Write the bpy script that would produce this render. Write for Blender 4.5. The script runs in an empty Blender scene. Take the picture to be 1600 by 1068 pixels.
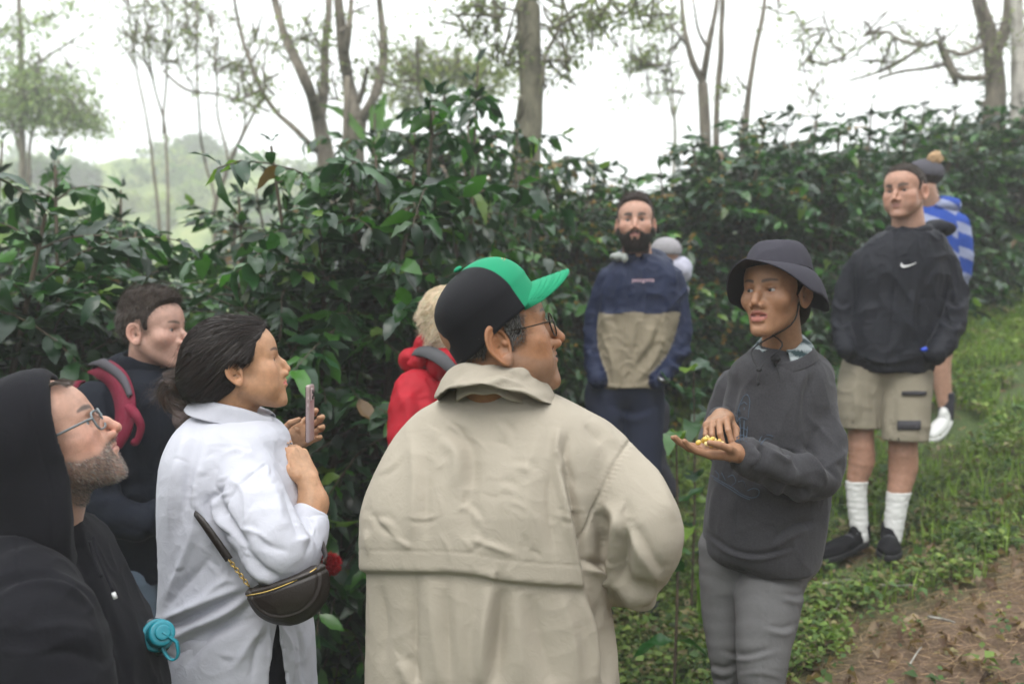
import bpy, math, random
import numpy as np
from mathutils import Vector, Matrix
random.seed(7)
sc = bpy.context.scene
_c = bpy.data.cameras.new('camera'); CAM = bpy.data.objects.new('camera', _c); sc.collection.objects.link(CAM); sc.camera = CAM
CAM.location = (0, 0, 1.65); CAM.rotation_euler = (math.pi/2, 0, 0)
_c.sensor_width = 36; _c.lens = 31.5; _c.clip_end = 2000; _c.clip_start = .05
_c.dof.use_dof = True; _c.dof.focus_distance = 1.9; _c.dof.aperture_fstop = 2.8
sc.view_settings.view_transform = 'Standard'; sc.view_settings.look = 'None'; sc.view_settings.gamma = 1; sc.view_settings.exposure = 0.95
sc.cycles.use_denoising = True; sc.cycles.max_bounces = 8; sc.cycles.transparent_max_bounces = 8; sc.cycles.volume_bounces = 3
W = bpy.data.worlds.new('World'); sc.world = W; W.use_nodes = True; _nt = W.node_tree; _bg = _nt.nodes['Background']
_sky = _nt.nodes.new('ShaderNodeTexSky'); _sky.sky_type = 'NISHITA'; _sky.sun_disc = False; _sky.sun_elevation = math.radians(55); _sky.sun_rotation = math.radians(20); _sky.dust_density = 4
_tc = _nt.nodes.new('ShaderNodeTexCoord'); _nz = _nt.nodes.new('ShaderNodeTexNoise'); _nz.inputs['Scale'].default_value = 2.2; _nz.inputs['Detail'].default_value = 6
_nt.links.new(_tc.outputs['Generated'], _nz.inputs['Vector'])
_rp = _nt.nodes.new('ShaderNodeValToRGB'); _rp.color_ramp.elements[0].position = .22; _rp.color_ramp.elements[1].position = .36; _nt.links.new(_nz.outputs[0], _rp.inputs[0])
_cl = _nt.nodes.new('ShaderNodeMix'); _cl.data_type = 'RGBA'; _cl.inputs[7].default_value = (8.6, 8.9, 9.2, 1)
_sx = _nt.nodes.new('ShaderNodeSeparateXYZ'); _nt.links.new(_tc.outputs['Generated'], _sx.inputs[0])     # overcast sky: brighter overhead than at the horizon
_mr = _nt.nodes.new('ShaderNodeMapRange'); _mr.inputs[1].default_value = 0; _mr.inputs[2].default_value = 1; _mr.inputs[3].default_value = .72; _mr.inputs[4].default_value = 1.5; _nt.links.new(_sx.outputs[2], _mr.inputs[0])
_ml = _nt.nodes.new('ShaderNodeVectorMath'); _ml.operation = 'SCALE'; _ml.inputs[0].default_value = (8.6, 8.9, 9.2); _nt.links.new(_mr.outputs[0], _ml.inputs['Scale']); _nt.links.new(_ml.outputs[0], _cl.inputs[7])
_nt.links.new(_rp.outputs[0], _cl.inputs[0]); _nt.links.new(_sky.outputs[0], _cl.inputs[6]); _nt.links.new(_cl.outputs[2], _bg.inputs[0])
_bg.inputs[1].default_value = .12
_s = bpy.data.lights.new('sun', 'SUN'); SUN = bpy.data.objects.new('sun', _s); sc.collection.objects.link(SUN)
_s.energy = 1.1; _s.angle = math.radians(30); _s.color = (1, .96, .9); SUN.rotation_euler = (math.radians(35), 0, math.radians(-20))

# ---------------------------------------------------------------- helpers
F = 1400.0; CZ = 1.65
A = lambda *v: np.array(v, float)
def P(px, py, d):
    return A((px-800)/F*d, d, (534-py)/F*d+CZ)
def unit(v):
    v = np.asarray(v, float); return v/(np.linalg.norm(v, axis=-1, keepdims=True)+1e-12)
def smin(a, b, k):
    h = np.clip(.5+.5*(b-a)/k, 0, 1); return b*(1-h)+a*h-k*h*(1-h)
def smax(a, b, k): return -smin(-a, -b, k)
def nrm(q): return np.sqrt(np.einsum('ij,ij->i', q, q))
def ell(p, c, r, R=None):
    q = p-A(*c)
    if R is not None: q = q@R
    r = A(*r); k0 = nrm(q/r); k1 = nrm(q/(r*r))+1e-9
    return k0*(k0-1)/k1
def sph(p, c, r): return nrm(p-A(*c))-r
def cone(p, a, b, ra, rb, flat=None):
    a = A(*a); b = A(*b); ab = b-a; q = p-a
    t = np.clip((q@ab)/(ab@ab+1e-12), 0, 1)
    v = q-t[:, None]*ab
    if flat is not None:                     # flat = (axis, factor): squash across one axis
        ax, k = flat; ax = A(*ax); c = v@ax; v = v+(c*(k-1))[:, None]*ax
    return nrm(v)-(ra+(rb-ra)*t)
def tube(p, pts, rs, k=0.01, flat=None):
    d = None
    for i in range(len(pts)-1):
        c = cone(p, pts[i], pts[i+1], rs[i], rs[i+1], flat)
        d = c if d is None else smin(d, c, k)
    return d
def smooth_path(pts, rs=None, n=8):
    pts = [np.asarray(q, float) for q in pts]; out = []; ro = []
    m = len(pts); rs = rs if rs is not None else [1]*m
    for i in range(m-1):
        p0 = pts[max(i-1, 0)]; p1 = pts[i]; p2 = pts[i+1]; p3 = pts[min(i+2, m-1)]
        for j in range(n):
            t = j/n
            out.append(.5*((2*p1)+(-p0+p2)*t+(2*p0-5*p1+4*p2-p3)*t*t+(-p0+3*p1-3*p2+p3)*t**3))
            ro.append(rs[i]+(rs[i+1]-rs[i])*t)
    out.append(pts[-1]); ro.append(rs[-1])
    return np.array(out), np.array(ro)
def rotz(a):
    c, s = math.cos(a), math.sin(a); return A(c, -s, 0, s, c, 0, 0, 0, 1).reshape(3, 3)
def rotx(a):
    c, s = math.cos(a), math.sin(a); return A(1, 0, 0, 0, c, -s, 0, s, c).reshape(3, 3)
def roty(a):
    c, s = math.cos(a), math.sin(a); return A(c, 0, s, 0, 1, 0, -s, 0, c).reshape(3, 3)
def frame(fwd, up=(0, 0, 1), roll=0):
    f = unit(fwd); r = unit(np.cross(f, up)); u = np.cross(r, f)
    R = np.stack([r, f, u], 1)
    return R@roty(math.radians(roll))
def cub(z, zs, vs):
    """smooth (monotone-ish) interpolation of key values"""
    zs = np.asarray(zs, float); vs = np.asarray(vs, float)
    m = np.gradient(vs, zs) if len(zs) > 2 else np.full(2, (vs[1]-vs[0])/(zs[1]-zs[0]))
    z = np.clip(z, zs[0], zs[-1]); i = np.clip(np.searchsorted(zs, z)-1, 0, len(zs)-2)
    h = zs[i+1]-zs[i]; t = (z-zs[i])/h
    return ((2*t**3-3*t**2+1)*vs[i]+(t**3-2*t**2+t)*h*m[i]+(-2*t**3+3*t**2)*vs[i+1]+(t**3-t**2)*h*m[i+1])
def loft(p, keys, yaw=0, n=2.3, axis=None):
    """keys rows z, cx, cy, rx, ry from low z to high z, sections turned by yaw"""
    K = np.array(sorted(keys), float); z = p[:, 2]
    cx, cy, rx, ry = (cub(z, K[:, 0], K[:, i]) for i in (1, 2, 3, 4))
    x = p[:, 0]-cx; y = p[:, 1]-cy; c, s = math.cos(yaw), math.sin(yaw)
    u = x*c+y*s; v = -x*s+y*c
    q = (np.abs(u/rx)**n+np.abs(v/ry)**n)**(1/n)
    rad = np.sqrt(u*u+v*v)+1e-9
    d = np.where(q > 1e-6, rad*(1-1/np.maximum(q, 1e-3)), -np.minimum(rx, ry))
    d = np.maximum(d, -np.minimum(rx, ry))*.85
    dz = np.maximum(z-K[-1, 0], K[0, 0]-z)
    return smax(d, dz, .012)
def rbox(p, c, h, r, R=None):
    q = p-A(*c)
    if R is not None: q = q@R
    q = np.abs(q)-(A(*h)-r)
    return nrm(np.maximum(q, 0))+np.minimum(q.max(1), 0)-r
# value noise -----------------------------------------------------
def _h(i, j, k, s):
    n = (i*374761393+j*668265263+k*2147483647+s*974711).astype(np.int64) & 0xffffffff
    n = ((n ^ (n >> 13))*1274126177) & 0xffffffff
    return ((n ^ (n >> 16)) & 0xffff)/32767.5-1
def noise(p, s=0):
    i = np.floor(p).astype(np.int64); f = p-i; f = f*f*(3-2*f); o = 0
    for a in (0, 1):
        for b in (0, 1):
            for c in (0, 1):
                w = (f[:, 0] if a else 1-f[:, 0])*(f[:, 1] if b else 1-f[:, 1])*(f[:, 2] if c else 1-f[:, 2])
                o = o+w*_h(i[:, 0]+a, i[:, 1]+b, i[:, 2]+c, s)
    return o
def fbm(p, o=3, s=0):
    r = 0; a = 1
    for k in range(o): r = r+a*noise(p*2**k, s+k); a *= .5
    return r
def wrinkle(p, scale, s=0, warp=.6, stretch=(1, 1, 1)):
    q = p*A(*stretch)/scale
    w = np.stack([noise(q*.7, s+11), noise(q*.7, s+12), noise(q*.7, s+13)], 1)
    q = q+w*warp
    return (1-np.abs(noise(q, s)))**2.2-.4
# surface nets ------------------------------------------------------
def grad(f, p, e):
    ks = A(1, -1, -1, -1, -1, 1, -1, 1, -1, 1, 1, 1).reshape(4, 3); g = 0
    for k in ks: g = g+k[None]*f(p+k*e)[:, None]
    return g/(4*e)
def net(f, lo, hi, res, proj=1):
    lo = np.asarray(lo, float); hi = np.asarray(hi, float); B = 4
    nc = np.ceil((hi-lo)/(res*B)).astype(int); n = nc*B
    g = np.stack(np.meshgrid(*[np.arange(m) for m in nc], indexing='ij'), -1).reshape(-1, 3)
    cen = lo+(g*B+(B-1)/2)*res
    dc = np.concatenate([f(c) for c in np.array_split(cen, max(1, len(cen)//200000))])
    V = np.repeat(np.repeat(np.repeat(np.sign(dc).reshape(nc)*1.0, B, 0), B, 1), B, 2)
    act = g[np.abs(dc) < res*B*1.55+res]
    off = np.stack(np.meshgrid(*[np.arange(B)]*3, indexing='ij'), -1).reshape(-1, 3)
    if len(act) == 0: raise ValueError('empty sdf')
    idx = (act[:, None]*B+off[None]).reshape(-1, 3)
    vals = np.concatenate([f(lo+c*res) for c in np.array_split(idx, max(1, len(idx)//200000))])
    V[idx[:, 0], idx[:, 1], idx[:, 2]] = vals
    V[0] = V[-1] = 1; V[:, 0] = V[:, -1] = 1; V[:, :, 0] = V[:, :, -1] = 1
    S = V < 0
    cs = np.zeros(n-1, np.int8)
    for a in (0, 1):
        for b in (0, 1):
            for c in (0, 1):
                cs += S[a:n[0]-1+a, b:n[1]-1+b, c:n[2]-1+c]
    cells = np.argwhere((cs > 0) & (cs < 8))
    ids = np.full(n-1, -1, np.int64); ids[cells[:, 0], cells[:, 1], cells[:, 2]] = np.arange(len(cells))
    co = np.array([(a, b, c) for a in (0, 1) for b in (0, 1) for c in (0, 1)])
    cv = np.stack([V[cells[:, 0]+a, cells[:, 1]+b, cells[:, 2]+c] for a, b, c in co], 1)
    ps = np.zeros((len(cells), 3)); ct = np.zeros(len(cells))
    for i in range(8):
        for j in range(i+1, 8):
            if np.abs(co[i]-co[j]).sum() == 1:
                m = (cv[:, i] < 0) != (cv[:, j] < 0)
                t = np.where(m, cv[:, i]/np.where(m, cv[:, i]-cv[:, j], 1), 0)
                ps += m[:, None]*(co[i]+t[:, None]*(co[j]-co[i])); ct += m
    v = lo+(cells+ps/ct[:, None])*res
    quads = []
    for ax in range(3):
        sl0 = [slice(0, None)]*3; sl1 = [slice(0, None)]*3
        sl0[ax] = slice(0, n[ax]-1); sl1[ax] = slice(1, n[ax])
        a = S[tuple(sl0)]; b = S[tuple(sl1)]
        e = np.argwhere(a != b); o1, o2 = (ax+1) % 3, (ax+2) % 3
        e = e[(e[:, o1] > 0) & (e[:, o2] > 0) & (e[:, o1] < n[o1]-1) & (e[:, o2] < n[o2]-1)]
        q = []
        for d1, d2 in ((-1, -1), (0, -1), (0, 0), (-1, 0)):
            c = e.copy(); c[:, o1] += d1; c[:, o2] += d2
            q.append(ids[c[:, 0], c[:, 1], c[:, 2]])
        q = np.stack(q, 1); fl = ~a[e[:, 0], e[:, 1], e[:, 2]]
        q[fl] = q[fl][:, ::-1]; quads.append(q)
    Q = np.concatenate(quads); Q = Q[(Q >= 0).all(1)]
    for _ in range(proj):
        gr = grad(f, v, res*.35); L = nrm(gr); gr /= np.maximum(L, .3)[:, None]
        st = np.clip(f(v)/np.maximum(L, .3), -res*.6, res*.6); v = v-gr*st[:, None]
    return v, Q
def relax(v, Q, it=1, lam=.5):
    E = np.concatenate([Q[:, [0, 1]], Q[:, [1, 2]], Q[:, [2, 3]], Q[:, [3, 0]]])
    for _ in range(it):
        s = np.zeros_like(v); c = np.zeros(len(v))
        for a, b in ((0, 1), (1, 0)):
            for k in range(3): s[:, k] += np.bincount(E[:, a], v[E[:, b], k], len(v))
            c += np.bincount(E[:, a], minlength=len(v))
        v = v*(1-lam)+lam*s/np.maximum(c, 1)[:, None]
    return v
def vnorm(v, Q):
    Q = np.asarray(Q); n = np.cross(v[Q[:, 2]]-v[Q[:, 0]], v[Q[:, 3 if Q.shape[1] > 3 else 2]]-v[Q[:, 1]])
    o = np.zeros_like(v)
    for i in range(Q.shape[1]):
        for k in range(3): o[:, k] += np.bincount(Q[:, i], n[:, k], len(v))
    return unit(o)
# mesh making -------------------------------------------------------
COL = bpy.context.scene.collection
def link(o, parent=None):
    COL.objects.link(o)
    if parent is not None: o.parent = parent
    return o
def mesh(name, v, Q, mat, parent=None, col=None, smooth=True, mi=None):
    v = np.asarray(v, float)
    me = bpy.data.meshes.new(name)
    if isinstance(Q, np.ndarray):
        k = Q.shape[1]
        me.vertices.add(len(v)); me.vertices.foreach_set('co', v.astype(np.float32).ravel())
        me.loops.add(Q.size); me.loops.foreach_set('vertex_index', Q.astype(np.int32).ravel())
        me.polygons.add(len(Q)); me.polygons.foreach_set('loop_start', np.arange(0, Q.size, k, dtype=np.int32))
        me.update(calc_edges=True)
    else:
        me.from_pydata([tuple(q) for q in v], [], Q)
    if smooth: me.polygons.foreach_set('use_smooth', np.ones(len(me.polygons), bool))
    if col is not None:
        c = np.asarray(col, float)
        if c.shape[1] == 3: c = np.hstack([c, np.ones((len(c), 1))])
        at = me.color_attributes.new('Col', 'FLOAT_COLOR', 'POINT'); at.data.foreach_set('color', c.astype(np.float32).ravel())
    for m in (mat if isinstance(mat, (list, tuple)) else [mat]): me.materials.append(m)
    if mi is not None: me.polygons.foreach_set('material_index', np.asarray(mi, np.int32))
    me.update()
    return link(bpy.data.objects.new(name, me), parent)
def thing(name, label, cat, loc=(0, 0, 0), group=None, kind=None):
    o = bpy.data.objects.new(name, None); COL.objects.link(o); o.location = loc
    o.empty_display_size = .1
    return tag(o, label, cat, group, kind)
def tag(o, label=None, cat=None, group=None, kind=None):
    if label: o['label'] = label
    if cat: o['category'] = cat
    if group: o['group'] = group
    if kind: o['kind'] = kind
    return o
def rebase(root):
    """children are built in world space; keep them there under a root that has a location"""
    M = Matrix.Translation(-Vector(root.location))
    for c in list(root.children):
        c.matrix_basis = M@c.matrix_basis
def joinm(parts):
    vs = []; qs = []; o = 0
    for v, q in parts: vs.append(v); qs.append(q+o); o += len(v)
    return np.concatenate(vs), np.concatenate(qs)
def tubemesh(pts, rs, seg=8, n=6, caps=True, smooth=True):
    if smooth and len(pts) > 2: pts, rs = smooth_path(pts, rs, n)
    pts = np.asarray(pts, float); rs = np.asarray(rs, float)
    T = unit(np.gradient(pts, axis=0)); up = A(0, 0, 1) if abs(T[0][2]) < .9 else A(1, 0, 0)
    s = unit(np.cross(T[0], up)); V = []; a = np.arange(seg)*2*math.pi/seg
    for i in range(len(pts)):
        s = unit(s-T[i]*(s@T[i])); b = np.cross(T[i], s)
        V.append(pts[i]+rs[i]*(np.cos(a)[:, None]*s+np.sin(a)[:, None]*b))
    V = np.concatenate(V); Q = []
    k = np.arange(seg); k2 = (k+1) % seg
    for i in range(len(pts)-1): Q.append(np.stack([i*seg+k, i*seg+k2, (i+1)*seg+k2, (i+1)*seg+k], 1))
    Q = np.concatenate(Q)
    if caps:
        c0 = len(V); V = np.vstack([V, pts[0], pts[-1]]); e = (len(pts)-1)*seg
        Q = np.vstack([Q, np.stack([k2, k, np.full(seg, c0), np.full(seg, c0)], 1), np.stack([e+k, e+k2, np.full(seg, c0+1), np.full(seg, c0+1)], 1)])
    return V, Q
def fixq(Q):
    """degenerate quads -> drop to lists"""
    return [tuple(dict.fromkeys(map(int, q))) for q in Q]
def tubes(name, lst, mat, parent=None, seg=8, n=6, col=None):
    v, q = joinm([tubemesh(p, r, seg, n) for p, r in lst])
    return mesh(name, v, fixq(q), mat, parent)
def gridmesh(G, closed_u=False, thick=0):
    """G (nu,nv,3) -> verts, quads ; thick adds a back layer"""
    nu, nv = G.shape[:2]; V = G.reshape(-1, 3)
    iu = np.arange(nu if closed_u else nu-1); jv = np.arange(nv-1)
    I, J = np.meshgrid(iu, jv, indexing='ij'); I2 = (I+1) % nu
    Q = np.stack([I*nv+J, I2*nv+J, I2*nv+J+1, I*nv+J+1], -1).reshape(-1, 4)
    if thick:
        N = vnorm(V, Q); m = len(V); V2 = V-N*thick; R = Q[:, ::-1]+m
        E = []
        for j in (0, nv-1):
            a = iu*nv+j; b = ((iu+1) % nu)*nv+j
            E.append(np.stack([a, b, b+m, a+m], 1) if j else np.stack([b, a, a+m, b+m], 1))
        if not closed_u:
            for i in (0, nu-1):
                a = i*nv+jv; b = a+1
                E.append(np.stack([b, a, a+m, b+m], 1) if i else np.stack([a, b, b+m, a+m], 1))
        V = np.vstack([V, V2]); Q = np.vstack([Q, R]+E)
    return V, Q
def ribbons(name, paths, w0, w1, mat, parent=None, cols=None):
    """paths (N,K,3) hair strands as crossed flat ribbons facing outward-ish"""
    N, K = paths.shape[:2]; T = unit(np.gradient(paths, axis=1))
    rn = unit(np.random.RandomState(3).normal(size=(N, 1, 3))); S = unit(np.cross(T, rn+0*T))
    w = np.linspace(w0, w1, K)[None, :, None]
    L = paths-S*w/2; R = paths+S*w/2
    V = np.stack([L, R], 2).reshape(-1, 3)
    b = (np.arange(N)*K*2)[:, None]+np.arange(K-1)[None]*2
    Q = np.stack([b, b+1, b+3, b+2], -1).reshape(-1, 4)
    c = None
    if cols is not None: c = np.repeat(cols, K*2, axis=0)
    return mesh(name, V, Q, mat, parent, c)
def sample_faces(v, Q, w, n, rs):
    """n random points on quads with face weight w"""
    a = v[Q[:, 0]]; b = v[Q[:, 1]]; c = v[Q[:, 2]]; d = v[Q[:, 3]]
    ar = nrm(np.cross(c-a, d-b))*w; cs = np.cumsum(ar); i = np.searchsorted(cs, rs.rand(n)*cs[-1])
    i = np.clip(i, 0, len(Q)-1); s, t = rs.rand(n, 1), rs.rand(n, 1)
    return (a[i]*(1-s)+b[i]*s)*(1-t)+(d[i]*(1-s)+c[i]*s)*t
# folds: lines given as picture points on the side that faces the viewer --------------
def proj(v): return np.stack([800+v[:, 0]/v[:, 1]*F, 534-(v[:, 2]-CZ)/v[:, 1]*F], 1)
def folds(v, n, L, face=(0, -1, 0), d0=None):
    """L: rows (kind, pts, width_px, amp_m); ridge r, valley v, step s. real relief along the normals"""
    q = proj(v); m = np.clip((n@unit(face))*3+.3, 0, 1); D = np.zeros(len(v))
    for kind, pts, w, amp in L:
        pts = np.array(pts, float)
        if len(pts) > 2: pts = smooth_path(pts, None, 5)[0]
        lo = pts.min(0)-w*4; hi = pts.max(0)+w*4
        I = np.where(((q > lo) & (q < hi)).all(1) & (m > 0))[0]
        if len(I) == 0: continue
        qq = q[I]; best = np.full(len(I), 1e9); sg = np.zeros(len(I)); uu = np.zeros(len(I))
        seg = nrm(np.diff(pts, axis=0)); cum = np.concatenate([[0], np.cumsum(seg)])
        for k in range(len(pts)-1):
            ab = pts[k+1]-pts[k]; t = np.clip(((qq-pts[k])@ab)/(ab@ab+1e-9), 0, 1)
            dv = qq-pts[k]-t[:, None]*ab; dd = nrm(dv); b = dd < best
            best = np.where(b, dd, best); sg = np.where(b, np.sign(ab[0]*dv[:, 1]-ab[1]*dv[:, 0]), sg)
            uu = np.where(b, (cum[k]+t*seg[k])/cum[-1], uu)
        x = best*sg/w; tp = np.clip(np.sin(math.pi*np.clip(uu, .02, .98)), 0, 1)**.6
        ax_ = np.sqrt(x*x+.035)
        if kind == 'r': h = np.exp(-1.25*ax_**1.25)*1.15
        elif kind == 'v': h = -np.exp(-1.25*ax_**1.25)*1.15
        elif kind == 'e': h = np.exp(-x*x)*1.0; tp = np.clip(np.minimum(uu, 1-uu)*12, 0, 1)
        elif kind == 'g': h = -np.exp(-x*x); tp = 1
        else: h = np.where(x > 0, np.exp(-x*x/3), 1-.0*x)*0+x*np.exp(.5-x*x/2)
        D[I] += amp*h*tp
    return v+n*(D*m)[:, None]

# ---------------------------------------------------------------- materials
def newmat(name):
    m = bpy.data.materials.new(name); m.use_nodes = True; nt = m.node_tree
    return m, nt, nt.nodes['Principled BSDF']
def N(nt, typ, **kw):
    n = nt.nodes.new('ShaderNode'+typ)
    for k, v in kw.items():
        if k in n.inputs.keys(): n.inputs[k].default_value = v
        else: setattr(n, k, v)
    return n
def ramp(nt, fac, stops):
    r = nt.nodes.new('ShaderNodeValToRGB'); e = r.color_ramp.elements
    while len(e) < len(stops): e.new(.5)
    for i, (p, c) in enumerate(stops): e[i].position = p; e[i].color = (*c, 1)
    nt.links.new(fac, r.inputs[0]); return r
def cloth(name, col, rough=.85, weave=900, wstr=.15, crump=.0, cscale=18, var=.12, sheen=.0, vcol=False, spec=.16, ns=60, nstr=.12):
    """woven cloth: colour mottling, weave and crumple relief"""
    m, nt, b = newmat(name); tc = N(nt, 'TexCoord'); L = nt.links.new
    n1 = N(nt, 'TexNoise', Scale=ns*.12, Detail=5.0, Roughness=.6); L(tc.outputs['Object'], n1.inputs['Vector'])
    n2 = N(nt, 'TexNoise', Scale=weave, Detail=1.0); L(tc.outputs['Object'], n2.inputs['Vector'])
    a = N(nt, 'Math', operation='ADD'); L(n1.outputs[0], a.inputs[0]); L(n2.outputs[0], a.inputs[1])
    mr = N(nt, 'MapRange'); L(a.outputs[0], mr.inputs[0])
    mr.inputs[1].default_value = .6; mr.inputs[2].default_value = 1.4; mr.inputs[3].default_value = 1-var; mr.inputs[4].default_value = 1+var
    mx = N(nt, 'VectorMath', operation='SCALE'); L(mr.outputs[0], mx.inputs['Scale'])
    if vcol:
        at = N(nt, 'VertexColor', layer_name='Col'); L(at.outputs[0], mx.inputs[0])
    else: mx.inputs[0].default_value = col
    L(mx.outputs[0], b.inputs['Base Color'])
    b.inputs['Roughness'].default_value = rough; b.inputs['Specular IOR Level'].default_value = spec
    b.inputs['Sheen Weight'].default_value = sheen; b.inputs['Sheen Roughness'].default_value = .5
    bp = N(nt, 'Bump', Strength=wstr, Distance=.001); L(n2.outputs[0], bp.inputs['Height'])
    last = bp
    if crump:
        nz = N(nt, 'TexNoise', Scale=cscale, Detail=4.0, Roughness=.55, Distortion=1.2); L(tc.outputs['Object'], nz.inputs['Vector'])
        ab = N(nt, 'Math', operation='SUBTRACT'); L(nz.outputs[0], ab.inputs[0]); ab.inputs[1].default_value = .5
        ab2 = N(nt, 'Math', operation='ABSOLUTE'); L(ab.outputs[0], ab2.inputs[0])
        b2 = N(nt, 'Bump', Strength=crump, Distance=.02); L(ab2.outputs[0], b2.inputs['Height']); L(bp.outputs[0], b2.inputs['Normal']); last = b2
    L(last.outputs[0], b.inputs['Normal'])
    return m
def plain(name, col, rough=.5, metal=0, spec=.5, bump=0, bs=100, coat=0, trans=0, alpha=1):
    m, nt, b = newmat(name); L = nt.links.new
    tc = N(nt, 'TexCoord'); n1 = N(nt, 'TexNoise', Scale=bs, Detail=4.0); L(tc.outputs['Object'], n1.inputs['Vector'])
    mr = N(nt, 'MapRange'); L(n1.outputs[0], mr.inputs[0]); mr.inputs[3].default_value = .88; mr.inputs[4].default_value = 1.12
    mx = N(nt, 'VectorMath', operation='SCALE'); mx.inputs[0].default_value = col; L(mr.outputs[0], mx.inputs['Scale']); L(mx.outputs[0], b.inputs['Base Color'])
    b.inputs['Roughness'].default_value = rough; b.inputs['Metallic'].default_value = metal; b.inputs['Specular IOR Level'].default_value = spec
    b.inputs['Coat Weight'].default_value = coat; b.inputs['Transmission Weight'].default_value = trans
    if bump:
        bp = N(nt, 'Bump', Strength=bump, Distance=.002); L(n1.outputs[0], bp.inputs['Height']); L(bp.outputs[0], b.inputs['Normal'])
    return m
def skinmat(name):
    m, nt, b = newmat(name); L = nt.links.new
    at = N(nt, 'VertexColor', layer_name='Col'); tc = N(nt, 'TexCoord')
    n1 = N(nt, 'TexNoise', Scale=70.0, Detail=8.0, Roughness=.75); L(tc.outputs['Object'], n1.inputs['Vector'])
    n2 = N(nt, 'TexNoise', Scale=420.0, Detail=3.0, Roughness=.6); L(tc.outputs['Object'], n2.inputs['Vector'])
    mr = N(nt, 'MapRange'); L(n1.outputs[0], mr.inputs[0]); mr.inputs[1].default_value = .3; mr.inputs[2].default_value = .7; mr.inputs[3].default_value = .82; mr.inputs[4].default_value = 1.16
    mx = N(nt, 'VectorMath', operation='SCALE'); L(at.outputs[0], mx.inputs[0]); L(mr.outputs[0], mx.inputs['Scale'])
    L(mx.outputs[0], b.inputs['Base Color'])
    b.inputs['Roughness'].default_value = .46; b.inputs['Specular IOR Level'].default_value = .42
    b.inputs['Subsurface Weight'].default_value = .12; b.inputs['Subsurface Radius'].default_value = (1, .35, .2); b.inputs['Subsurface Scale'].default_value = .008
    bp = N(nt, 'Bump', Strength=.5, Distance=.0014); L(n2.outputs[0], bp.inputs['Height']); L(bp.outputs[0], b.inputs['Normal'])
    return m
def vcmat(name, rough=.5, spec=.4, aniso=0, sheen=0, trans=0, bump=0, bs=300):
    m, nt, b = newmat(name); L = nt.links.new
    at = N(nt, 'VertexColor', layer_name='Col'); L(at.outputs[0], b.inputs['Base Color'])
    b.inputs['Roughness'].default_value = rough; b.inputs['Specular IOR Level'].default_value = spec
    if bump:
        tc = N(nt, 'TexCoord'); n1 = N(nt, 'TexNoise', Scale=bs, Detail=3.0); L(tc.outputs['Object'], n1.inputs['Vector'])
        bp = N(nt, 'Bump', Strength=bump, Distance=.002); L(n1.outputs[0], bp.inputs['Height']); L(bp.outputs[0], b.inputs['Normal'])
    return m
SKIN = skinmat('skin'); EYE = vcmat('eyeball', .08, .6); HAIR = vcmat('hair', .42, .5); HAIRB = vcmat('hair_base', .7, .2, bump=.6, bs=220)

def thingc(name, parent):
    o = bpy.data.objects.new(name, None); COL.objects.link(o); o.parent = parent; return o
def glassmat():
    m, nt, b = newmat('spectacle_glass'); L = nt.links.new
    tr = N(nt, 'BsdfTransparent'); gl = N(nt, 'BsdfGlossy', Roughness=.02); fr = N(nt, 'Fresnel', IOR=1.5); mx = N(nt, 'MixShader')
    fm = N(nt, 'Math', operation='MULTIPLY'); fm.inputs[1].default_value = .4; L(fr.outputs[0], fm.inputs[0]); L(fm.outputs[0], mx.inputs[0]); L(tr.outputs[0], mx.inputs[1]); L(gl.outputs[0], mx.inputs[2]); L(mx.outputs[0], nt.nodes['Material Output'].inputs[0]); return m
GLASS = glassmat()
def capmesh():
    m, nt, b = newmat('cap_mesh'); L = nt.links.new; tc = N(nt, 'TexCoord')
    mp = N(nt, 'Mapping'); mp.inputs['Rotation'].default_value = (0, .7, .3); L(tc.outputs['Object'], mp.inputs[0])
    w = N(nt, 'TexWave', Scale=150.0, bands_direction='X'); w2 = N(nt, 'TexWave', Scale=150.0, bands_direction='Z'); L(mp.outputs[0], w.inputs[0]); L(mp.outputs[0], w2.inputs[0])
    mu = N(nt, 'Math', operation='MULTIPLY'); L(w.outputs[1], mu.inputs[0]); L(w2.outputs[1], mu.inputs[1])
    r = ramp(nt, mu.outputs[0], [(0, (.007, .007, .010)), (.6, (.002, .002, .003))]); L(r.outputs[0], b.inputs[0])
    bp = N(nt, 'Bump', Strength=.6, Distance=.001, invert=True); L(mu.outputs[0], bp.inputs['Height']); L(bp.outputs[0], b.inputs['Normal'])
    b.inputs['Roughness'].default_value = .7; b.inputs['Specular IOR Level'].default_value = .2; return m
TROUSER = cloth('dark_trousers', (.03, .03, .04), .85, 900, .2, .2)
BLACKSHOE = plain('black_shoe', (.012, .012, .014), .6, spec=.2, bump=.4, bs=200); WHITESHOE = plain('white_rubber', (.6, .6, .58), .5)
TC = [(1.8, 4.1, .74), (2.54, 5.4, 1.24), (.65, 2.4, .35), (.56, 4.05, .45), (.95, 4.9, .74), (0, 1.65, .08), (-.63, 2.1, .07), (-1.2, 2.9, .05), (-1.15, 1.6, -.10), (-.22, 2.9, .19), (0, 0, 0), (-3, 5, .05), (3, 2, .50), (.2, 6.5, 1.2), (2.2, 6.5, 1.53), (4.0, 7.5, 1.9), (-1.5, 4.6, .3), (5, 9, 2.4), (-6, 8, -.1), (1, 10, 2.0), (8, 3, 1.8), (-6, 0, -.6), (-2, 9, .7), (9, 12, 3.2), (-10, 12, -1.0), (0, -6, -1.0), (10, -6, .6), (-12, -6, -2.2), (1.3, 3.0, .54), (2.2, 3.3, .78)]
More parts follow.
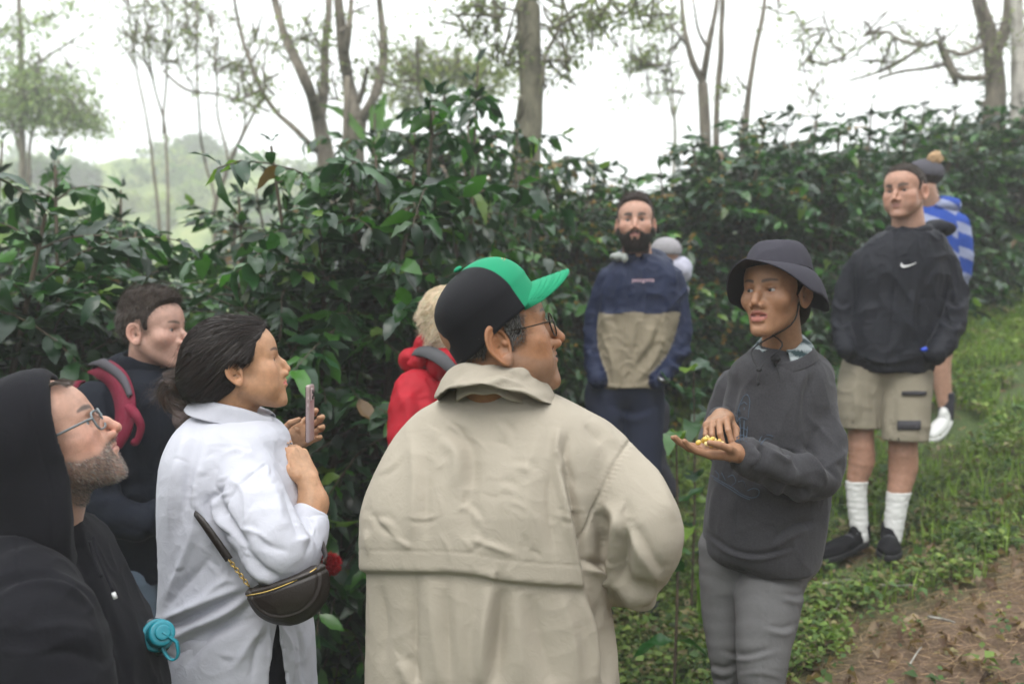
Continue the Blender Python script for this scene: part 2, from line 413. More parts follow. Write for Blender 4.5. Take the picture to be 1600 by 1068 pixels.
def _tps():
    T = np.array(TC, float); n = len(T)
    r = np.sqrt(((T[:, None, :2]-T[None, :, :2])**2).sum(-1)); Kk = r+np.eye(n)*.25
    Pm = np.hstack([np.ones((n, 1)), T[:, :2]]); M = np.block([[Kk, Pm], [Pm.T, np.zeros((3, 3))]])
    return T, np.linalg.solve(M, np.concatenate([T[:, 2], np.zeros(3)]))
_T, _W = _tps()
def GA(x, y):
    x = np.asarray(x, float); y = np.asarray(y, float); o = _W[-3]+_W[-2]*x+_W[-1]*y
    for i in range(len(_T)): o = o+_W[i]*np.sqrt((x-_T[i, 0])**2+(y-_T[i, 1])**2)
    return o
_GA0 = GA
def GA(x, y):
    x = np.asarray(x, float); y = np.asarray(y, float)
    return _GA0(9*np.tanh(x/9*1.0)*(1+0*x) if False else np.where(np.abs(x) > 6, np.sign(x)*(6+4*np.tanh((np.abs(x)-6)/4)), x), np.where(y > 8, 8+3*np.tanh((y-8)/3), np.where(y < -3, -3-3*np.tanh((-y-3)/3), y)))
def G(x, y): return float(GA(x, y))
GOLD = plain('gold', (.55, .38, .12), .3, 1)

# ---------------------------------------------------------------- head
class Head:
    """local frame: x right, y forward, z up; origin between the ears; about 0.235 m tall at s=1"""
    def __init__(s, H, fwd, up=(0, 0, 1), roll=0, sc=1.0, **k):
        s.H = np.asarray(H, float); s.R = frame(fwd, up, roll); s.sc = sc
        s.k = dict(jaw=1.0, chin=1.0, nose=1.0, nosew=1.0, brow=1.0, lip=1.0, cheek=1.0, eyeopen=1.0, full=0.0, ear=1.0,
                   mouth=0.0, nosetip=0.0, browdn=0.0, neckfat=0.0, droop=0.0, long=1.0, back=1.0); s.k.update(k)
    def loc(s, p): return ((p-s.H)@s.R)/s.sc
    def wld(s, q): return (np.atleast_2d(q)*s.sc)@s.R.T+s.H
    def w1(s, *q): return s.wld(A(*q))[0]
    def dirw(s, *q): return s.R@unit(A(*q))
    def f(s, p): return s.fl(s.loc(p))*s.sc
    def skull(s, q):
        if s.k['back'] != 1:
            q = q.copy(); q[:, 1] = np.where(q[:, 1] < 0, q[:, 1]/s.k['back'], q[:, 1])
        return smin(ell(q, (0, -.008, .044), (.0745, .096, .076)), ell(q, (0, .03, .042), (.064, .064, .064)), .03)
    def fl(s, q0):
        k = s.k; q = q0.copy(); q[:, 0] = np.abs(q[:, 0]); x = q[:, 0]
        lw = k['long']; low = q[:, 2] < 0; q[:, 2] = np.where(low, q[:, 2]/lw, q[:, 2])
        d = s.skull(q)
        d = smin(d, ell(q, (0, .038, -.03), (.058*k['jaw'], .052, .062)), .03)                 # face mass
        d = smin(d, cone(q, (.052*k['jaw'], -.002, -.035), (.018*k['jaw'], .068, -.088), .018, .017), .03)   # jaw bar
        d = smin(d, ell(q, (0, .079+.005*k['chin'], -.091), (.020, .0155*k['chin'], .0155)), .016)       # chin
        d = smin(d, ell(q, (.043, .058, -.016), (.024*k['cheek'], .022, .020)), .03)          # cheekbone
        if k['full']: d = smin(d, ell(q, (.042, .045, -.05), (.03*k['full'], .034, .034*k['full'])), .02)
        d = smin(d, ell(q, (0, .070, -.052), (.031, .0255, .030)), .018)                          # muzzle
        d = smin(d, cone(q, (.012, .087, .026-k['browdn']), (.044, .070, .026-k['browdn']), .0075*k['brow'], .007), .014)   # brow ridge
        d = smax(d, -ell(q, (.031, .101, .0075), (.0175, .0165, .0125)), .010)                       # eye socket
        n = k['nose']; tip = (0, .092+.0205*n, -.0235+k['nosetip'])
        nb = smin(cone(q, (0, .086, .02), (0, .094+.010*n, -.006), .0065, .0078*k['nosew']), cone(q, (0, .094+.010*n, -.006), tip, .0078*k['nosew'], .0092*k['nosew']), .006)
        nb = smin(nb, ell(q, (.0125*k['nosew'], .094+.006*n, -.031), (.0076, .0115, .0082)), .005)
        nb = smin(nb, cone(q, (0, .088, -.004), (.012*k['nosew'], .084, -.030), .009, .0105), .012)
        nb = smin(nb, cone(q, (0, .096+.006*n, -.034), (0, .093, -.037), .0042, .004), .005)
        d = smin(d, nb, .008)
        d = smax(d, -ell(q, (.0062*k['nosew'], .100+.01*n, -.0395), (.0038, .0065, .0048)), .003)          # nostril
        # lids
        ec = (.031, .0725, .0085)
        lid = sph(q, ec, .0142)
        d = smin(d, lid, .005)
        ex = (x-.031)/.0142
        eo = .0041*k['eyeopen']
        op = ell(q, (.0312, .090, .0080), (.0132, .016, eo))
        d = smax(d, -op, .0016)
        d = smin(d, cone(q, (.0195, .0835, .0125+eo*.3), (.044, .0765, .0115+eo*.3), .0022, .0022), .004)     # upper lid roll
        # lips
        l = k['lip']; mo = k['mouth']
        ul = smin(cone(q, (0, .0965, -.0478), (.010, .0952, -.0465), .0040*l, .0042*l), cone(q, (.010, .0952, -.0465), (.0245, .0845, -.0515), .0042*l, .0018), .004)
        ll = smin(cone(q, (0, .0945, -.0575-mo), (.012, .0925, -.057-mo), .0052*l, .005*l), cone(q, (.012, .0925, -.057-mo), (.024, .0842, -.0525), .005*l, .0018), .004)
        d = smin(d, ul, .0035); d = smin(d, ll, .0035)
        d = smax(d, -cone(q, (0, .102, -.0515-mo*.5), (.021, .0905, -.0525-mo*.3), .0013+mo*.55, .0008), .0025)
        d = smax(d, -cone(q, (0, .1035, -.042), (0, .1025, -.036), .002, .002), .004)               # philtrum
        d = smax(d, -ell(q, (0, .1005, -.0705-mo), (.014, .0065, .0045)), .006)                       # under lip
        # nasolabial line
        if k['droop']:
            d = smax(d, -tube(q, [(.018, .093, -.03), (.028, .083, -.045), (.031, .075, -.058)], [.0016, .002, .0012])-.0, .004*k['droop']+.002)
        d = smin(d, s.ear(q), .004)
        return d
    def ear(s, q):
        e = s.k['ear']; o = A(.0735, -.012, .004)
        u = (q[:, 1]-o[1]); v = (q[:, 2]-o[2]); w = q[:, 0]-o[0]
        ca, sa = math.cos(.2), math.sin(.2); u, v = u*ca+v*sa, -u*sa+v*ca      # tilted back
        w = w-.005+u*.38
        v2 = v+.004; ru = .0165*e; rv = .0285*e
        wd = np.where(v2 < 0, 1-.28*np.clip(-v2/rv, 0, 1), 1.0)
        r = np.sqrt((u/(ru*wd))**2+(v2/rv)**2)+1e-6; el = (r-1)*ru*1.05
        rim = np.sqrt(el*el+(w-.0025)**2)-.0032
        plate = np.maximum(el, np.abs(w+.0035)-.0032)
        conc = ((np.sqrt(((u+.000)/.0095)**2+((v2+.003)/.014)**2+((w-.002)/.0068)**2))-1)*.0068
        d = smin(rim, plate, .004)
        anti = np.sqrt((np.sqrt((u/(.0105*e))**2+(v2/(.0205*e))**2)*.0105*e-.0105*e)**2+(w-.0012)**2)-.0022
        d = smin(d, np.where(u < .006, anti, anti+.01), .003)
        d = smax(d, -conc, .003)
        lobe = np.sqrt((u-.003)**2+(v2+rv*.82)**2+(w*1.6)**2)-.0082*e
        d = smin(d, lobe, .005)
        trag = np.sqrt((u-.0125)**2+(v2+.002)**2+(w+.001)**2*.8)-.0045
        return smin(d, trag, .004)
    def colors(s, p, skin, lips=(.42, .16, .13), stub=0, stubcol=(.12, .1, .09), red=.5, browc=(.05, .035, .025), beard=0, seed=1, browth=.0045, age=0):
        q = s.loc(p); x = np.abs(q[:, 0]); y = q[:, 1]; z = np.where(q[:, 2] < 0, q[:, 2]/s.k['long'], q[:, 2])
        c = np.tile(A(*skin), (len(p), 1))
        face = (y > .03)
        n = fbm(q*40, 3, seed)*.5
        c *= (1+.07*n)[:, None]
        R = A(1.12, .80, .74)
        def mixin(mask, col, mul=False):
            nonlocal c
            m = np.clip(mask, 0, 1)[:, None]; t = c*A(*col) if mul else A(*col)
            c = c*(1-m)+t*m
        g = lambda px, py, pz, r: np.exp(-((x-px)**2+(y-py)**2+(z-pz)**2)/(r*r))
        mixin(red*(.8*g(.045, .065, -.02, .025)+1.0*g(0, .11, -.028, .018)+.5*g(.0, .08, -.09, .02)), R, True)
        mixin(red*.9*np.clip((x-.072)/.008, 0, 1)*np.exp(-((z-.002)/.035)**4-((y+.012)/.028)**4), (1.1, .80, .74), True)
        mixin(.4*g(.031, .083, .006, .014), (.66, .52, .47), True)                       # brow ridge shade painted into the skin around the eye
        mixin(np.clip(1-np.abs(z-.0095-s.k['eyeopen']*.0035)/.0018, 0, 1)*(np.abs(x-.031) < .0145)*(y > .072), (.35, .28, .25), True)   # lash line
        # lips
        mo = s.k['mouth']; l = s.k['lip']
        zt = -.0435-(x/.0245)**2*.0072+.0012*np.exp(-((x-.006)/.004)**2); zb = -.0625-mo+(x/.0245)**2*.0098
        lm = np.clip((zt-z)/.0012+.3, 0, 1)*np.clip((z-zb)/.0012+.3, 0, 1)*(x < .0255)*(y > .078)
        mixin(lm*.85, lips)
        mixin(np.clip(1-np.abs(z+.0515+mo*.5)/(.0012+mo*.6), 0, 1)*(x < .022)*(y > .076)*(y < .094), (.3, .2, .2), True)
        # brows
        zc = .030-s.k['browdn']*.6+.0045*np.sin(np.clip((x-.012)/.04, 0, 1)*2.6); bt = browth*(1-.55*np.clip((x-.03)/.02, 0, 1))
        bm = np.clip(1.6-np.abs(z-zc)/bt, 0, 1)*np.clip((x-.009)/.004, 0, 1)*np.clip((.051-x)/.004, 0, 1)*(y > .05)
        mixin(bm*(.9+.2*n), browc)
        if stub:
            bl = -.028-.0*x; d = np.clip((-.02-(z+.35*(y-.04)*(y < .06)))/.02, 0, 1)
            m = s.beardmask(x, y, z)
            mixin(m*stub*(.8+.35*n), stubcol)
        return c
    def beardmask(s, x, y, z):
        top = np.interp(y, [-.01, .02, .05, .075, .09, .11], [.012, -.022, -.038, -.043, -.034, -.034])
        m = np.clip((top-z)/.008, 0, 1)*np.clip((y+.012)/.01, 0, 1)
        lipz = (z < -.0425) & (z > -.0635) & (x < .024-(np.abs(z+.052)*.4)) & (y > .078)
        m = m*(~lipz); m = m*np.where((z < -.058) & (z > -.073) & (x > .006) & (x < .018) & (y > .08), .5, 1)
        neck = np.clip((z+.125)/.02, 0, 1)
        return m*neck
    def eyes(s, parent, look=(0, 1, 0), iris=(.08, .045, .02)):
        """two eyeballs; look is in head space"""
        nl, ns = 24, 32
        th = np.linspace(0, math.pi, nl); ph = np.linspace(0, 2*math.pi, ns, endpoint=False)
        T, Ph = np.meshgrid(th, ph, indexing='ij')
        S = np.stack([np.sin(T)*np.cos(Ph), np.cos(T), np.sin(T)*np.sin(Ph)], -1)  # pole at +y
        ang = T.reshape(-1)
        col = np.tile(A(.34, .31, .30), (nl*ns, 1)); ii = ang < .50; col[ii] = iris; col[(ang > .40) & ii] = A(*iris)*.45; col[ang < .2] = (.004, .004, .004)
        rr = .0126+.0006*np.clip(1-ang/.5, 0, 1)
        Rl = frame(look)
        base = (S.reshape(-1, 3)*rr[:, None])@Rl.T
        for sx in (-1, 1):
            v, Q = gridmesh((base+A(.031*sx, .0722, .0085)).reshape(nl, ns, 3).transpose(1, 0, 2), closed_u=True)
            cc = col.reshape(nl, ns, 3).transpose(1, 0, 2).reshape(-1, 3)
            mesh('eye', s.wld(v), Q, EYE, parent, cc)
def person(label, loc, cat='person'): return thing('person', label, cat, loc)
def skinbody(parent, head, fbody, parts, **ck):
    """one continuous body surface meshed region by region: parts = [(lo, hi, res)]"""
    out = []
    hp = ck.pop('handcol', None)
    for lo, hi, res in parts:
        v, Q = net(fbody, lo, hi, res, 2); out.append((v, Q))
    v, Q = joinm(out); c = head.colors(v, **ck)
    return mesh('body', v, Q, SKIN, parent, c), v, Q
def hair_strands(name, parent, roots, dirs, head, length, seg=5, base=.002, lift=.004, jit=.25, flow=None, grav=0., w=(.0011, .0004), col=(.05, .03, .02), cvar=.35, seed=5, lenvar=.3, fd=None):
    """grow strands over the head's surface"""
    rs = np.random.RandomState(seed); n = len(roots); p = roots.copy(); out = [p.copy()]
    d = dirs+rs.normal(size=(n, 3))*jit; d = unit(d); L = length*(1+lenvar*(rs.rand(n)-.5)*2)
    f = fd or head.f
    for i in range(seg):
        if flow is not None: d = unit(d*.5+flow(p, i/seg)*.5+rs.normal(size=(n, 3))*jit*.3)
        d = unit(d+A(0, 0, -grav)); q = p+d*(L/seg)[:, None]
        dist = f(q); g = unit(grad(f, q, .002)); tgt = base+lift*(i+1)/seg*(.5+rs.rand(n))
        q = q+g*np.maximum(tgt-dist, 0)[:, None]
        d = unit(q-p); p = q; out.append(p.copy())
    cc = A(*col)*(1+cvar*rs.normal(size=(n, 1)))*(1+.08*rs.normal(size=(n, 3))); cc = np.clip(cc, .002, 1)
    return ribbons(name, np.stack(out, 1), w[0], w[1], HAIR, parent, cc)
def hair_base(head, parent, maskf, off=.003, res=.003, col=(.04, .03, .02), nz=.0015, name='hair'):
    """dense under-layer of hair: the skull grown outward where maskf(local) > 0"""
    def f(p):
        q = head.loc(p); d = head.skull(q*1.0)
        m = maskf(q)                                   # signed: >0 hair
        return smax((d-off+nz*noise(q*70, 3))*head.sc, -m*head.sc, .004)
    lo = head.H-.15*head.sc; hi = head.H+.16*head.sc
    v, Q = net(f, lo, hi, res, 2)
    c = A(*col)*(1+.2*fbm(v*90, 2, 4))[:, None]
    return mesh(name, v, Q, HAIRB, parent, np.clip(c, 0, 1)), v, Q

# ---------------------------------------------------------------- people helpers
def keys(d, yaw, rows):
    """rows: picture y, left x, right x, half depth -> loft keys at distance d"""
    out = []; c, s = abs(math.cos(yaw)), abs(math.sin(yaw))
    for py, xl, xr, ry in rows:
        hw = (xr-xl)/2/F*d; rx = math.sqrt(max(hw*hw-(ry*s)**2, (.5*hw)**2))/max(c, .3)
        out.append([(534-py)/F*d+CZ, ((xl+xr)/2-800)/F*d, d, rx, ry])
    return out
def hand(W, ydir, zdir, right=True, sc=1.0, curl=((.2, .3, .2),)*4, spread=(.10, .03, -.04, -.12), thumb=((.6, .75, -.25), (.35, .9, -.15)), palmr=.013, cup=0.):
    """signed distance of a hand: W wrist, ydir to the fingers, zdir out of the back of the hand"""
    y = unit(ydir); z = unit(A(*zdir)-y*(A(*zdir)@y)); x = np.cross(y, z)*(1 if not right else -1)
    M = np.stack([x, y, z], 1); W = np.asarray(W, float)
    mcp = [(.029, .090, .002), (.0095, .094, .004), (-.0105, .090, .003), (-.0285, .083, 0)]
    seg = [(.043, .026, .021), (.047, .030, .022), (.044, .028, .021), (.034, .021, .019)]
    rad = [(.0092, .0082, .0075, .0062), (.0095, .0084, .0076, .0063), (.009, .008, .0072, .006), (.0082, .0072, .0064, .0054)]
    chains = []
    for i in range(4):
        p = A(*mcp[i]); p[2] -= cup*abs(p[0])*8*abs(p[0])*40*.0; c = curl[i % len(curl)]; a = 0; pts = [p.copy()]
        for L, cc in zip(seg[i], c):
            a += cc; dx = math.sin(spread[i]); p = p+L*A(dx*math.cos(a), math.cos(a)*math.cos(spread[i]), -math.sin(a)); pts.append(p.copy())
        chains.append((pts, rad[i], mcp[i]))
    t0 = A(.020, .018, -.006); t1 = t0+.042*unit(thumb[0]); t2 = t1+.034*unit(thumb[1]); t3 = t2+.026*unit(thumb[2] if len(thumb) > 2 else thumb[1])
    def f(p):
        q = ((p-W)@M)/sc
        d = rbox(q, (.0, .052, .0), (.038, .044, .0125), .0115)
        d = smin(d, cone(q, (0, -.03, 0), (0, .02, 0), .0245, .026, ((0, 0, 1), 1.35)), .02)
        for pts, r, m in chains:
            c = cone(q, (m[0]*.6, .03, .001), pts[0], .009, r[0]); d = smin(d, c, .006)
            c = smin(smin(cone(q, pts[0], pts[1], r[0], r[1]), cone(q, pts[1], pts[2], r[1]*1.04, r[2]), .002), cone(q, pts[2], pts[3], r[2]*1.03, r[3]), .002)
            d = smin(d, c, .0035)
        th = smin(smin(cone(q, t0, t1, .0145, .0105), cone(q, t1, t2, .0105, .0092), .004), cone(q, t2, t3, .0095, .0072), .003)
        d = smin(d, th, .008)
        return d*sc
    f.tips = [W+M@(c[0][-1]*sc) for c in chains]+[W+M@(t3*sc)]; f.M = M; f.W = W
    f.c = W+M@A(0, .08*sc, -.02)
    return f
def garment(name, parent, f, lo, hi, res, mat, fl=None, wr=None, col=None, face=(0, -1, 0), rx=0, post=None):
    v, Q = net(f, lo, hi, res, 1)
    if rx: v = relax(v, Q, rx)
    n = vnorm(v, Q)
    if wr:
        for (sc, amp, seed, stretch) in wr: v = v+n*(amp*wrinkle(v, sc, seed, .7, stretch))[:, None]
    if fl: v = folds(v, n, fl, face)
    if post: v = post(v, n)
    return mesh(name, v, Q, mat, parent, None if col is None else col(v)), v, Q
def bb(keysrows, pad=.06):
    K = np.array(keysrows); return A((K[:, 1]-K[:, 3]).min()-pad, (K[:, 2]-K[:, 4]).min()-pad, K[:, 0].min()-pad), A((K[:, 1]+K[:, 3]).max()+pad, (K[:, 2]+K[:, 4]).max()+pad, K[:, 0].max()+pad)
def band(C, R, prof, th=.003, a0=0, a1=2*math.pi, n=64, Rm=None, zf=None, rf=None):
    """band round an ellipse: C centre, R (rx, ry), prof [(dr, dz)...]; zf / rf change height / radius with the angle"""
    full = abs(a1-a0-2*math.pi) < 1e-6
    a = np.linspace(a0, a1, n, endpoint=not full); G = np.zeros((n, len(prof), 3))
    for j, (dr, dz) in enumerate(prof):
        z = dz+(zf(a, j) if zf else 0); r = dr+(rf(a, j) if rf else 0)
        G[:, j] = np.stack([(R[0]+r)*np.cos(a), (R[1]+r)*np.sin(a), z+0*a], 1)
    if Rm is not None: G = G@Rm.T
    G = G+A(*C); return gridmesh(G, closed_u=full, thick=th)
def resmooth(prof, n=6): return [tuple(q) for q in smooth_path(prof, None, n)[0]]
def glasses(head, parent, mat, lens, kind='round', col=None):
    """frame, bridge and temples in head space"""
    fr = []; w, h = (.024, .0205) if kind == 'round' else (.026, .017)
    cy = .1045; ex = .0325
    for sx in (-1, 1):
        a = np.linspace(0, 2*math.pi, 25); n = 2 if kind == 'round' else 3.2
        cx = np.sign(np.cos(a))*np.abs(np.cos(a))**(2/n)*w; cz = np.sign(np.sin(a))*np.abs(np.sin(a))**(2/n)*h
        pts = np.stack([ex*sx+cx, cy-np.abs(ex*sx+cx)*.14+0*a, .004+cz-.0], 1)
        fr.append((head.wld(pts), np.full(25, .0014 if kind == 'round' else .0021)*head.sc))
        tp = [(sx*(ex+w), cy-.009, .011), (sx*.069, .088, .013), (sx*.0755, .035, .016), (sx*.0745, .008, .019), (sx*.069, -.012, .017), (sx*.066, -.03, .002)]
        fr.append((head.wld(np.array(tp)), np.full(6, .0013 if kind == 'round' else .0022)*head.sc))
        c = head.wld(np.vstack([pts, [[ex*sx, cy-ex*.14, .004]]])); Q = [(i, (i+1) % 25, 25) for i in range(24)]
        mesh('lens', c, Q, lens, parent)
    fr.append((head.wld(np.array([(-.0095, cy-.001, .006), (0, cy+.001, .010), (.0095, cy-.001, .006)])), np.full(3, .0013)*head.sc))
    return tubes('frame', fr, mat, parent, 8, 4)
def malehair(y, top=.075, side=.0):
    return side*((y > .004) & (y < .024))+np.interp(y, [-.11, -.06, -.035, -.027, -.008, .008, .014, .024, .031, .045, .060, .078, .1], [-.048, -.05, -.04, .01, .04, .036, .0, .002, .040, .058, .070, .076, .078])+(np.asarray(top)-.078)*np.clip((y-.03)/.03, 0, 1)
LACE = plain('lace_cord', (.10, .10, .11), .8)
def shoe(name, parent, heel, toe, mat, solem, w=.048, h=.075):
    heel = A(*heel); toe = A(*toe); y = unit(toe-heel); L = np.linalg.norm(toe-heel); z = unit(A(0, 0, 1)-y*y[2]); x = np.cross(y, z); M = np.stack([x, y, z], 1)
    def f(p):
        q = (p-heel)@M
        d = ell(q, (0, L*.18, .045), (w*.72, .055, .055)); d = smin(d, ell(q, (0, L*.62, .028), (w, L*.42, .045)), .03)
        d = smin(d, cone(q, (0, L*.12, .06), (0, L*.11, h+.008), .038, .036), .02)
        d = smin(d, cone(q, (0, L*.30, .075), (0, L*.12, .10), .018, .020), .012); d = smax(d, .012-q[:, 2], .004)
        return smax(d, -cone(q, (0, L*.10, h+.02), (0, L*.09, h+.08), .027, .032), .004)
    lo = np.minimum(heel, toe)-.09; hi = np.maximum(heel, toe)+.16
    v, Q = net(f, lo, hi, .005); s = mesh(name, v, Q, mat, parent)
    def g(p):
        q = (p-heel)@M; a = ell(q, (0, L*.25, .01), (w*.86, .085, .06)); b = ell(q, (0, L*.64, .01), (w*1.08, L*.44, .06))
        return smax(smax(smin(a, b, .03), q[:, 2]-.022, .003), -q[:, 2]-.002, .003)
    v, Q = net(g, lo, hi, .005); mesh('sole', v, Q, solem, s)
    la = []
    for i in range(4):
        t = .3+.09*i; zz = .075-.009*i; la.append(([heel+M@A(-.024, L*t, zz-.006), heel+M@A(0, L*t+.004, zz+.004), heel+M@A(.024, L*t, zz-.006)], [.003]*3))
    tubes('lace', la, LACE, s, 6, 3)
    return s
def legf(hip, knee, ankle, r=(.085, .06, .045), k=.02):
    pts, rs = smooth_path([hip, (A(*hip)+A(*knee))/2, knee, (A(*knee)+A(*ankle))/2, ankle], [r[0], (r[0]+r[1])/2, r[1], (r[1]+r[2])/2, r[2]], 2)
    return lambda p: tube(p, pts, rs, .004)
def pxl(L, ox, oy, s): return [(k, [(ox+x*s, oy+y*s) for x, y in pts], w*s, a) for k, pts, w, a in L]

# ---------------------------------------------------------------- plants and ground
def leafmat(name, rough=.38, trans=.25, veins=True, spec=.5):
    m, nt, b = newmat(name); L = nt.links.new
    at = N(nt, 'VertexColor', layer_name='Col'); tc = N(nt, 'TexCoord'); n1 = N(nt, 'TexNoise', Scale=30.0, Detail=3.0); L(tc.outputs['Object'], n1.inputs['Vector'])
    mr = N(nt, 'MapRange'); L(n1.outputs[0], mr.inputs[0]); mr.inputs[3].default_value = .75; mr.inputs[4].default_value = 1.25
    mx = N(nt, 'VectorMath', operation='SCALE'); L(at.outputs[0], mx.inputs[0]); L(mr.outputs[0], mx.inputs['Scale']); L(mx.outputs[0], b.inputs['Base Color'])
    b.inputs['Roughness'].default_value = rough; b.inputs['Specular IOR Level'].default_value = spec
    bp = N(nt, 'Bump', Strength=.35, Distance=.004); L(n1.outputs[0], bp.inputs['Height']); L(bp.outputs[0], b.inputs['Normal'])
    tr = N(nt, 'BsdfTranslucent'); s2 = N(nt, 'VectorMath', operation='MULTIPLY'); L(mx.outputs[0], s2.inputs[0]); s2.inputs[1].default_value = (1.6, 1.9, .8); L(s2.outputs[0], tr.inputs[0])
    ms = N(nt, 'MixShader'); ms.inputs[0].default_value = trans; L(b.outputs[0], ms.inputs[1]); L(tr.outputs[0], ms.inputs[2]); L(ms.outputs[0], nt.nodes['Material Output'].inputs[0]); return m
LEAFM = leafmat('coffee_leaf', .28, .22, spec=.45); THINM = leafmat('thin_leaf', .6, .4, spec=.3); HERBM = leafmat('herb_leaf', .6, .3, spec=.3)
def barkmat(name, c1, c2, sc=14):
    m, nt, b = newmat(name); L = nt.links.new; tc = N(nt, 'TexCoord'); mp = N(nt, 'Mapping'); mp.inputs['Scale'].default_value = (1, 1, .35); L(tc.outputs['Object'], mp.inputs[0])
    n1 = N(nt, 'TexNoise', Scale=float(sc), Detail=7.0, Roughness=.7); L(mp.outputs[0], n1.inputs['Vector']); n2 = N(nt, 'TexNoise', Scale=3.0, Detail=3.0); L(tc.outputs['Object'], n2.inputs['Vector'])
    a = N(nt, 'Math', operation='MULTIPLY_ADD'); L(n2.outputs[0], a.inputs[0]); a.inputs[1].default_value = .35; L(n1.outputs[0], a.inputs[2])
    r = ramp(nt, a.outputs[0], [(.50, c1), (.68, c2), (.85, tuple(min(1, x*1.5) for x in c2))]); L(r.outputs[0], b.inputs[0]); b.inputs['Roughness'].default_value = .9
    bp = N(nt, 'Bump', Strength=.8, Distance=.02); L(n1.outputs[0], bp.inputs['Height']); L(bp.outputs[0], b.inputs['Normal']); return m
BARK = barkmat('bark', (.045, .035, .025), (.14, .12, .09)); PALEBARK = barkmat('pale_bark', (.14, .13, .11), (.34, .32, .28)); TWIG = barkmat('twig_bark', (.03, .022, .014), (.075, .055, .035), 40)
def leaves(pos, dr, nm, ln, wd, rs, nu=6, droop=.25, fold=.25, wave=.06, col=None, simple=False):
    """many leaves at once: position, direction, normal, length, width"""
    n = len(pos); dr = unit(dr); nm = unit(nm-dr*(nm*dr).sum(1, keepdims=True)); sd = np.cross(dr, nm)
    if simple: U = np.array([0, .45, 1.]); Wp = np.array([.06, 1, .04]); S = np.array([-1, 1.])
    else: U = np.linspace(0, 1, nu); Wp = np.sin(np.pi*np.clip(U, .015, .985)**.85)**.8; Wp[-1] = .03; Wp[0] = .06; S = np.array([-1, 0, 1.])
    u = U[None, :, None]; s = S[None, None, :]; w = Wp[None, :, None]
    ph = rs.rand(n, 1, 1)*6.28; dp = droop*(1+.9*rs.normal(size=(n, 1, 1)))
    along = u*(1-.3*np.abs(dp)*u)+0*s
    up = -dp*u*u+fold*np.abs(s)*w*(wd/ln)[:, None, None]*.5+wave*np.sin(u*14+ph+s)*np.abs(s)*w
    lat = s*w*(wd/ln)[:, None, None]*.5
    V = pos[:, None, None, :]+ln[:, None, None, None]*(along[..., None]*dr[:, None, None, :]+lat[..., None]*sd[:, None, None, :]+up[..., None]*nm[:, None, None, :])
    a, b = len(U), len(S); I, J = np.meshgrid(np.arange(a-1), np.arange(b-1), indexing='ij'); q = np.stack([I*b+J, I*b+J+1, (I+1)*b+J+1, (I+1)*b+J], -1).reshape(-1, 4)
    Q = (q[None]+(np.arange(n)*a*b)[:, None, None]).reshape(-1, 4)
    C = None if col is None else np.repeat(col, a*b, axis=0)
    return V.reshape(-1, 3), Q, C
GREENS = np.array([(.009, .042, .008), (.014, .060, .009), (.005, .027, .008), (.032, .105, .012), (.009, .038, .012)])
def leafcols(n, rs, pal=GREENS, young=.04, dead=.004):
    c = pal[rs.randint(len(pal), size=n)]*(1+.25*rs.normal(size=(n, 1))); r = rs.rand(n)
    c[r < young] = A(.10, .17, .025)*(1+.3*rs.normal(size=((r < young).sum(), 1))); c[r > 1-dead] = A(.12, .07, .025); return np.clip(c, .004, 1)
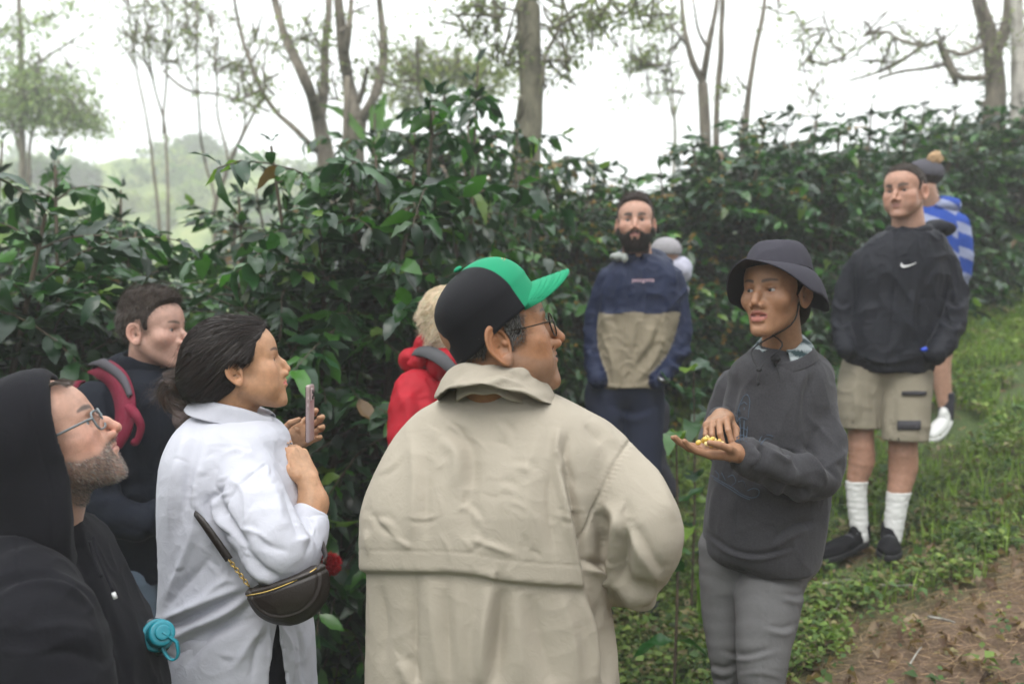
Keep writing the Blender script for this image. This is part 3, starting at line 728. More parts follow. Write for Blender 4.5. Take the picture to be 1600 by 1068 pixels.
def coffee_data(seed, H=2.3, R=.85, nlat=115, cherries=False):
    rs = np.random.RandomState(seed); ns = 5; stems = []; P_ = []; D_ = []; Nn = []; L_ = []; tw = []; ch = []
    for i in range(ns):
        a = rs.rand()*6.28; r = .06+.06*rs.rand(); lean = .12+.20*rs.rand(); top = A(math.cos(a)*lean*1.3, math.sin(a)*lean*1.3, H*rs.choice([.80, .88, .98, 1.14])*rs.uniform(.96, 1.04))
        pts = [A(math.cos(a)*r, math.sin(a)*r, -.05), A(math.cos(a)*(r+.05), math.sin(a)*(r+.05), H*.4)+rs.normal(size=3)*.03, top]; sp, sr = smooth_path(pts, [.022, .015, .006], 6); stems.append((sp, sr))
        for k in range(nlat//ns):
            t = .17+.82*(k+rs.rand())/(nlat//ns); p0 = sp[int(t*(len(sp)-1))]; az = k*2.4+rs.rand()*.9; ll = R*(.45+.75*math.sin(math.pi*min(1, t*.80+.15)))*(.7+.5*rs.rand())
            if t > .85: ll *= .6
            rise = 1.1*(t > .62)*rs.rand()+.25-.1*rs.rand(); m = 7; q = [p0]; d = A(math.cos(az), math.sin(az), rise)
            for j in range(m): d = unit(d+A(0, 0, -.19)+rs.normal(size=3)*.08); q.append(q[-1]+d*ll/m)
            q = np.array(q); tw.append((q, np.linspace(.006, .002, m+1)))
            nn_ = int(ll/.052)
            for j in range(nn_):
                u = .10+.90*(j+.5)/nn_; f = u*m; i0 = min(int(f), m-1); p = q[i0]+(q[i0+1]-q[i0])*(f-i0); T = unit(q[i0+1]-q[i0]); s = unit(np.cross(T, A(0, 0, 1)))
                for sg in (-1, 1):
                    dd = unit(s*sg*(.9 if j < nn_-1 else .35)+T*.65+A(0, 0, -.25)+rs.normal(size=3)*.34); P_.append(p); D_.append(dd); Nn.append(A(0, 0, 1)+rs.normal(size=3)*.5); L_.append(.065+.105*rs.rand())
                if cherries and rs.rand() < .35 and u < .8:
                    for _ in range(rs.randint(3, 8)): ch.append(p+rs.normal(size=3)*.011)
        for j in range(16):                        # leafy leader at the top of the stem
            t = .70+.31*j/15; i0 = min(int(t*(len(sp)-1)), len(sp)-1); p = sp[i0]+A(0, 0, .02)*(j/15); az = j*1.57+rs.rand()*.5
            for sg in (0, math.pi): P_.append(p); D_.append(unit(A(math.cos(az+sg), math.sin(az+sg), .2+1.1*j/15))); Nn.append(A(0, 0, 1)+rs.normal(size=3)*.3); L_.append((.13-.05*j/15)*(.8+.4*rs.rand()))
    n = len(P_); L_ = np.array(L_); v, Q, C = leaves(np.array(P_), np.array(D_), np.array(Nn), L_, L_*(.34+.09*rs.rand(n)), rs, col=leafcols(n, rs))
    sv = [tubemesh(p, r, 7, 1, smooth=False) for p, r in stems]; tv = [tubemesh(p, r, 4, 1, caps=False, smooth=False) for p, r in tw]
    return (v, Q, C), joinm(sv), joinm(tv), np.array(ch)
YC = plain('cherry_ripe_yellow', (.42, .24, .03), .4)
ZT = {}
def bush_proto(seed, ch):
    (v, Q, C), (sv, sq), (tv, tq), cc = coffee_data(seed, cherries=ch)
    ZT[seed] = float(np.percentile(v[:, 2], 99.2)); f = mesh('foliage', v, Q, LEAFM, None, C); s = mesh('stem', sv, fixq(sq), TWIG); t = mesh('twigs', tv, tq, TWIG); ks = [f, s, t]
    if ch:
        rs = np.random.RandomState(seed); base = unit(np.array([(1, 0, 0), (-1, 0, 0), (0, 1, 0), (0, -1, 0), (0, 0, 1), (0, 0, -1)], float)); tri = np.array([(0, 2, 4), (2, 1, 4), (1, 3, 4), (3, 0, 4), (2, 0, 5), (1, 2, 5), (3, 1, 5), (0, 3, 5)])
        # subdivided octahedron
        vs = [tuple(b) for b in base]; tt = []
        cache = {}
        def mid(a, b):
            k = (min(a, b), max(a, b))
            if k not in cache: vs.append(tuple(unit(A(*vs[a])+A(*vs[b])))); cache[k] = len(vs)-1
            return cache[k]
        for a, b, c in tri: x, y, z = mid(a, b), mid(b, c), mid(c, a); tt += [(a, x, z), (x, b, y), (z, y, c), (x, y, z)]
        sv_ = np.array(vs)*.0075; T_ = np.array(tt); n = len(cc); V = (cc[:, None]+sv_[None]).reshape(-1, 3); Qc = (T_[None]+(np.arange(n)*len(sv_))[:, None, None]).reshape(-1, 3)
        b = mesh('cherries', V, Qc, YC); b['kind'] = 'stuff'; ks.append(b)
    return ks
def place_copy(ks, name, label, cat, loc, rot, scl, group, used):
    o = thing(name, label, cat, loc, group); o.rotation_euler = (0, 0, rot); o.scale = scl
    for k in ks:
        c = k if k.name not in used and k.parent is None else k.copy()
        if c is not k: COL.objects.link(c)
        used.add(k.name); c.parent = o
    return o
def coffee():
    protos = [bush_proto(21, False), bush_proto(22, False), bush_proto(23, True), bush_proto(24, True), bush_proto(25, False)]; used = set(); rs = np.random.RandomState(1)
    F_ = [(-70, 3.5, 285, 0, 'glossy coffee bush at the far left, behind the man in the black hood'), (70, 3.9, 288, 1, 'glossy coffee bush left of the man with the rucksack'), (165, 4.6, 322, 4, 'coffee bush with a lone upright shoot, under the dip to the far hill'),
        (262, 5.3, 425, 0, 'low coffee bush below the far hill, behind the short-haired man'), (345, 4.9, 398, 1, 'coffee bush behind the dark bun of the woman in white'), (432, 4.3, 350, 4, 'coffee bush behind the face of the woman in white'),
        (520, 4.0, 290, 0, 'broad-leaved coffee bush behind the pink smartphone'), (610, 4.1, 222, 1, 'tall coffee bush behind the person in the red rain jacket'), (690, 4.7, 150, 4, 'tallest coffee bush, directly above the green and black cap'), (775, 5.5, 190, 2, 'coffee bush left of the thick mossy trunk'),
        (850, 6.0, 235, 3, 'coffee bush with yellow cherries below the thick mossy trunk'), (925, 6.2, 268, 2, 'coffee bush with yellow cherries left of the tall bearded man'), (1000, 6.6, 305, 3, 'coffee bush directly behind the tall bearded man'), (1075, 6.6, 268, 2, 'coffee bush with yellow cherries right of the tall bearded man'),
        (1135, 6.5, 190, 3, 'coffee bush left above the dark sun hat'), (1215, 6.6, 205, 0, 'coffee bush directly behind the dark sun hat'), (1290, 6.7, 192, 1, 'coffee bush between the sun hat and the man in shorts'), (1370, 7.3, 178, 4, 'coffee bush directly behind the man in shorts'),
        (1450, 7.8, 165, 0, 'coffee bush behind the person in the striped jumper'), (1530, 8.3, 150, 1, 'coffee bush at the right, above the striped jumper'), (1615, 8.5, 140, 4, 'coffee bush at the right edge below the pale trunk')]
    for px, d, top, k, lab in F_:
        x, y = (px-800)/F*d, d; z = G(x, y); H = (534-top+(rs.uniform(-26, 16) if px > 900 else rs.uniform(-12, 14)))/F*(d-.5)+CZ-z; sx = (.95+.2*rs.rand())*(rs.uniform(.72, 1.0) if px > 900 else 1)*(.78 if 680 < px < 860 else 1)
        place_copy(protos[k], 'coffee_bush', lab, 'coffee bush', (x, y, z), rs.rand()*6.28, (sx, sx, H/ZT[21+k]), 'coffee bushes along the front of the plantation', used)
    B_ = [(-60, 5.6, 300), (40, 6.4, 310), (400, 6.2, 345), (480, 6.3, 300), (565, 6.2, 235), (640, 6.4, 195), (725, 6.6, 190), (800, 7.2, 240), (880, 7.6, 245), (950, 8.2, 300), (1030, 8.3, 295), (1110, 8.3, 215), (1180, 8.4, 200), (1260, 8.5, 205), (1335, 8.6, 190), (1410, 9.4, 180), (1490, 9.9, 160), (1570, 10.2, 145)]
    AN = ['at the left edge under the large pale tree', 'below the pale leafy tree, left of the saplings', 'under the V-shaped young tree', 'left of the leaning bare-limbed trunk', 'at the foot of the forked grey tree', 'under the banana plant leaves', 'under the light lacy tree', 'just left behind the mossy trunk', 'just right behind the mossy trunk', 'in the gap above the bearded man', 'below the thin grey sapling', 'at the foot of the slender double fork', 'at the foot of the leaning bare stem', 'seen above the hat, right of the leaning stem', 'under the left tips of the gnarled branches', 'under the middle of the gnarled branches', 'at the foot of the gnarled trunk', 'beside the pale trunk at the right']
    for i, (px, d, top) in enumerate(B_):
        x, y = (px-800)/F*d, d; z = G(x, y); H = (534-top+rs.uniform(-14, 16))/F*(d-.4)+CZ-z; sx = 1+.2*rs.rand()
        place_copy(protos[i % 5], 'coffee_bush', 'second-row coffee bush '+AN[i], 'coffee bush', (x, y, z), rs.rand()*6.28, (sx, sx, H/ZT[21+i % 5]), 'coffee bushes of the second row', used)
def tree(label, d, limbs, clusters, mat=None, name='shade_tree', leaf=.06, pal=((.15, .18, .08), (.19, .21, .10), (.12, .15, .07)), seed=1, base=None, group=None, dens=1.0, cat='tree'):
    """limbs: picture polylines with widths in px at distance d; clusters: (px, py, rx, ry, n)"""
    rs = np.random.RandomState(seed); x0 = limbs[0][0][0]; bx = (x0[0]-800)/F*d; root = thing(name, label, cat, (bx, d, G(bx, d)), group)
    tub = []; ends = []
    clusters = list(clusters)
    for li, (pts, w0, w1) in enumerate(limbs):
        if pts[-1][1] < 0:                     # runs on above the picture to a thin leafy tip
            (ax, ay), (bx2, by) = pts[-2:]; ex = bx2+(bx2-ax)/max(ay-by, 20)*150+rs.uniform(-20, 20); pts = list(pts)+[(ex, by-150)]; m_ = len(pts); w1 = w1*.45; clusters.append((ex, by-170, 60, 50, 150))
        pp = [P(px, py, d+(0 if i == 0 else rs.normal()*.22*(li > 0))) for i, (px, py) in enumerate(pts)]
        if li == 0 or (len(pts[0]) > 2): pp = [A(pp[0][0], pp[0][1], G(pp[0][0], d)-.1)]+pp
        ws = np.linspace(w0, w1, len(pp))/F*d/2
        q, r = smooth_path(pp, ws, 7); q = q+np.stack([noise(q*2.5+li, 1), noise(q*2.5+li, 2), 0*q[:, 0]], 1)*.02; r = r*(1+.12*noise(q*6, 3))
        tub.append((q, r)); ends.append(q)
    trunk = joinm([tubemesh(*tub[0], 12, 1, smooth=False)]); mesh('trunk', trunk[0], fixq(trunk[1]), mat or BARK, root)
    for t in tub[1:]: v, q = tubemesh(*t, 9, 1, smooth=False); mesh('limb', v, fixq(q), mat or BARK, root)
    if clusters:
        Pl = []; tw = []; allp = np.concatenate(ends)
        for cx, cy, rx, ry, n in clusters:
            n = int(n*dens); c = P(cx, cy, d); R_ = A(rx, 0, ry)/F*d; R_[1] = max(R_[0], R_[2])*.8; k = max(3, n//26); sub = c+rs.normal(size=(k, 3))*R_*.5
            for s in sub:
                m = 26; L = R_.max()*.22+.10; Pl.append(s+rs.normal(size=(m, 3))*L*A(1, 1, .55)*.8)
                e = allp[np.argmin(nrm(allp-s))].copy(); allp = np.vstack([allp, s, (e+s)/2]); tw.append((np.array([e, (e+s)/2+rs.normal(size=3)*.15+A(0, 0, .1), s, s+rs.normal(size=3)*L]), np.array([.014, .009, .005, .002])))
        Pl = np.concatenate(Pl); n = len(Pl); ln = leaf*(.6+.8*rs.rand(n)); pal = np.array(pal); col = np.clip(pal[rs.randint(len(pal), size=n)]*(1+.25*rs.normal(size=(n, 1))), .01, 1)
        v, Q, C = leaves(Pl, rs.normal(size=(n, 3))+A(0, 0, -.4), rs.normal(size=(n, 3))+A(0, 0, 1), ln, ln*.45, rs, simple=True, col=col); mesh('crown', v, Q, THINM, root, C)
        tv = [tubemesh(*smooth_path(list(p), r, 3), 4, 1, caps=False, smooth=False) for p, r in tw]; v, q = joinm(tv); mesh('twigs', v, q, mat or BARK, root)
    rebase(root)
def trees():
    tree('tree leaning out with a long bare left limb, left of the forked grey trunks', 9.5, [([(512, 330), (508, 250), (496, 180)], 34, 24), ([(497, 190), (478, 130), (452, 70), (430, 0), (420, -60)], 20, 13), ([(500, 190), (508, 110), (512, 40), (516, -60)], 19, 12), ([(500, 240), (470, 210), (425, 165), (392, 100), (372, 40), (355, -40)], 10, 8), ([(415, 155), (412, 110), (418, 60)], 4, 2)],
        [(470, 90, 50, 50, 260), (400, 150, 40, 30, 160), (520, 130, 30, 40, 120)], seed=2)
    tree('grey forked tree with a broken stub between its two arms', 9.0, [([(556, 330), (556, 240), (560, 190)], 34, 28), ([(560, 195), (545, 130), (536, 70), (528, 0), (522, -60)], 24, 17), ([(562, 190), (585, 150), (600, 90), (592, 0), (588, -60)], 19, 11), ([(562, 160), (570, 130), (575, 105)], 10, 5), ([(540, 80), (547, 30), (552, -40)], 12, 9), ([(542, 320), (541, 200), (543, 120)], 13, 9)],
        [(640, 110, 30, 30, 160), (480, 60, 40, 40, 160), (590, 60, 40, 50, 200)], seed=3)
    tree('thick mossy trunk rising from the middle of the bushes', 7.6, [([(826, 330), (826, 230), (829, 140), (824, 60), (822, 10)], 42, 36), ([(824, 30), (812, -10), (800, -60)], 20, 16), ([(824, 20), (836, -20), (840, -60)], 24, 20), ([(838, 180), (846, 120), (850, 85), (868, 50), (880, 0), (884, -50)], 9, 6), ([(810, 310), (808, 220), (813, 150)], 15, 8)],
        [(740, 40, 50, 35, 520), (790, 90, 35, 30, 220), (930, 25, 65, 35, 520), (990, 20, 40, 25, 250), (900, 85, 30, 20, 160), (860, 100, 30, 40, 160)], mat=barkmat('mossy_bark', (.04, .036, .022), (.13, .12, .08)), seed=4, leaf=.055)
    tree('slender tree forking twice above the bearded man and the sun hat', 10.5, [([(1103, 330), (1102, 230), (1098, 130)], 22, 17), ([(1098, 130), (1080, 90), (1068, 40), (1058, -40)], 13, 8), ([(1099, 125), (1108, 70), (1118, 20), (1124, -40)], 12, 8), ([(1108, 75), (1092, 45), (1080, -10)], 6, 4), ([(1072, 70), (1052, 45), (1040, 20)], 5, 2)],
        [(1000, 95, 42, 26, 520), (1030, 35, 40, 24, 220), (1035, 130, 24, 24, 160), (1000, 160, 30, 20, 60)], seed=5)
    tree('straight single stem just right of the slender double fork', 10.0, [([(1117, 300), (1119, 170), (1125, 80), (1131, 0), (1133, -60)], 12, 13)], [], seed=6)
    tree('leaning bare stem above the right side of the bushes', 9.8, [([(1160, 300), (1166, 170), (1178, 90), (1190, 30), (1200, -50)], 13, 10)], [(1140, 140, 20, 20, 70), (1240, 30, 40, 25, 90), (1265, 110, 30, 22, 70)], seed=7)
    tree('thin grey sapling with upright twigs near the middle gap', 12, [([(1052, 300), (1053, 190), (1050, 130)], 7, 4), ([(1052, 180), (1042, 130), (1046, 90)], 4, 2), ([(1053, 185), (1068, 140), (1078, 100)], 4, 2)], [], seed=8, mat=PALEBARK)
    tree('gnarled tree with bare twisting branches at the upper right', 9.6, [([(1556, 330), (1555, 220), (1552, 120), (1545, 60), (1530, 0), (1524, -50)], 40, 30), ([(1553, 120), (1500, 120), (1480, 90), (1465, 66), (1440, 72), (1405, 62), (1385, 50), (1350, 55)], 10, 4), ([(1466, 68), (1478, 100), (1492, 130)], 7, 9), ([(1440, 72), (1410, 95), (1375, 112), (1325, 126)], 7, 3), ([(1480, 100), (1440, 108), (1410, 112), (1375, 122)], 6, 4), ([(1552, 90), (1572, 40), (1580, -40)], 22, 18), ([(1385, 50), (1350, 70), (1330, 90), (1290, 100)], 4, 2), ([(1540, 70), (1505, 85), (1485, 78)], 9, 5)],
        [(1300, 60, 65, 28, 220), (1430, 85, 70, 30, 300), (1240, 60, 40, 28, 170), (1280, 150, 40, 20, 110), (1500, 100, 50, 50, 300), (1560, 60, 40, 60, 300)], seed=9, leaf=.05)
    tree('pale straight trunk cut by the right edge', 9.4, [([(1592, 330), (1591, 230), (1590, 120), (1588, 0), (1586, -60)], 30, 27)], [], mat=PALEBARK, seed=10)
    tree('large pale leafy tree at the upper left', 15, [([(35, 380), (35, 250), (32, 90), (30, 0), (28, -60)], 14, 8), ([(34, 240), (20, 200), (8, 150)], 6, 4), ([(45, 300), (46, 230), (60, 170)], 7, 4), ([(75, 320), (85, 250), (105, 205)], 5, 3), ([(33, 120), (70, 90), (120, 60)], 5, 3)],
        [(50, 150, 75, 55, 2600), (115, 175, 45, 35, 900), (20, 40, 60, 40, 500), (100, 30, 60, 25, 200), (20, 190, 40, 30, 500), (160, 200, 25, 12, 90)], seed=11, leaf=.10, pal=((.20, .25, .13), (.25, .29, .16), (.16, .21, .11)))
    tree('spindly sapling with several thin stems against the white sky', 11, [([(250, 420), (248, 330), (238, 250), (230, 180), (212, 100), (200, 20), (195, -40)], 6, 3), ([(262, 420), (262, 300), (256, 200), (236, 120), (225, 0)], 5, 3), ([(256, 210), (260, 110), (270, 20), (275, -40)], 4, 2), ([(255, 110), (290, 140), (350, 150), (420, 175)], 4, 4), ([(236, 120), (225, 70), (240, 10)], 3, 2)],
        [(215, 60, 35, 50, 420), (265, 65, 38, 50, 400), (240, 10, 55, 22, 340), (330, 30, 50, 40, 240)], seed=12, leaf=.05)
    tree('young tree with a wide V of thin branches left of the big fork', 10.5, [([(336, 420), (337, 325), (352, 270)], 9, 7), ([(338, 315), (320, 250), (308, 150), (308, 0), (306, -40)], 5, 3), ([(352, 270), (370, 230), (400, 170)], 6, 4), ([(356, 250), (342, 180), (336, 90), (332, 30)], 4, 2), ([(360, 245), (382, 190), (378, 100)], 4, 2)],
        [(315, 70, 30, 50, 260), (350, 80, 30, 40, 220), (385, 130, 34, 26, 260), (400, 60, 40, 40, 160)], seed=13, leaf=.05)
    tree('light lacy tree between the grey fork and the mossy trunk', 13, [([(676, 330), (678, 200), (670, 140)], 7, 4), ([(678, 200), (700, 130), (715, 90)], 5, 3), ([(676, 190), (650, 130), (640, 90)], 4, 3)],
        [(665, 110, 50, 34, 1200), (725, 125, 45, 34, 1000), (640, 150, 34, 24, 420), (770, 130, 34, 30, 420), (600, 130, 30, 30, 260)], seed=14, leaf=.075, pal=((.17, .2, .08), (.22, .23, .09), (.13, .17, .07)))
    banana()
def banana():
    d = 8.6; root = thing('banana_plant', 'banana plant with upright ragged leaves behind the forked grey tree', 'banana plant', ((590-800)/F*d, d, G(-1.3, d)))
    v, q = tubemesh([P(588, 330, d), P(586, 230, d)], [.06, .045], 9, smooth=False); mesh('trunk', v, fixq(q), plain('banana_stem', (.10, .13, .05), .6), root)
    for i, (ax, ay, bx, by, w) in enumerate([(588, 240, 604, 145, 9), (586, 240, 582, 165, 8), (588, 235, 625, 190, 8), (585, 240, 500, 165, 7)]):
        a, b = P(ax, ay, d), P(bx, by, d+.1*i); t = np.linspace(0, 1, 14); m = a+(b-a)*t[:, None]+A(0, 0, .12)*np.sin(t*3.14)[:, None]; s = unit(np.cross(b-a, A(.3, 1, 0))); ww = w/F*d*np.sin(np.pi*np.clip(t, .03, .97)**.7)*(1+.15*np.sin(t*31))
        Gm = np.stack([m-s*ww[:, None]+A(0, -.03, 0), m, m+s*ww[:, None]+A(0, -.03, 0)], 1); v, q = gridmesh(Gm, False); mesh('leaf', v, q, THINM, root, np.tile(A(.07, .16, .03), (len(v), 1)))
    rebase(root)
def dirtmask(x, y):
    n = noise(np.stack([x*2.2, y*2.2, 0*x], 1), 31)*.22+noise(np.stack([x*6, y*6, 0*x], 1), 32)*.08
    return 1/(1+np.exp(-np.clip(((3.05+(x-.95)*.62+n)-y)/.06, -30, 30)))*(1/(1+np.exp(-np.clip((x-.72+n)/.08, -30, 30))))
def ground():
    u = np.sinh(np.linspace(-4.2, 4.2, 300))/np.sinh(4.2)*160; w = np.sinh(np.linspace(-2.6, 4.6, 320))/np.sinh(4.6)*220+2.5
    X, Y = np.meshgrid(u, w, indexing='ij'); x, y = X.ravel(), Y.ravel(); z = GA(x, y)
    far = np.clip((np.hypot(x, y-5)-13)/30, 0, 1); z = z*(1-far)+far*(-6+.0*x)
    near = np.clip(1-np.hypot(x-1, y-3)/14, 0, 1); p3 = np.stack([x, y, 0*x], 1); z = z+near*(.018*noise(p3*3, 2)+.010*noise(p3*9, 3)+.006*noise(p3*24, 4))
    G_ = np.stack([x, y, z], 1).reshape(X.shape+(3,)); v, q = gridmesh(G_); dm = dirtmask(x, y)
    c = np.stack([dm, 0*dm, 0*dm], 1)
    m, nt, b = newmat('soil_and_moss'); L = nt.links.new; tc = N(nt, 'TexCoord'); at = N(nt, 'VertexColor', layer_name='Col'); sp = N(nt, 'SeparateColor'); L(at.outputs[0], sp.inputs[0])
    n1 = N(nt, 'TexNoise', Scale=3.5, Detail=8.0, Roughness=.7); n2 = N(nt, 'TexNoise', Scale=42.0, Detail=6.0, Roughness=.7)
    for k in (n1, n2): L(tc.outputs['Object'], k.inputs['Vector'])
    r1 = ramp(nt, n2.outputs[0], [(.3, (.06, .036, .022)), (.5, (.155, .10, .062)), (.7, (.26, .18, .12))]); r2 = ramp(nt, n2.outputs[0], [(.3, (.03, .05, .014)), (.55, (.07, .11, .028)), (.75, (.11, .13, .05))])
    r3 = ramp(nt, n1.outputs[0], [(.54, (0, 0, 0)), (.66, (.7, .7, .7))]); mu = N(nt, 'Math', operation='MAXIMUM'); L(sp.outputs[0], mu.inputs[0]); L(r3.outputs[0], mu.inputs[1])
    mx = N(nt, 'Mix', data_type='RGBA'); L(mu.outputs[0], mx.inputs[0]); L(r2.outputs[0], mx.inputs[6]); L(r1.outputs[0], mx.inputs[7]); L(mx.outputs[2], b.inputs[0]); b.inputs['Roughness'].default_value = .95
    bp = N(nt, 'Bump', Strength=.9, Distance=.02); L(n2.outputs[0], bp.inputs['Height']); L(bp.outputs[0], b.inputs['Normal'])
    o = mesh('ground', v, q, m, None, c); o['kind'] = 'structure'
def cover():
    rs = np.random.RandomState(17)
    def pts(n, x0, x1, y0, y1, th, inv=False):
        x = rs.uniform(x0, x1, n); y = rs.uniform(y0, y1, n)
        fm = (np.hypot(x-1.50, y-4.02) > .17)&(np.hypot(x-1.70, y-3.92) > .17)&(np.hypot(x-2.40, y-5.15) > .3)
        c = noise(np.stack([x*1.6, y*1.6, 0*x], 1), 5)*.6+noise(np.stack([x*5, y*5, 0*x], 1), 6)*.4; dm = dirtmask(x, y)
        k = fm&(c > th)&(dm < .35+.2*rs.rand(n)) if not inv else np.ones(n, bool); return x[k], y[k]
    # herbs: small rosettes
    xs, ys = pts(20000, -1.2, 6, 1.9, 8.4, -.5); x2, y2 = pts(3500, .3, 2.4, 2.2, 4.2, -.1); x3, y3 = pts(900, 1.0, 3.2, 2.2, 3.6, .55, True); k3 = rs.rand(len(x3)) < .12; xs = np.concatenate([xs, x2, x3[k3]]); ys = np.concatenate([ys, y2, y3[k3]])
    n = len(xs); k = 9; h = .02+.06*rs.rand(n)+.03*(noise(np.stack([xs*1.2, ys*1.2, 0*xs], 1), 9) > .1); base = np.stack([xs, ys, GA(xs, ys)], 1)
    pos = np.repeat(base, k, 0); hh = np.repeat(h, k); az = rs.rand(n*k)*6.28; r = hh*.6*rs.rand(n*k)+.01; pos = pos+np.stack([np.cos(az)*r, np.sin(az)*r, hh*(.3+.7*rs.rand(n*k))+.015], 1)
    dr = np.stack([np.cos(az), np.sin(az), .15+.3*rs.normal(size=n*k)], 1); ln = np.repeat(.018+.030*rs.rand(n)**2, k)*(.7+.6*rs.rand(n*k)); tone = np.repeat(noise(np.stack([xs*.9, ys*.9, 0*xs], 1), 41), k)
    pal = np.array([(.11, .17, .036), (.075, .13, .03), (.165, .22, .05), (.048, .092, .026), (.15, .13, .06)]); col = np.clip(pal[np.repeat(rs.randint(5, size=n), k)]*(1+.25*rs.normal(size=(n*k, 1)))*(1+.5*tone[:, None]), .005, 1)
    v, Q, C = leaves(pos, dr, np.tile(A(0, 0, 1.), (n*k, 1))+rs.normal(size=(n*k, 3))*.3, ln, ln*(.55+.2*rs.rand(n*k)), rs, simple=True, col=col); tag(mesh('ground_cover', v, Q, HERBM, None, C), 'low broad-leaved herbs covering the slope', 'ground cover', kind='stuff')
    # grass blades, brighter up the slope
    xs, ys = pts(34000, -1, 6.5, 2.2, 9, -.6); keep = rs.rand(len(xs)) < np.clip(.3+.25*(xs-1)+.15*(ys-4), .15, 1); xs, ys = xs[keep], ys[keep]; n = len(xs); k = 4; b0 = np.repeat(np.stack([xs, ys, GA(xs, ys)-.005], 1), k, 0)+rs.normal(size=(n*k, 3))*A(.012, .012, 0)
    az = rs.rand(n*k)*6.28; dr = np.stack([np.cos(az)*.5, np.sin(az)*.5, 1+0*az], 1); ln = .04+.09*rs.rand(n*k); col = np.clip(A(.16, .235, .045)*(1+.35*rs.normal(size=(n*k, 1))), .01, 1)
    v, Q, C = leaves(b0, dr, np.stack([np.cos(az), np.sin(az), 0*az], 1)*-1+.01, ln, np.full(n*k, .006), rs, nu=4, droop=-.35, fold=0, wave=0, col=col); tag(mesh('grass', v, Q, HERBM, None, C), 'thin grass blades scattered among the herbs', 'grass', kind='stuff')
    # dead leaves and straw
    n = 2600; xs = rs.uniform(-1.5, 4.6, n); ys = rs.uniform(1.8, 8, n); x2 = rs.uniform(.8, 3.2, 900); y2 = rs.uniform(2.2, 4.4, 900); xs = np.concatenate([xs, x2]); ys = np.concatenate([ys, y2]); n = len(xs); az = rs.rand(n)*6.28
    pos = np.stack([xs, ys, GA(xs, ys)+.012+.02*rs.rand(n)], 1); ln = .03+.06*rs.rand(n)**1.5; pal = np.array([(.16, .10, .06), (.24, .16, .10), (.10, .055, .03), (.30, .22, .15)])
    v, Q, C = leaves(pos, np.stack([np.cos(az), np.sin(az), .15*rs.normal(size=n)], 1), np.tile(A(0, 0, 1.), (n, 1))+rs.normal(size=(n, 3))*.35, ln, ln*.42, rs, nu=6, droop=.45, fold=1.1, wave=.12, col=pal[rs.randint(4, size=n)]*(1+.2*rs.normal(size=(n, 1))).clip(.3, 2)); tag(mesh('leaf_litter', v, Q, HERBM, None, np.clip(C, 0, 1)), 'dry brown fallen leaves on the soil', 'leaf litter', kind='stuff')
    n = 11000; xs = rs.uniform(.7, 3.4, n); ys = rs.uniform(2.1, 4.6, n); kk = (dirtmask(xs, ys) > .3)|(rs.rand(n) < .15); xs, ys = xs[kk], ys[kk]; n = len(xs); az = rs.rand(n)*3.14; l = .03+.09*rs.rand(n); dx, dy = np.cos(az)*l, np.sin(az)*l
    z0 = GA(xs, ys)+.008+.018*rs.rand(n); cv = rs.normal(size=(n, 1))*.25; p0 = np.stack([xs, ys, z0], 1); p2 = np.stack([xs+dx, ys+dy, GA(xs+dx, ys+dy)+.006+.02*rs.rand(n)], 1); p1 = (p0+p2)/2+np.stack([-dy, dx, 0*dx+.01], 1)*cv
    o = ribbons('straw', np.stack([p0, p1, p2], 1), .0022, .0012, HERBM, None, np.clip(A(.30, .20, .13)*(1+.4*rs.normal(size=(n, 1))), .02, 1)); tag(o, 'brown dry straw and needles strewn over the path', 'straw', kind='stuff')
    for i, (lab, pts_) in enumerate([('long pale dry stick lying on the herbs right of the grey jeans', [(1285, 912), (1330, 905), (1385, 914), (1432, 913)]), ('thin curved twig below the long pale stick', [(1318, 905), (1316, 930), (1306, 950), (1290, 958)]), ('pale stick lying on the bare path', [(1450, 963), (1475, 967), (1492, 972)]), ('fallen twig on the brown path near the lower edge', [(1420, 1040), (1432, 1020), (1440, 1010)])]):
        w = []
        for px, py in pts_:
            d = 3.2
            for _ in range(30): d = d+(G((px-800)/F*d, d)+.05-((534-py)/F*d+CZ))*-1.2
            w.append(A((px-800)/F*d, d, G((px-800)/F*d, d)+.05))
        o = tubes('dry_stick' if i in (0, 2) else 'twig', [(w, np.linspace(.006, .003, len(w))*(1 if i in (0, 2) else .6))], PALEBARK, None, 6, 5); tag(o, lab, 'stick')
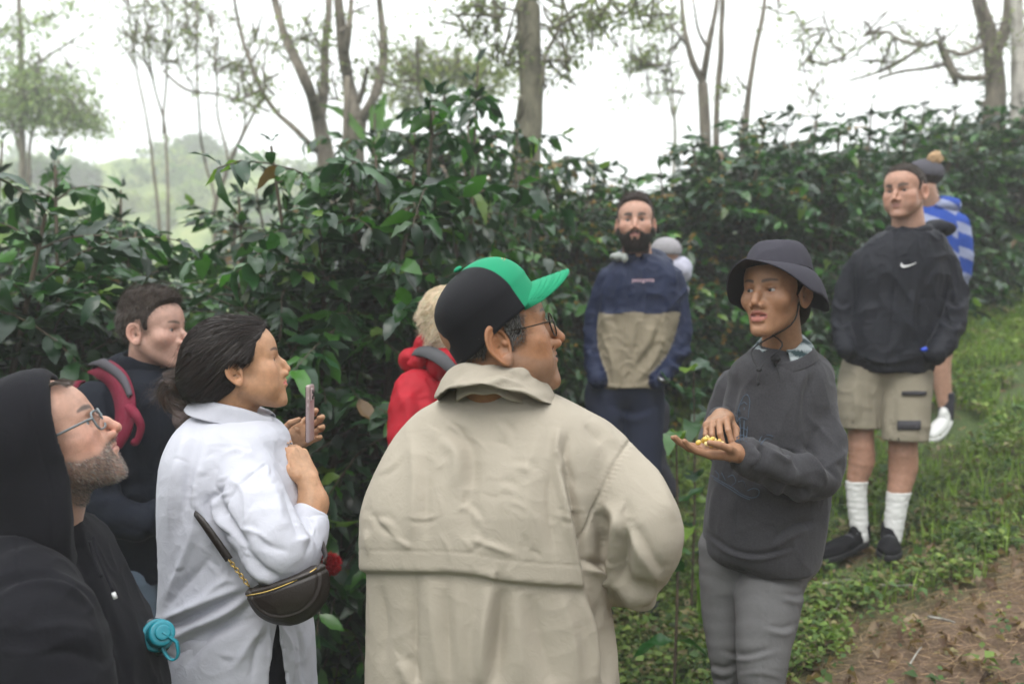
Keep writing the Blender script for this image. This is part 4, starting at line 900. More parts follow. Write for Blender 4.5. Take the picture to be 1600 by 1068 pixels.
def seedlings():
    for lab, px, py, d, n, ln, seed, hgt in [('young coffee plant with glossy leaves right of the bearded man', 1080, 650, 3.9, 16, .17, 3, .36), ('small coffee seedling beside the capped man at his right elbow', 1052, 742, 3.1, 9, .16, 5, .26)]:
        rs = np.random.RandomState(seed); x = (px-800)/F*d; z0 = G(x, d); zt = (534-py)/F*d+CZ; b = A(x, d, z0); top = A(x+.01, d, zt+hgt*.55); root = thing('young_coffee_plant', lab, 'coffee plant', b)
        tubes('stem', [([b, (b+top)/2+A(.01, 0, 0), top], [.006, .005, .003])], TWIG, root, 7)
        t = np.repeat(np.linspace(.25, 1, n//2), 2)[:n]; m = len(t); pos = b+(top-b)*t[:, None]; az = np.arange(m)*math.pi+np.repeat(np.arange((m+1)//2)*1.5, 2)[:m]+rs.normal(size=m)*.2; dr = np.stack([np.cos(az), np.sin(az), .35-.3*(1-t)], 1); l = ln*(.75+.4*rs.rand(m))
        v, Q, C = leaves(pos, dr, np.tile(A(0, 0, 1.), (m, 1))+rs.normal(size=(m, 3))*.2, l, l*.42, rs, nu=8, droop=.3, col=leafcols(m, rs, GREENS*1.3, .2, 0)); mesh('foliage', v, Q, LEAFM, root, C); rebase(root)
    rs = np.random.RandomState(9); b = A((1096-800)/F*3.6, 3.6, G(.76, 3.6)); root = thing('grass_tuft', 'bright upright grass tuft left of the hands with the cherries', 'grass tuft', b); n = 14; az = rs.rand(n)*6.28
    v, Q, C = leaves(b+rs.normal(size=(n, 3))*A(.015, .015, 0), np.stack([np.cos(az)*.22, np.sin(az)*.22, 1+0*az], 1), np.stack([-np.cos(az), -np.sin(az), 0*az+.01], 1), .15+.32*rs.rand(n), np.full(n, .012), rs, nu=7, droop=-.25, fold=.3, wave=0, col=np.tile(A(.10, .19, .02), (n, 1))); mesh('blades', v, Q, HERBM, root, C); rebase(root)
def far():
    # misty hill with woods on its ridge
    rs = np.random.RandomState(5); x = np.linspace(-110, 60, 200); t = np.linspace(0, 1, 60); X, T = np.meshgrid(x, t, indexing='ij'); px = 800+X/80*F
    ridge = np.interp(px, [-900, 0, 120, 200, 260, 320, 400, 470, 560, 900, 1600, 1900], [230, 262, 280, 292, 268, 262, 278, 285, 300, 330, 340, 340]); hz = (534-ridge)/F*80+CZ
    Y = 34+T*60; Z = -6.5+(hz+6.5)*np.sin(np.clip(T/.77, 0, 1)*math.pi/2)**1.1-np.clip(T-.77, 0, 1)*12; p = np.stack([X, Y, Z], -1).reshape(-1, 3); n = .9*noise(p*.35, 1)+.5*noise(p*.9, 2)
    p[:, 2] += n*np.clip(T.ravel()*3, 0, 1)*.8; v, q = gridmesh(p.reshape(X.shape+(3,)))
    m, nt, b = newmat('hill_meadow'); L = nt.links.new; tc = N(nt, 'TexCoord'); n1 = N(nt, 'TexNoise', Scale=.5, Detail=8.0, Roughness=.7); L(tc.outputs['Object'], n1.inputs['Vector']); r = ramp(nt, n1.outputs[0], [(.35, (.05, .09, .02)), (.55, (.17, .22, .06)), (.7, (.24, .25, .08))]); L(r.outputs[0], b.inputs[0]); b.inputs['Roughness'].default_value = .95
    o = mesh('hill', v, q[:, ::-1], m); o['kind'] = 'structure'
    # far wood as one mass
    n = 260; xi = rs.uniform(-75, -10, n); ti = rs.uniform(.25, .80, n); Pl = []; 
    for a, b_ in zip(xi, ti):
        pxx = 800+a/80*F; hz = (534-np.interp(pxx, [-900, 0, 120, 200, 260, 320, 400, 470, 560, 900], [230, 262, 280, 292, 268, 262, 278, 285, 300, 330]))/F*80+CZ; z = -6.5+(hz+6.5)*math.sin(min(b_/.77, 1)*math.pi/2)**1.1; c = A(a, 34+b_*60, z+.6); k = 110; d_ = unit(rs.normal(size=(k, 3)))*(.5+.5*rs.rand(k, 1)); Pl.append(c+d_*A(1.5, 1.5, 1.1)*(.6+.7*rs.rand()))
    Pl = np.concatenate(Pl); n = len(Pl); ln = .35+.3*rs.rand(n); pal = np.array([(.07, .13, .03), (.13, .18, .05), (.05, .09, .03), (.19, .22, .07)]); col = pal[np.repeat(rs.randint(4, size=260), 110)]*(1+.2*rs.normal(size=(n, 1))).clip(.4, 2)
    v, Q, C = leaves(Pl, rs.normal(size=(n, 3)), rs.normal(size=(n, 3))+A(0, 0, 1), ln, ln*.8, rs, simple=True, col=col); tag(mesh('far_wood', v, Q, THINM, None, np.clip(C, 0, 1)), 'misty scrub and woods covering the far hill', 'wood', kind='stuff')
    for lab, px, py, rx, ry, d, s in [('round-crowned tree standing alone on the misty ridge', 312, 232, 34, 20, 74, 1), ('smaller misty tree left of the round one on the ridge', 275, 243, 16, 12, 74, 2), ('bushy misty tree at the left end of the far ridge', 128, 275, 24, 20, 60, 3), ('low misty tree on the right part of the far ridge', 402, 276, 18, 10, 76, 4), ('misty thicket tree below the large pale tree', 60, 268, 30, 16, 50, 5)]:
        r_ = np.random.RandomState(s); c = P(px, py, d); R_ = A(rx, max(rx, ry), ry)/F*d; zg = c[2]-R_[2]-1.8; root = thing('ridge_tree', lab, 'tree', (c[0], d, zg)); v, q = tubemesh([A(c[0], d, zg-1.5), A(c[0]+.1, d, zg+1.5), c], [.28, .2, .08], 8); mesh('trunk', v, fixq(q), BARK, root)
        k = 2600; cl = unit(r_.normal(size=(40, 3)))*R_*(.3+.6*r_.rand(40, 1)); pp = c+cl[r_.randint(40, size=k)]+r_.normal(size=(k, 3))*R_*.22; ln = .25+.25*r_.rand(k); v, Q, C = leaves(pp, r_.normal(size=(k, 3)), r_.normal(size=(k, 3))+A(0, 0, 1), ln, ln*.7, r_, simple=True, col=np.clip(A(.05, .085, .035)*(1+.3*r_.normal(size=(k, 1))), .01, 1)); mesh('crown', v, Q, THINM, root, C); rebase(root)
def thicket():
    """unseen mass of coffee foliage, added behind and beside the viewer to block low light"""
    rs = np.random.RandomState(77); n = 15000; a = rs.uniform(math.radians(150), math.radians(395), n); r = rs.uniform(3.6, 5.6, n); x = r*np.cos(a)*1.15; y = r*np.sin(a)+.6; h = rs.rand(n)**.8*3.3; pos = np.stack([x, y, GA(x, y)+h], 1)
    ln = .16+.12*rs.rand(n); v, Q, C = leaves(pos, rs.normal(size=(n, 3))+A(0, 0, -.3), rs.normal(size=(n, 3))*.5+A(0, 0, 1), ln, ln*.5, rs, simple=True, col=leafcols(n, rs)); tag(mesh('thicket', v, Q, LEAFM, None, C), 'unseen coffee foliage added behind the viewer to cut low side light', 'thicket', kind='stuff')
def haze():
    s = A(230, 150, 60); c = A(-10, 45, 14); v = np.array([(a, b, d) for a in (-.5, .5) for b in (-.5, .5) for d in (-.5, .5)])*s+c
    m = bpy.data.materials.new('haze_air'); m.use_nodes = True; nt = m.node_tree; nt.nodes.remove(nt.nodes['Principled BSDF']); pv = nt.nodes.new('ShaderNodeVolumePrincipled'); pv.inputs['Color'].default_value = (1, 1, 1, 1); pv.inputs['Density'].default_value = .0060; pv.inputs['Anisotropy'].default_value = 0.
    nt.links.new(pv.outputs[0], nt.nodes['Material Output'].inputs['Volume']); o = mesh('haze', v, [(0, 1, 3, 2), (4, 6, 7, 5), (0, 4, 5, 1), (2, 3, 7, 6), (0, 2, 6, 4), (1, 5, 7, 3)], m, smooth=False); o['kind'] = 'stuff'; tag(o, 'pale morning mist over the valley', 'haze')

# ---------------------------------------------------------------- man with the green cap, seen from behind
BEIGE = cloth('beige_cotton', (.36, .32, .258), .8, 1400, .2, .12, 34, .07, ns=50)
def man_cap():
    root = person('older man in beige jacket and green and black cap, seen from behind', (0.02, 1.68, G(0.02, 1.68)))
    th, ph = math.radians(14), math.radians(17)
    h = Head(P(773, 537, 1.66), (math.cos(th)*math.cos(ph), math.sin(th)*math.cos(ph), math.sin(ph)), sc=1.07, back=.84, nose=1.12, nosew=1.12, lip=.85, ear=1.14, jaw=1.0, cheek=1.05, full=.9, chin=.7, droop=1, eyeopen=.9)
    yaw = math.radians(-16); d = 1.70
    K = keys(d, yaw, [(608, 705, 850, .060), (620, 692, 876, .075), (640, 660, 915, .092), (680, 622, 950, .115), (740, 592, 958, .135), (800, 577, 950, .145), (850, 576, 945, .15), (960, 576, 950, .155), (1068, 574, 962, .16), (1180, 570, 970, .16)])
    arm, ar = smooth_path([P(922, 703, 1.68), P(974, 770, 1.63), P(1007, 834, 1.60), P(980, 886, 1.68), P(935, 885, 1.86), P(880, 860, 2.0)], [.064, .068, .066, .066, .062, .052], 3)
    arl, arr = smooth_path([P(660, 712, 1.80), P(636, 790, 1.86), P(640, 880, 1.93), P(720, 890, 2.05)], [.062, .068, .066, .055], 3)
    def jf(p):
        t = loft(p, K, yaw, 2.5); a = smin(tube(p, arm, ar, .01), tube(p, arl, arr, .01), .02)
        return smin(t, a, .014)
    def jh(p):      # hollow hem
        f = jf(p); z0 = K[-1][0]
        return f
    neck = lambda p: cone(p, h.w1(0, -.022, -.045), P(775, 650, 1.71), .055, .066)
    tl = [legf(P(700, 1150, 1.72), P(700, 1560, 1.72), (P(700, 1560, 1.74)[0], 1.76, G(-.1, 1.7)+.08), (.1, .075, .06)), legf(P(850, 1150, 1.72), P(850, 1560, 1.70), (P(850, 1560, 1.7)[0], 1.70, G(.1, 1.7)+.08), (.1, .075, .06))]
    tf = lambda p: smin(tl[0](p), tl[1](p), .02)
    hl = hand(P(880, 850, 2.0), (-1, .3, .25), (.2, .9, .3), True); hr = hand(P(725, 885, 2.06), (1, .3, .2), (.2, .9, .3), False)
    def bf(p):
        b = smin(smin(h.f(p), neck(p), .018), np.minimum(jf(p)+.035, tf(p)+.02), .03)
        return smin(b, np.minimum(hl(p), hr(p)), .01)
    _, v, Q = skinbody(root, h, bf, [(h.H-(.15, .15, .19), h.H+(.2, .16, .17), .0017), (A(-.32, 1.42, G(0, 1.7)+.06), A(.36, 2.12, h.H[2]-.16), .013), (A(-.14, 1.9, hl.W[2]-.16), A(.17, 2.2, hl.W[2]+.12), .003)],
        skin=(.31, .145, .068), lips=(.30, .13, .10), stub=.45, stubcol=(.20, .15, .12), red=.35, browc=(.10, .085, .075), browth=.003)
    h.eyes(root, (.1, 1, .05))
    # grey hair under the cap
    hm = lambda q: q[:, 2]-np.interp(q[:, 1], [-.11, -.06, -.035, -.027, -.008, .008, .016, .034, .040, .055], [-.056, -.054, -.04, .01, .04, .034, -.002, .002, .05, .07])
    hm0 = hm; cR1 = frame((math.cos(th)*math.cos(math.radians(37)), math.sin(th)*math.cos(math.radians(37)), math.sin(math.radians(37)))); hm = lambda q: np.minimum(hm0(q), -((((q*h.sc)@h.R.T+h.H)-P(755, 475, 1.65))@cR1)[:, 2]-.030-.014*np.clip((-q[:, 1]-.03)/.05, 0, 1))
    hb, hv, hq = hair_base(h, root, hm, .0025, .0028, (.04, .036, .034), .001)
    cen = h.loc(hv[hq].mean(1)); rs = np.random.RandomState(2)
    cR0 = frame((math.cos(th)*math.cos(math.radians(37)), math.sin(th)*math.cos(math.radians(37)), math.sin(math.radians(37)))); w = ((((hv[hq].mean(1)-P(755, 475, 1.65))@cR0)[:, 2] < -.042-.008*(cen[:, 1] < -.05)) & (cen[:, 0] > -.03))*1.0
    rt = sample_faces(hv, hq, w, 3800, rs); ql = h.loc(rt)
    dr = np.tile(h.dirw(0, -.5, -.85), (len(rt), 1))
    st = hair_strands('hair_strands', hb, rt, dr, h, .009, 3, .0025, .002, .25, None, 0, (.0007, .0003), (.16, .15, .14), .55, 6)
    fr = glasses(h, thingc('glasses', root), plain('dark_metal', (.03, .025, .02), .3, .9), GLASS, 'round')
    # cap -----------------------------------------------------------
    cap = thingc('cap', root)
    cp = math.radians(37); cR = frame((math.cos(th)*math.cos(cp), math.sin(th)*math.cos(cp), math.sin(cp))); cC = P(755, 475, 1.65)
    rad = A(.087, .095, .070)
    nu, nv = 96, 34; a = np.linspace(0, 2*math.pi, nu, endpoint=False); t = np.linspace(.02, 1, nv)
    def dome(a, t):
        # t 0 top, 1 rim ; rim lies .042 below the centre
        el = math.pi/2-t*(math.pi/2+.50); z = np.sin(el); r = np.cos(el); r = np.where(el < 0, .99+0*el-.02*np.abs(el), r)
        fr_ = np.clip(np.sin(a), 0, 1)                                   # 1 at front
        x = rad[0]*r*np.cos(a); y = rad[1]*r*np.sin(a); zz = np.where(el > 0, rad[2]*z, -.043*(-el/.50))
        zz = zz+.006*fr_*np.clip(z, 0, 1)*r*2
        back = np.clip(-np.sin(a), 0, 1)**1.4; zz = zz-back*.020*np.clip(t-.6, 0, 1)/.4; y = y-back*.010*np.clip((t-.55)/.45, 0, 1)**2
        return np.stack([x, y, zz], -1)
    Aa, T = np.meshgrid(a, t, indexing='ij'); G0 = dome(Aa, T)
    sag = .0022*noise(G0.reshape(-1, 3)*30, 5).reshape(nu, nv)*np.clip(-np.sin(Aa)+.3, 0, 1)
    G0 = G0*(1+sag[..., None]*8)
    Gw = (G0.reshape(-1, 3)@cR.T+cC).reshape(nu, nv, 3); vv, qq = gridmesh(Gw, True, .0025)
    az = np.degrees(np.abs(np.arctan2(G0[..., 0], G0[..., 1]))).reshape(-1)
    green = az < 63; m = len(az)
    fi = qq[:, 0] % m; mi = np.where(green[fi], 0, 1)
    fq = np.array(qq); el_ = T.reshape(-1); 
    lg = ((az < 24) & (el_ > .30) & (el_ < .58)); sgn = np.sign(G0[..., 0]).reshape(-1)
    GREEN = cloth('green_twill', (.012, .235, .115), .75, 1600, .15, 0, 20, .06); MESHM = capmesh()
    crown = mesh('crown', vv, fq, [GREEN, MESHM], cap, mi=mi)
    # emblem on the front panel: plain pale shape with a red field
    em = []
    for (a0, t0, ra, rt_, colr, off) in ((74, .40, 24, .125, 0, .0012), (68, .42, 16, .08, 1, .0020), (90, .34, 7, .04, 1, .0024)):
        k = np.linspace(0, 2*math.pi, 22, endpoint=False)
        rings = []
        for s_ in (0.001, .5, 1.0):
            aa = np.radians(a0+ra*s_*np.cos(k)*(1+.12*np.sin(3*k))); tt = t0+rt_*s_*np.sin(k)*(1+.15*np.cos(2*k))
            g_ = dome(aa, tt); g_ = g_*(1+(off+.0005)/.088); rings.append(g_)
        Gm = np.stack(rings, 1); v_, q_ = gridmesh((Gm.reshape(-1, 3)@cR.T+cC).reshape(22, 3, 3), True, .0006)
        em.append((v_, q_, colr))
    EM = [plain('emblem_thread_pale', (.62, .55, .48), .7), plain('emblem_thread_red', (.50, .12, .06), .7)]
    e0 = mesh('emblem', em[0][0], em[0][1], EM[0], crown)
    v_, q_ = joinm([(em[1][0], em[1][1]), (em[2][0], em[2][1])]); mesh('emblem_motif', v_, q_, EM[1], crown)
    bt = [(cC+cR@A(0, -.002, .078), cC+cR@A(0, -.002, .082))]
    v_, q_ = net(lambda p: ell(p, cC+cR@A(0, 0, .079), (.0085, .0085, .0045), cR), cC+cR@A(0, 0, .079)-.02, cC+cR@A(0, 0, .079)+.02, .0012); mesh('button', v_, q_, GREEN, crown)
    for ax in (35, -35):
        aa = math.radians(90-ax); g_ = dome(np.array([aa]), np.array([.28]))[0]*1.012; c_ = cC+cR@g_; nn = unit(cR@(g_/rad**2))
        t1 = unit(np.cross(nn, A(0, 0, 1))); t2 = np.cross(nn, t1); k = np.linspace(0, 2*math.pi, 13)
        tubes('eyelet', [([c_+.0035*(math.cos(x)*t1+math.sin(x)*t2) for x in k], [.0009]*13)], GREEN, crown, 6, 2)
    # seams
    se = []
    for aa in (90, 27, 153):
        tt = np.linspace(.04, .98, 24); g_ = dome(np.full(24, math.radians(aa)), tt)*1.008; se.append((g_@cR.T+cC, np.full(24, .0010)))
    tubes('seam', se, GREEN, crown, 6, 1)
    # brim
    nb, mb = 41, 15; u = np.linspace(-1, 1, nb); s_ = np.linspace(0, 1, mb); U, S_ = np.meshgrid(u, s_, indexing='ij')
    aa = np.radians(90-U*64); base = dome(aa, np.full_like(aa, .93)); 
    L = .078*np.sqrt(np.clip(1-np.abs(U)**2.6, 0, 1)); 
    X = base[..., 0]*(1-.06*S_); Y = base[..., 1]*.985+L*S_; Z = base[..., 2]-.0165*(U**2)*(.3+.7*S_)-.024*S_*(L/.078)+.012*(1-U**2)*1.0
    Gb = (np.stack([X, Y, Z], -1).reshape(-1, 3)@cR.T+cC).reshape(nb, mb, 3)
    v_, q_ = gridmesh(Gb, False, .0035); brim = mesh('brim', v_, q_, GREEN, cap)
    st_ = []
    for s0 in (.3, .42, .54, .66, .78, .9):
        row = np.stack([np.interp(s0, s_, np.arange(mb))*np.ones(nb)], 1); j = int(round(s0*(mb-1))); pth = Gb[2:-2, j]+cR@A(0, 0, .0005); st_.append((pth, np.full(len(pth), .00055)))
    tubes('brim_stitching', st_, GREEN, brim, 4, 1)
    # jacket ----------------------------------------------------------
    CL = [('r', [(660, 225), (650, 300), (690, 385)], 16, .010), ('v', [(690, 250), (680, 330), (715, 420)], 14, .008),
        ('s', [(655, 325), (690, 470), (715, 600), (735, 740)], 13, .011),
        ('g', [(905, 252), (845, 335), (785, 465), (730, 605)], 5, .0035),
        ('s', [(868, 512), (850, 640), (838, 745)], 20, .013), ('r', [(865, 515), (905, 600), (985, 735)], 26, .009), ('v', [(905, 540), (950, 620), (1000, 700)], 20, .006),
        ('r', [(765, 190), (810, 240), (860, 300)], 18, .006), ('v', [(745, 215), (800, 280)], 14, .005), ('r', [(930, 290), (985, 400), (1040, 540)], 26, .006),
        ('r', [(800, 470), (850, 520), (868, 600)], 18, .007), ('v', [(780, 500), (815, 570), (812, 700)], 24, .012), ('r', [(735, 690), (785, 700), (830, 742)], 15, .010), ('v', [(738, 665), (790, 672), (830, 720)], 12, .010),
        ('s', [(845, 690), (890, 760), (980, 770)], 20, .008), ('r', [(870, 780), (930, 800), (985, 770)], 16, .007),
        ('r', [(172, 240), (195, 400), (190, 600)], 26, .007), ('v', [(225, 300), (230, 450), (235, 600)], 24, .005), ('s', [(275, 245), (345, 300), (350, 430)], 22, .007), ('v', [(390, 330), (370, 480), (380, 600)], 40, .006),
        ('r', [(610, 215), (575, 300), (560, 480), (570, 620)], 36, .006), ('v', [(640, 330), (625, 480), (640, 640)], 22, .006), ('r', [(480, 300), (470, 450), (450, 600)], 50, .004),
        ('r', [(110, 560), (150, 590), (190, 620)], 14, .005), ('v', [(60, 500), (100, 560), (180, 600)], 12, .004), ('r', [(380, 590), (440, 610), (520, 640)], 12, .004),
        ('s', [(455, 740), (440, 880), (425, 1075)], 24, .012), ('v', [(190, 715), (182, 880), (185, 1075)], 20, .008), ('r', [(235, 720), (245, 850), (270, 1075)], 34, .007), ('r', [(330, 730), (335, 900), (340, 1075)], 36, .006), ('v', [(290, 740), (295, 900), (300, 1060)], 20, .006),
        ('v', [(560, 760), (590, 900), (640, 1075)], 36, .008), ('r', [(520, 755), (530, 900), (540, 1075)], 40, .006), ('r', [(660, 760), (700, 900), (720, 1075)], 32, .007), ('s', [(740, 750), (785, 900), (800, 1075)], 18, .009), ('v', [(800, 790), (795, 900), (815, 1075)], 14, .007), ('r', [(830, 830), (838, 950), (845, 1075)], 12, .006),
        ('s', [(140, 985), (165, 1020), (180, 1075)], 16, .004), ('v', [(70, 740), (85, 880), (75, 1000)], 22, .006), ('r', [(50, 560), (55, 640)], 12, .004), ('r', [(400, 100), (500, 130), (600, 120)], 30, .003), ('r', [(330, 170), (470, 190), (600, 170)], 30, .0035)]
    FL = [(k_, p_, w_, a_*1.4) for k_, p_, w_, a_ in pxl(CL, 560, 560, .476)]
    rs = np.random.RandomState(11)
    for i in range(26):        # puckers across the armhole seam
        t_ = i/25; c = A(905, 252)*(1-t_)+A(730, 605)*t_+A(-12*math.sin(t_*3.14), 0); dx = rs.uniform(12, 24)
        FL += pxl([('v', [(c[0]-dx, c[1]-dx*.25), (c[0]+dx, c[1]+dx*.3)], 3.6, .0022)], 560, 560, .476)
    for i in range(34):        # fine random crumples
        c = rs.uniform((590, 660), (900, 870)); an = rs.uniform(0, 3.14); L_ = rs.uniform(8, 26)
        FL.append((rs.choice(['r', 'v', 's']), [tuple(c-L_*A(math.cos(an), math.sin(an))), tuple(c), tuple(c+L_*A(math.cos(an+.4), math.sin(an+.4)))], rs.uniform(3, 6), rs.uniform(.0012, .0028)))
    def post(v, n):
        q = proj(v); near = (n[:, 1] < .2)
        ye = np.interp(q[:, 0], [575, 650, 700, 745, 780, 850, 908], [892, 893, 893, 897, 905, 912, 915]); xe = np.interp(q[:, 1], [690, 770, 915], [874, 884, 909])
        e = np.minimum((ye-q[:, 1])/1.1, (xe-q[:, 0])/1.3)
        s_ = 1/(1+np.exp(-np.clip(e, -30, 30))); fade = np.clip((q[:, 1]-690)/120, 0, 1)
        v = v+n*(s_*.014*fade*near*(q[:, 0] > 560))[:, None]
        y2 = ye-34; v = v-n*(.0013*np.exp(-((q[:, 1]-y2)/1.5)**2)*(q[:, 0] < xe)*near)[:, None]
        y3 = ye-4.5; v = v-n*(.0012*np.exp(-((q[:, 1]-y3)/1.5)**2)*(q[:, 0] < xe)*near)[:, None]
        return v
    lo, hi = A(-.36, 1.40, K[-1][0]+.005), A(.38, 2.13, K[0][0]+.04)
    jk, jv, jq = garment('jacket', root, jf, lo, hi, .0036, BEIGE, FL, [(.16, .003, 3, (1, 1, .5)), (.05, .0012, 9, (1, 1, 1))], rx=1, post=post)
    # collar: stand and fold
    tilt = frame((.30, .94, -.34))
    pr = resmooth([(-.010, -.02), (-.012, .012), (-.006, .028), (.004, .030), (.012, .018), (.020, -.004), (.026, -.016)], 5)
    zf = lambda a, j: .0035*np.sin(3*a+j*.2)+.002*np.sin(9*a+j*.5)+.0*a
    rf = lambda a, j: .0025*np.sin(5*a+j*.35)+.003*np.sin(2*a)
    v_, q_ = band(P(778, 619, 1.668), (.083, .092), pr, .003, n=110, Rm=tilt, zf=zf, rf=rf, a0=math.radians(105), a1=math.radians(435))
    n_ = vnorm(v_, q_); v_ = v_+n_*(.003*wrinkle(v_, .05, 3, .6, (1, 1, 2)))[:, None]
    v_ = folds(v_, n_, pxl([('s', [(640, 770), (720, 740), (800, 760), (860, 790)], 16, .006), ('r', [(440, 760), (520, 790), (640, 790)], 14, .004), ('v', [(700, 760), (800, 780)], 8, .004)], 580, 380, .281))
    mesh('collar', v_, q_, BEIGE, jk)
    tro, _, _ = garment('trousers', root, tf, A(-.3, 1.5, G(0, 1.7)+.06), A(.3, 2.0, K[-1][0]+.12), .012, TROUSER)
    for i, x in enumerate((-.12, .07)):
        shoe('shoe', root, (x, 1.66, G(x, 1.7)), (x+.02, 1.93, G(x, 1.9)), BLACKSHOE, BLACKSHOE)
    rebase(root)

# ---------------------------------------------------------------- woman in the white shirt with phone and bag
WHITE = cloth('white_cotton', (.50, .505, .56), .75, 1500, .15, .12, 34, .04, ns=50)
def woman_white():
    root = person('woman in loose white shirt with dark hair in a low bun, seen in profile', (-.66, 2.1, G(-.66, 2.1)))
    th, ph = math.radians(17), math.radians(14)
    h = Head(P(374, 580, 2.08), (math.cos(th)*math.cos(ph), math.sin(th)*math.cos(ph), math.sin(ph)), sc=.97, nose=.78, nosew=1.0, lip=1.25, ear=.95, jaw=.96, cheek=1.0, full=.95, chin=.6, brow=.6, nosetip=.002)
    d = 2.10
    K = keys(d, 0, [(643, 318, 405, .06), (652, 302, 425, .08), (668, 285, 441, .125), (700, 268, 452, .165), (745, 259, 470, .185), (800, 258, 482, .19), (860, 261, 478, .185), (920, 260, 478, .19), (1000, 252, 486, .20), (1068, 244, 489, .21), (1190, 228, 496, .22)])
    ra, rr = smooth_path([P(372, 735, 2.0), P(400, 800, 1.93), P(436, 862, 1.89), P(458, 868, 1.95), P(482, 822, 2.02)], [.072, .074, .066, .056, .044], 3)
    la, lr = smooth_path([P(395, 735, 2.22), P(425, 810, 2.32), P(420, 750, 2.34)], [.065, .055, .042], 3)
    def sf(p):
        t = loft(p, K, 0, 2.3); a = smin(tube(p, ra, rr, .01), tube(p, la, lr, .01), .01)
        return smin(t, a, .012)
    def sfh(p):     # hollow below, slit on the near side
        f = sf(p); q = proj(p)
        inner = smax(f+.007, p[:, 2]-(K[0][0]*0+P(0, 960, 2.1)[2]), .01)
        w = np.abs(q[:, 0]-434)-np.clip((q[:, 1]-962)*.16, -5, 14); w = np.maximum(w*d/F, p[:, 1]-2.05)
        return smax(smax(f, -inner, .002), -w, .003)
    neck = lambda p: cone(p, h.w1(0, -.022, -.045), P(360, 672, 2.1), .050, .062)
    hr = hand(P(482, 752, 2.06), (-.45, .35, .75), (.75, -.45, .35), True, .92, curl=((.5, .5, .3),)*4)
    hl = hand(P(434, 697, 2.33), (.82, .06, .42), (.05, .95, -.1), False, .92, curl=((.15, .95, .7), (.2, .95, .7), (.25, .95, .7), (.3, .9, .7)), spread=(.16, .04, -.06, -.16), thumb=((.25, .62, -.75), (.10, .80, -.55), (-.1, .95, -.2)))
    fore = lambda p: np.minimum(tube(p, [P(476, 830, 2.02), P(490, 785, 2.05), P(482, 752, 2.06)], [.042, .034, .0255], .01), tube(p, [P(418, 770, 2.34), P(424, 725, 2.34), P(434, 697, 2.33)], [.038, .03, .0245], .01))
    tl = [legf(P(370, 1090, 2.02), P(375, 1350, 2.0), (-.62, 2.02, G(-.62, 2.02)+.08), (.085, .06, .045)), legf(P(370, 1090, 2.2), P(375, 1350, 2.2), (-.62, 2.22, G(-.62, 2.2)+.08), (.085, .06, .045))]
    tr = lambda p: smin(smin(tl[0](p), tl[1](p), .02), ell(p, P(372, 1040, 2.11), (.135, .175, .14)), .04)
    def bf(p):
        b = smin(smin(h.f(p), neck(p), .018), np.minimum(smax(sf(p)+.036, P(0, 930, 2.1)[2]-p[:, 2], .01), tr(p)+.025), .03)
        return smin(b, smin(np.minimum(hl(p), hr(p)), fore(p), .008), .01)
    zt = h.H[2]-.15
    _, v, Q = skinbody(root, h, bf, [(h.H-(.15, .15, .17), h.H+(.2, .16, .16), .002), (A(-.85, 1.82, G(-.6, 2.1)+.06), A(-.4, 2.45, zt+.02), .014),
        (P(440, 800, 1.98)-(0, .02, .03), P(505, 700, 2.14)+(0, 0, .02), .0024), (P(425, 745, 2.22)-(0, 0, 0), P(520, 610, 2.4), .0024)],
        skin=(.43, .23, .125), lips=(.52, .13, .11), red=.25, browc=(.07, .04, .03), browth=.0036)
    h.eyes(root, (0, 1, 0), (.03, .018, .01))
    # hair ---------------------------------------------------------------
    bun = P(287, 606, 2.1)
    def hairf(p):
        q = h.loc(p); x = np.abs(q[:, 0])
        d0 = smin(ell(q, (0, -.020, .040), (.092, .105, .098)), ell(q, (0, -.085, .0), (.07, .055, .062)), .03)
        d0 = smin(d0, ell(q, (0, .040, .075), (.06, .055, .045)), .02)
        y, z = q[:, 1], q[:, 2]
        # face opening in front, ear and neck free
        face = (y-np.interp(z, [-.08, -.02, .0, .02, .045, .07, .10, .13], [-.03, -.012, -.006, .034, .052, .070, .092, .13]))
        d1 = smax(d0, face*.8, .006)
        d1 = smax(d1, -ell(q*A(1, 1, 1), (.085, -.006, -.005), (.03, .021, .030)), .006)
        d1 = smax(d1, -ell(q*A(1, 1, 1), (-.085, -.006, -.005), (.03, .021, .030)), .006)
        d1 = smax(d1, -(z+.062+.35*(y+.05)), .01)
        b = ell(p, bun, (.034, .036, .034))/h.sc; b = smin(b, ell(p, bun+A(-.018, 0, -.012), (.026, .03, .022))/h.sc, .006)
        return smin(d1, b, .022)*h.sc
    hw, hq = net(hairf, h.H-(.22, .15, .13), h.H+(.14, .15, .15), .0032, 2); n = vnorm(hw, hq)
    ql = h.loc(hw)
    grv = np.sin((ql[:, 2]*1.0+ql[:, 1]*.55)*260+3*noise(ql*22, 5)*1.0); hw = hw+n*(0.0004*grv+.0012*fbm(ql*45, 2, 8))[:, None]
    c = A(.012, .008, .007)*(1+.4*fbm(ql*60, 2, 4))[:, None]
    hb = mesh('hair', hw, hq, HAIRB, root, np.clip(c, 0, 1))
    rs = np.random.RandomState(4); cen = h.loc(hw[hq].mean(1))
    nbun = nrm(hw[hq].mean(1)-bun) > .045
    rt = sample_faces(hw, hq, nbun*1.0, 11000, rs)
    def flow(p, t):
        q = h.loc(p); v = (bun-p); v = unit(v)
        up = h.dirw(0, -.6, .75); top = np.clip((q[:, 1]-.02)/.06, 0, 1)[:, None]
        return unit(v*(1-top*.5)+top*.5*h.dirw(0, -1, .12)+A(0, -.0, -.12))
    hair_strands('hair_strands', hb, rt, flow(rt, 0), h, .075, 6, .0012, .002, .10, flow, 0, (.0007, .0004), (.020, .012, .009), .45, 9, .4, hairf)
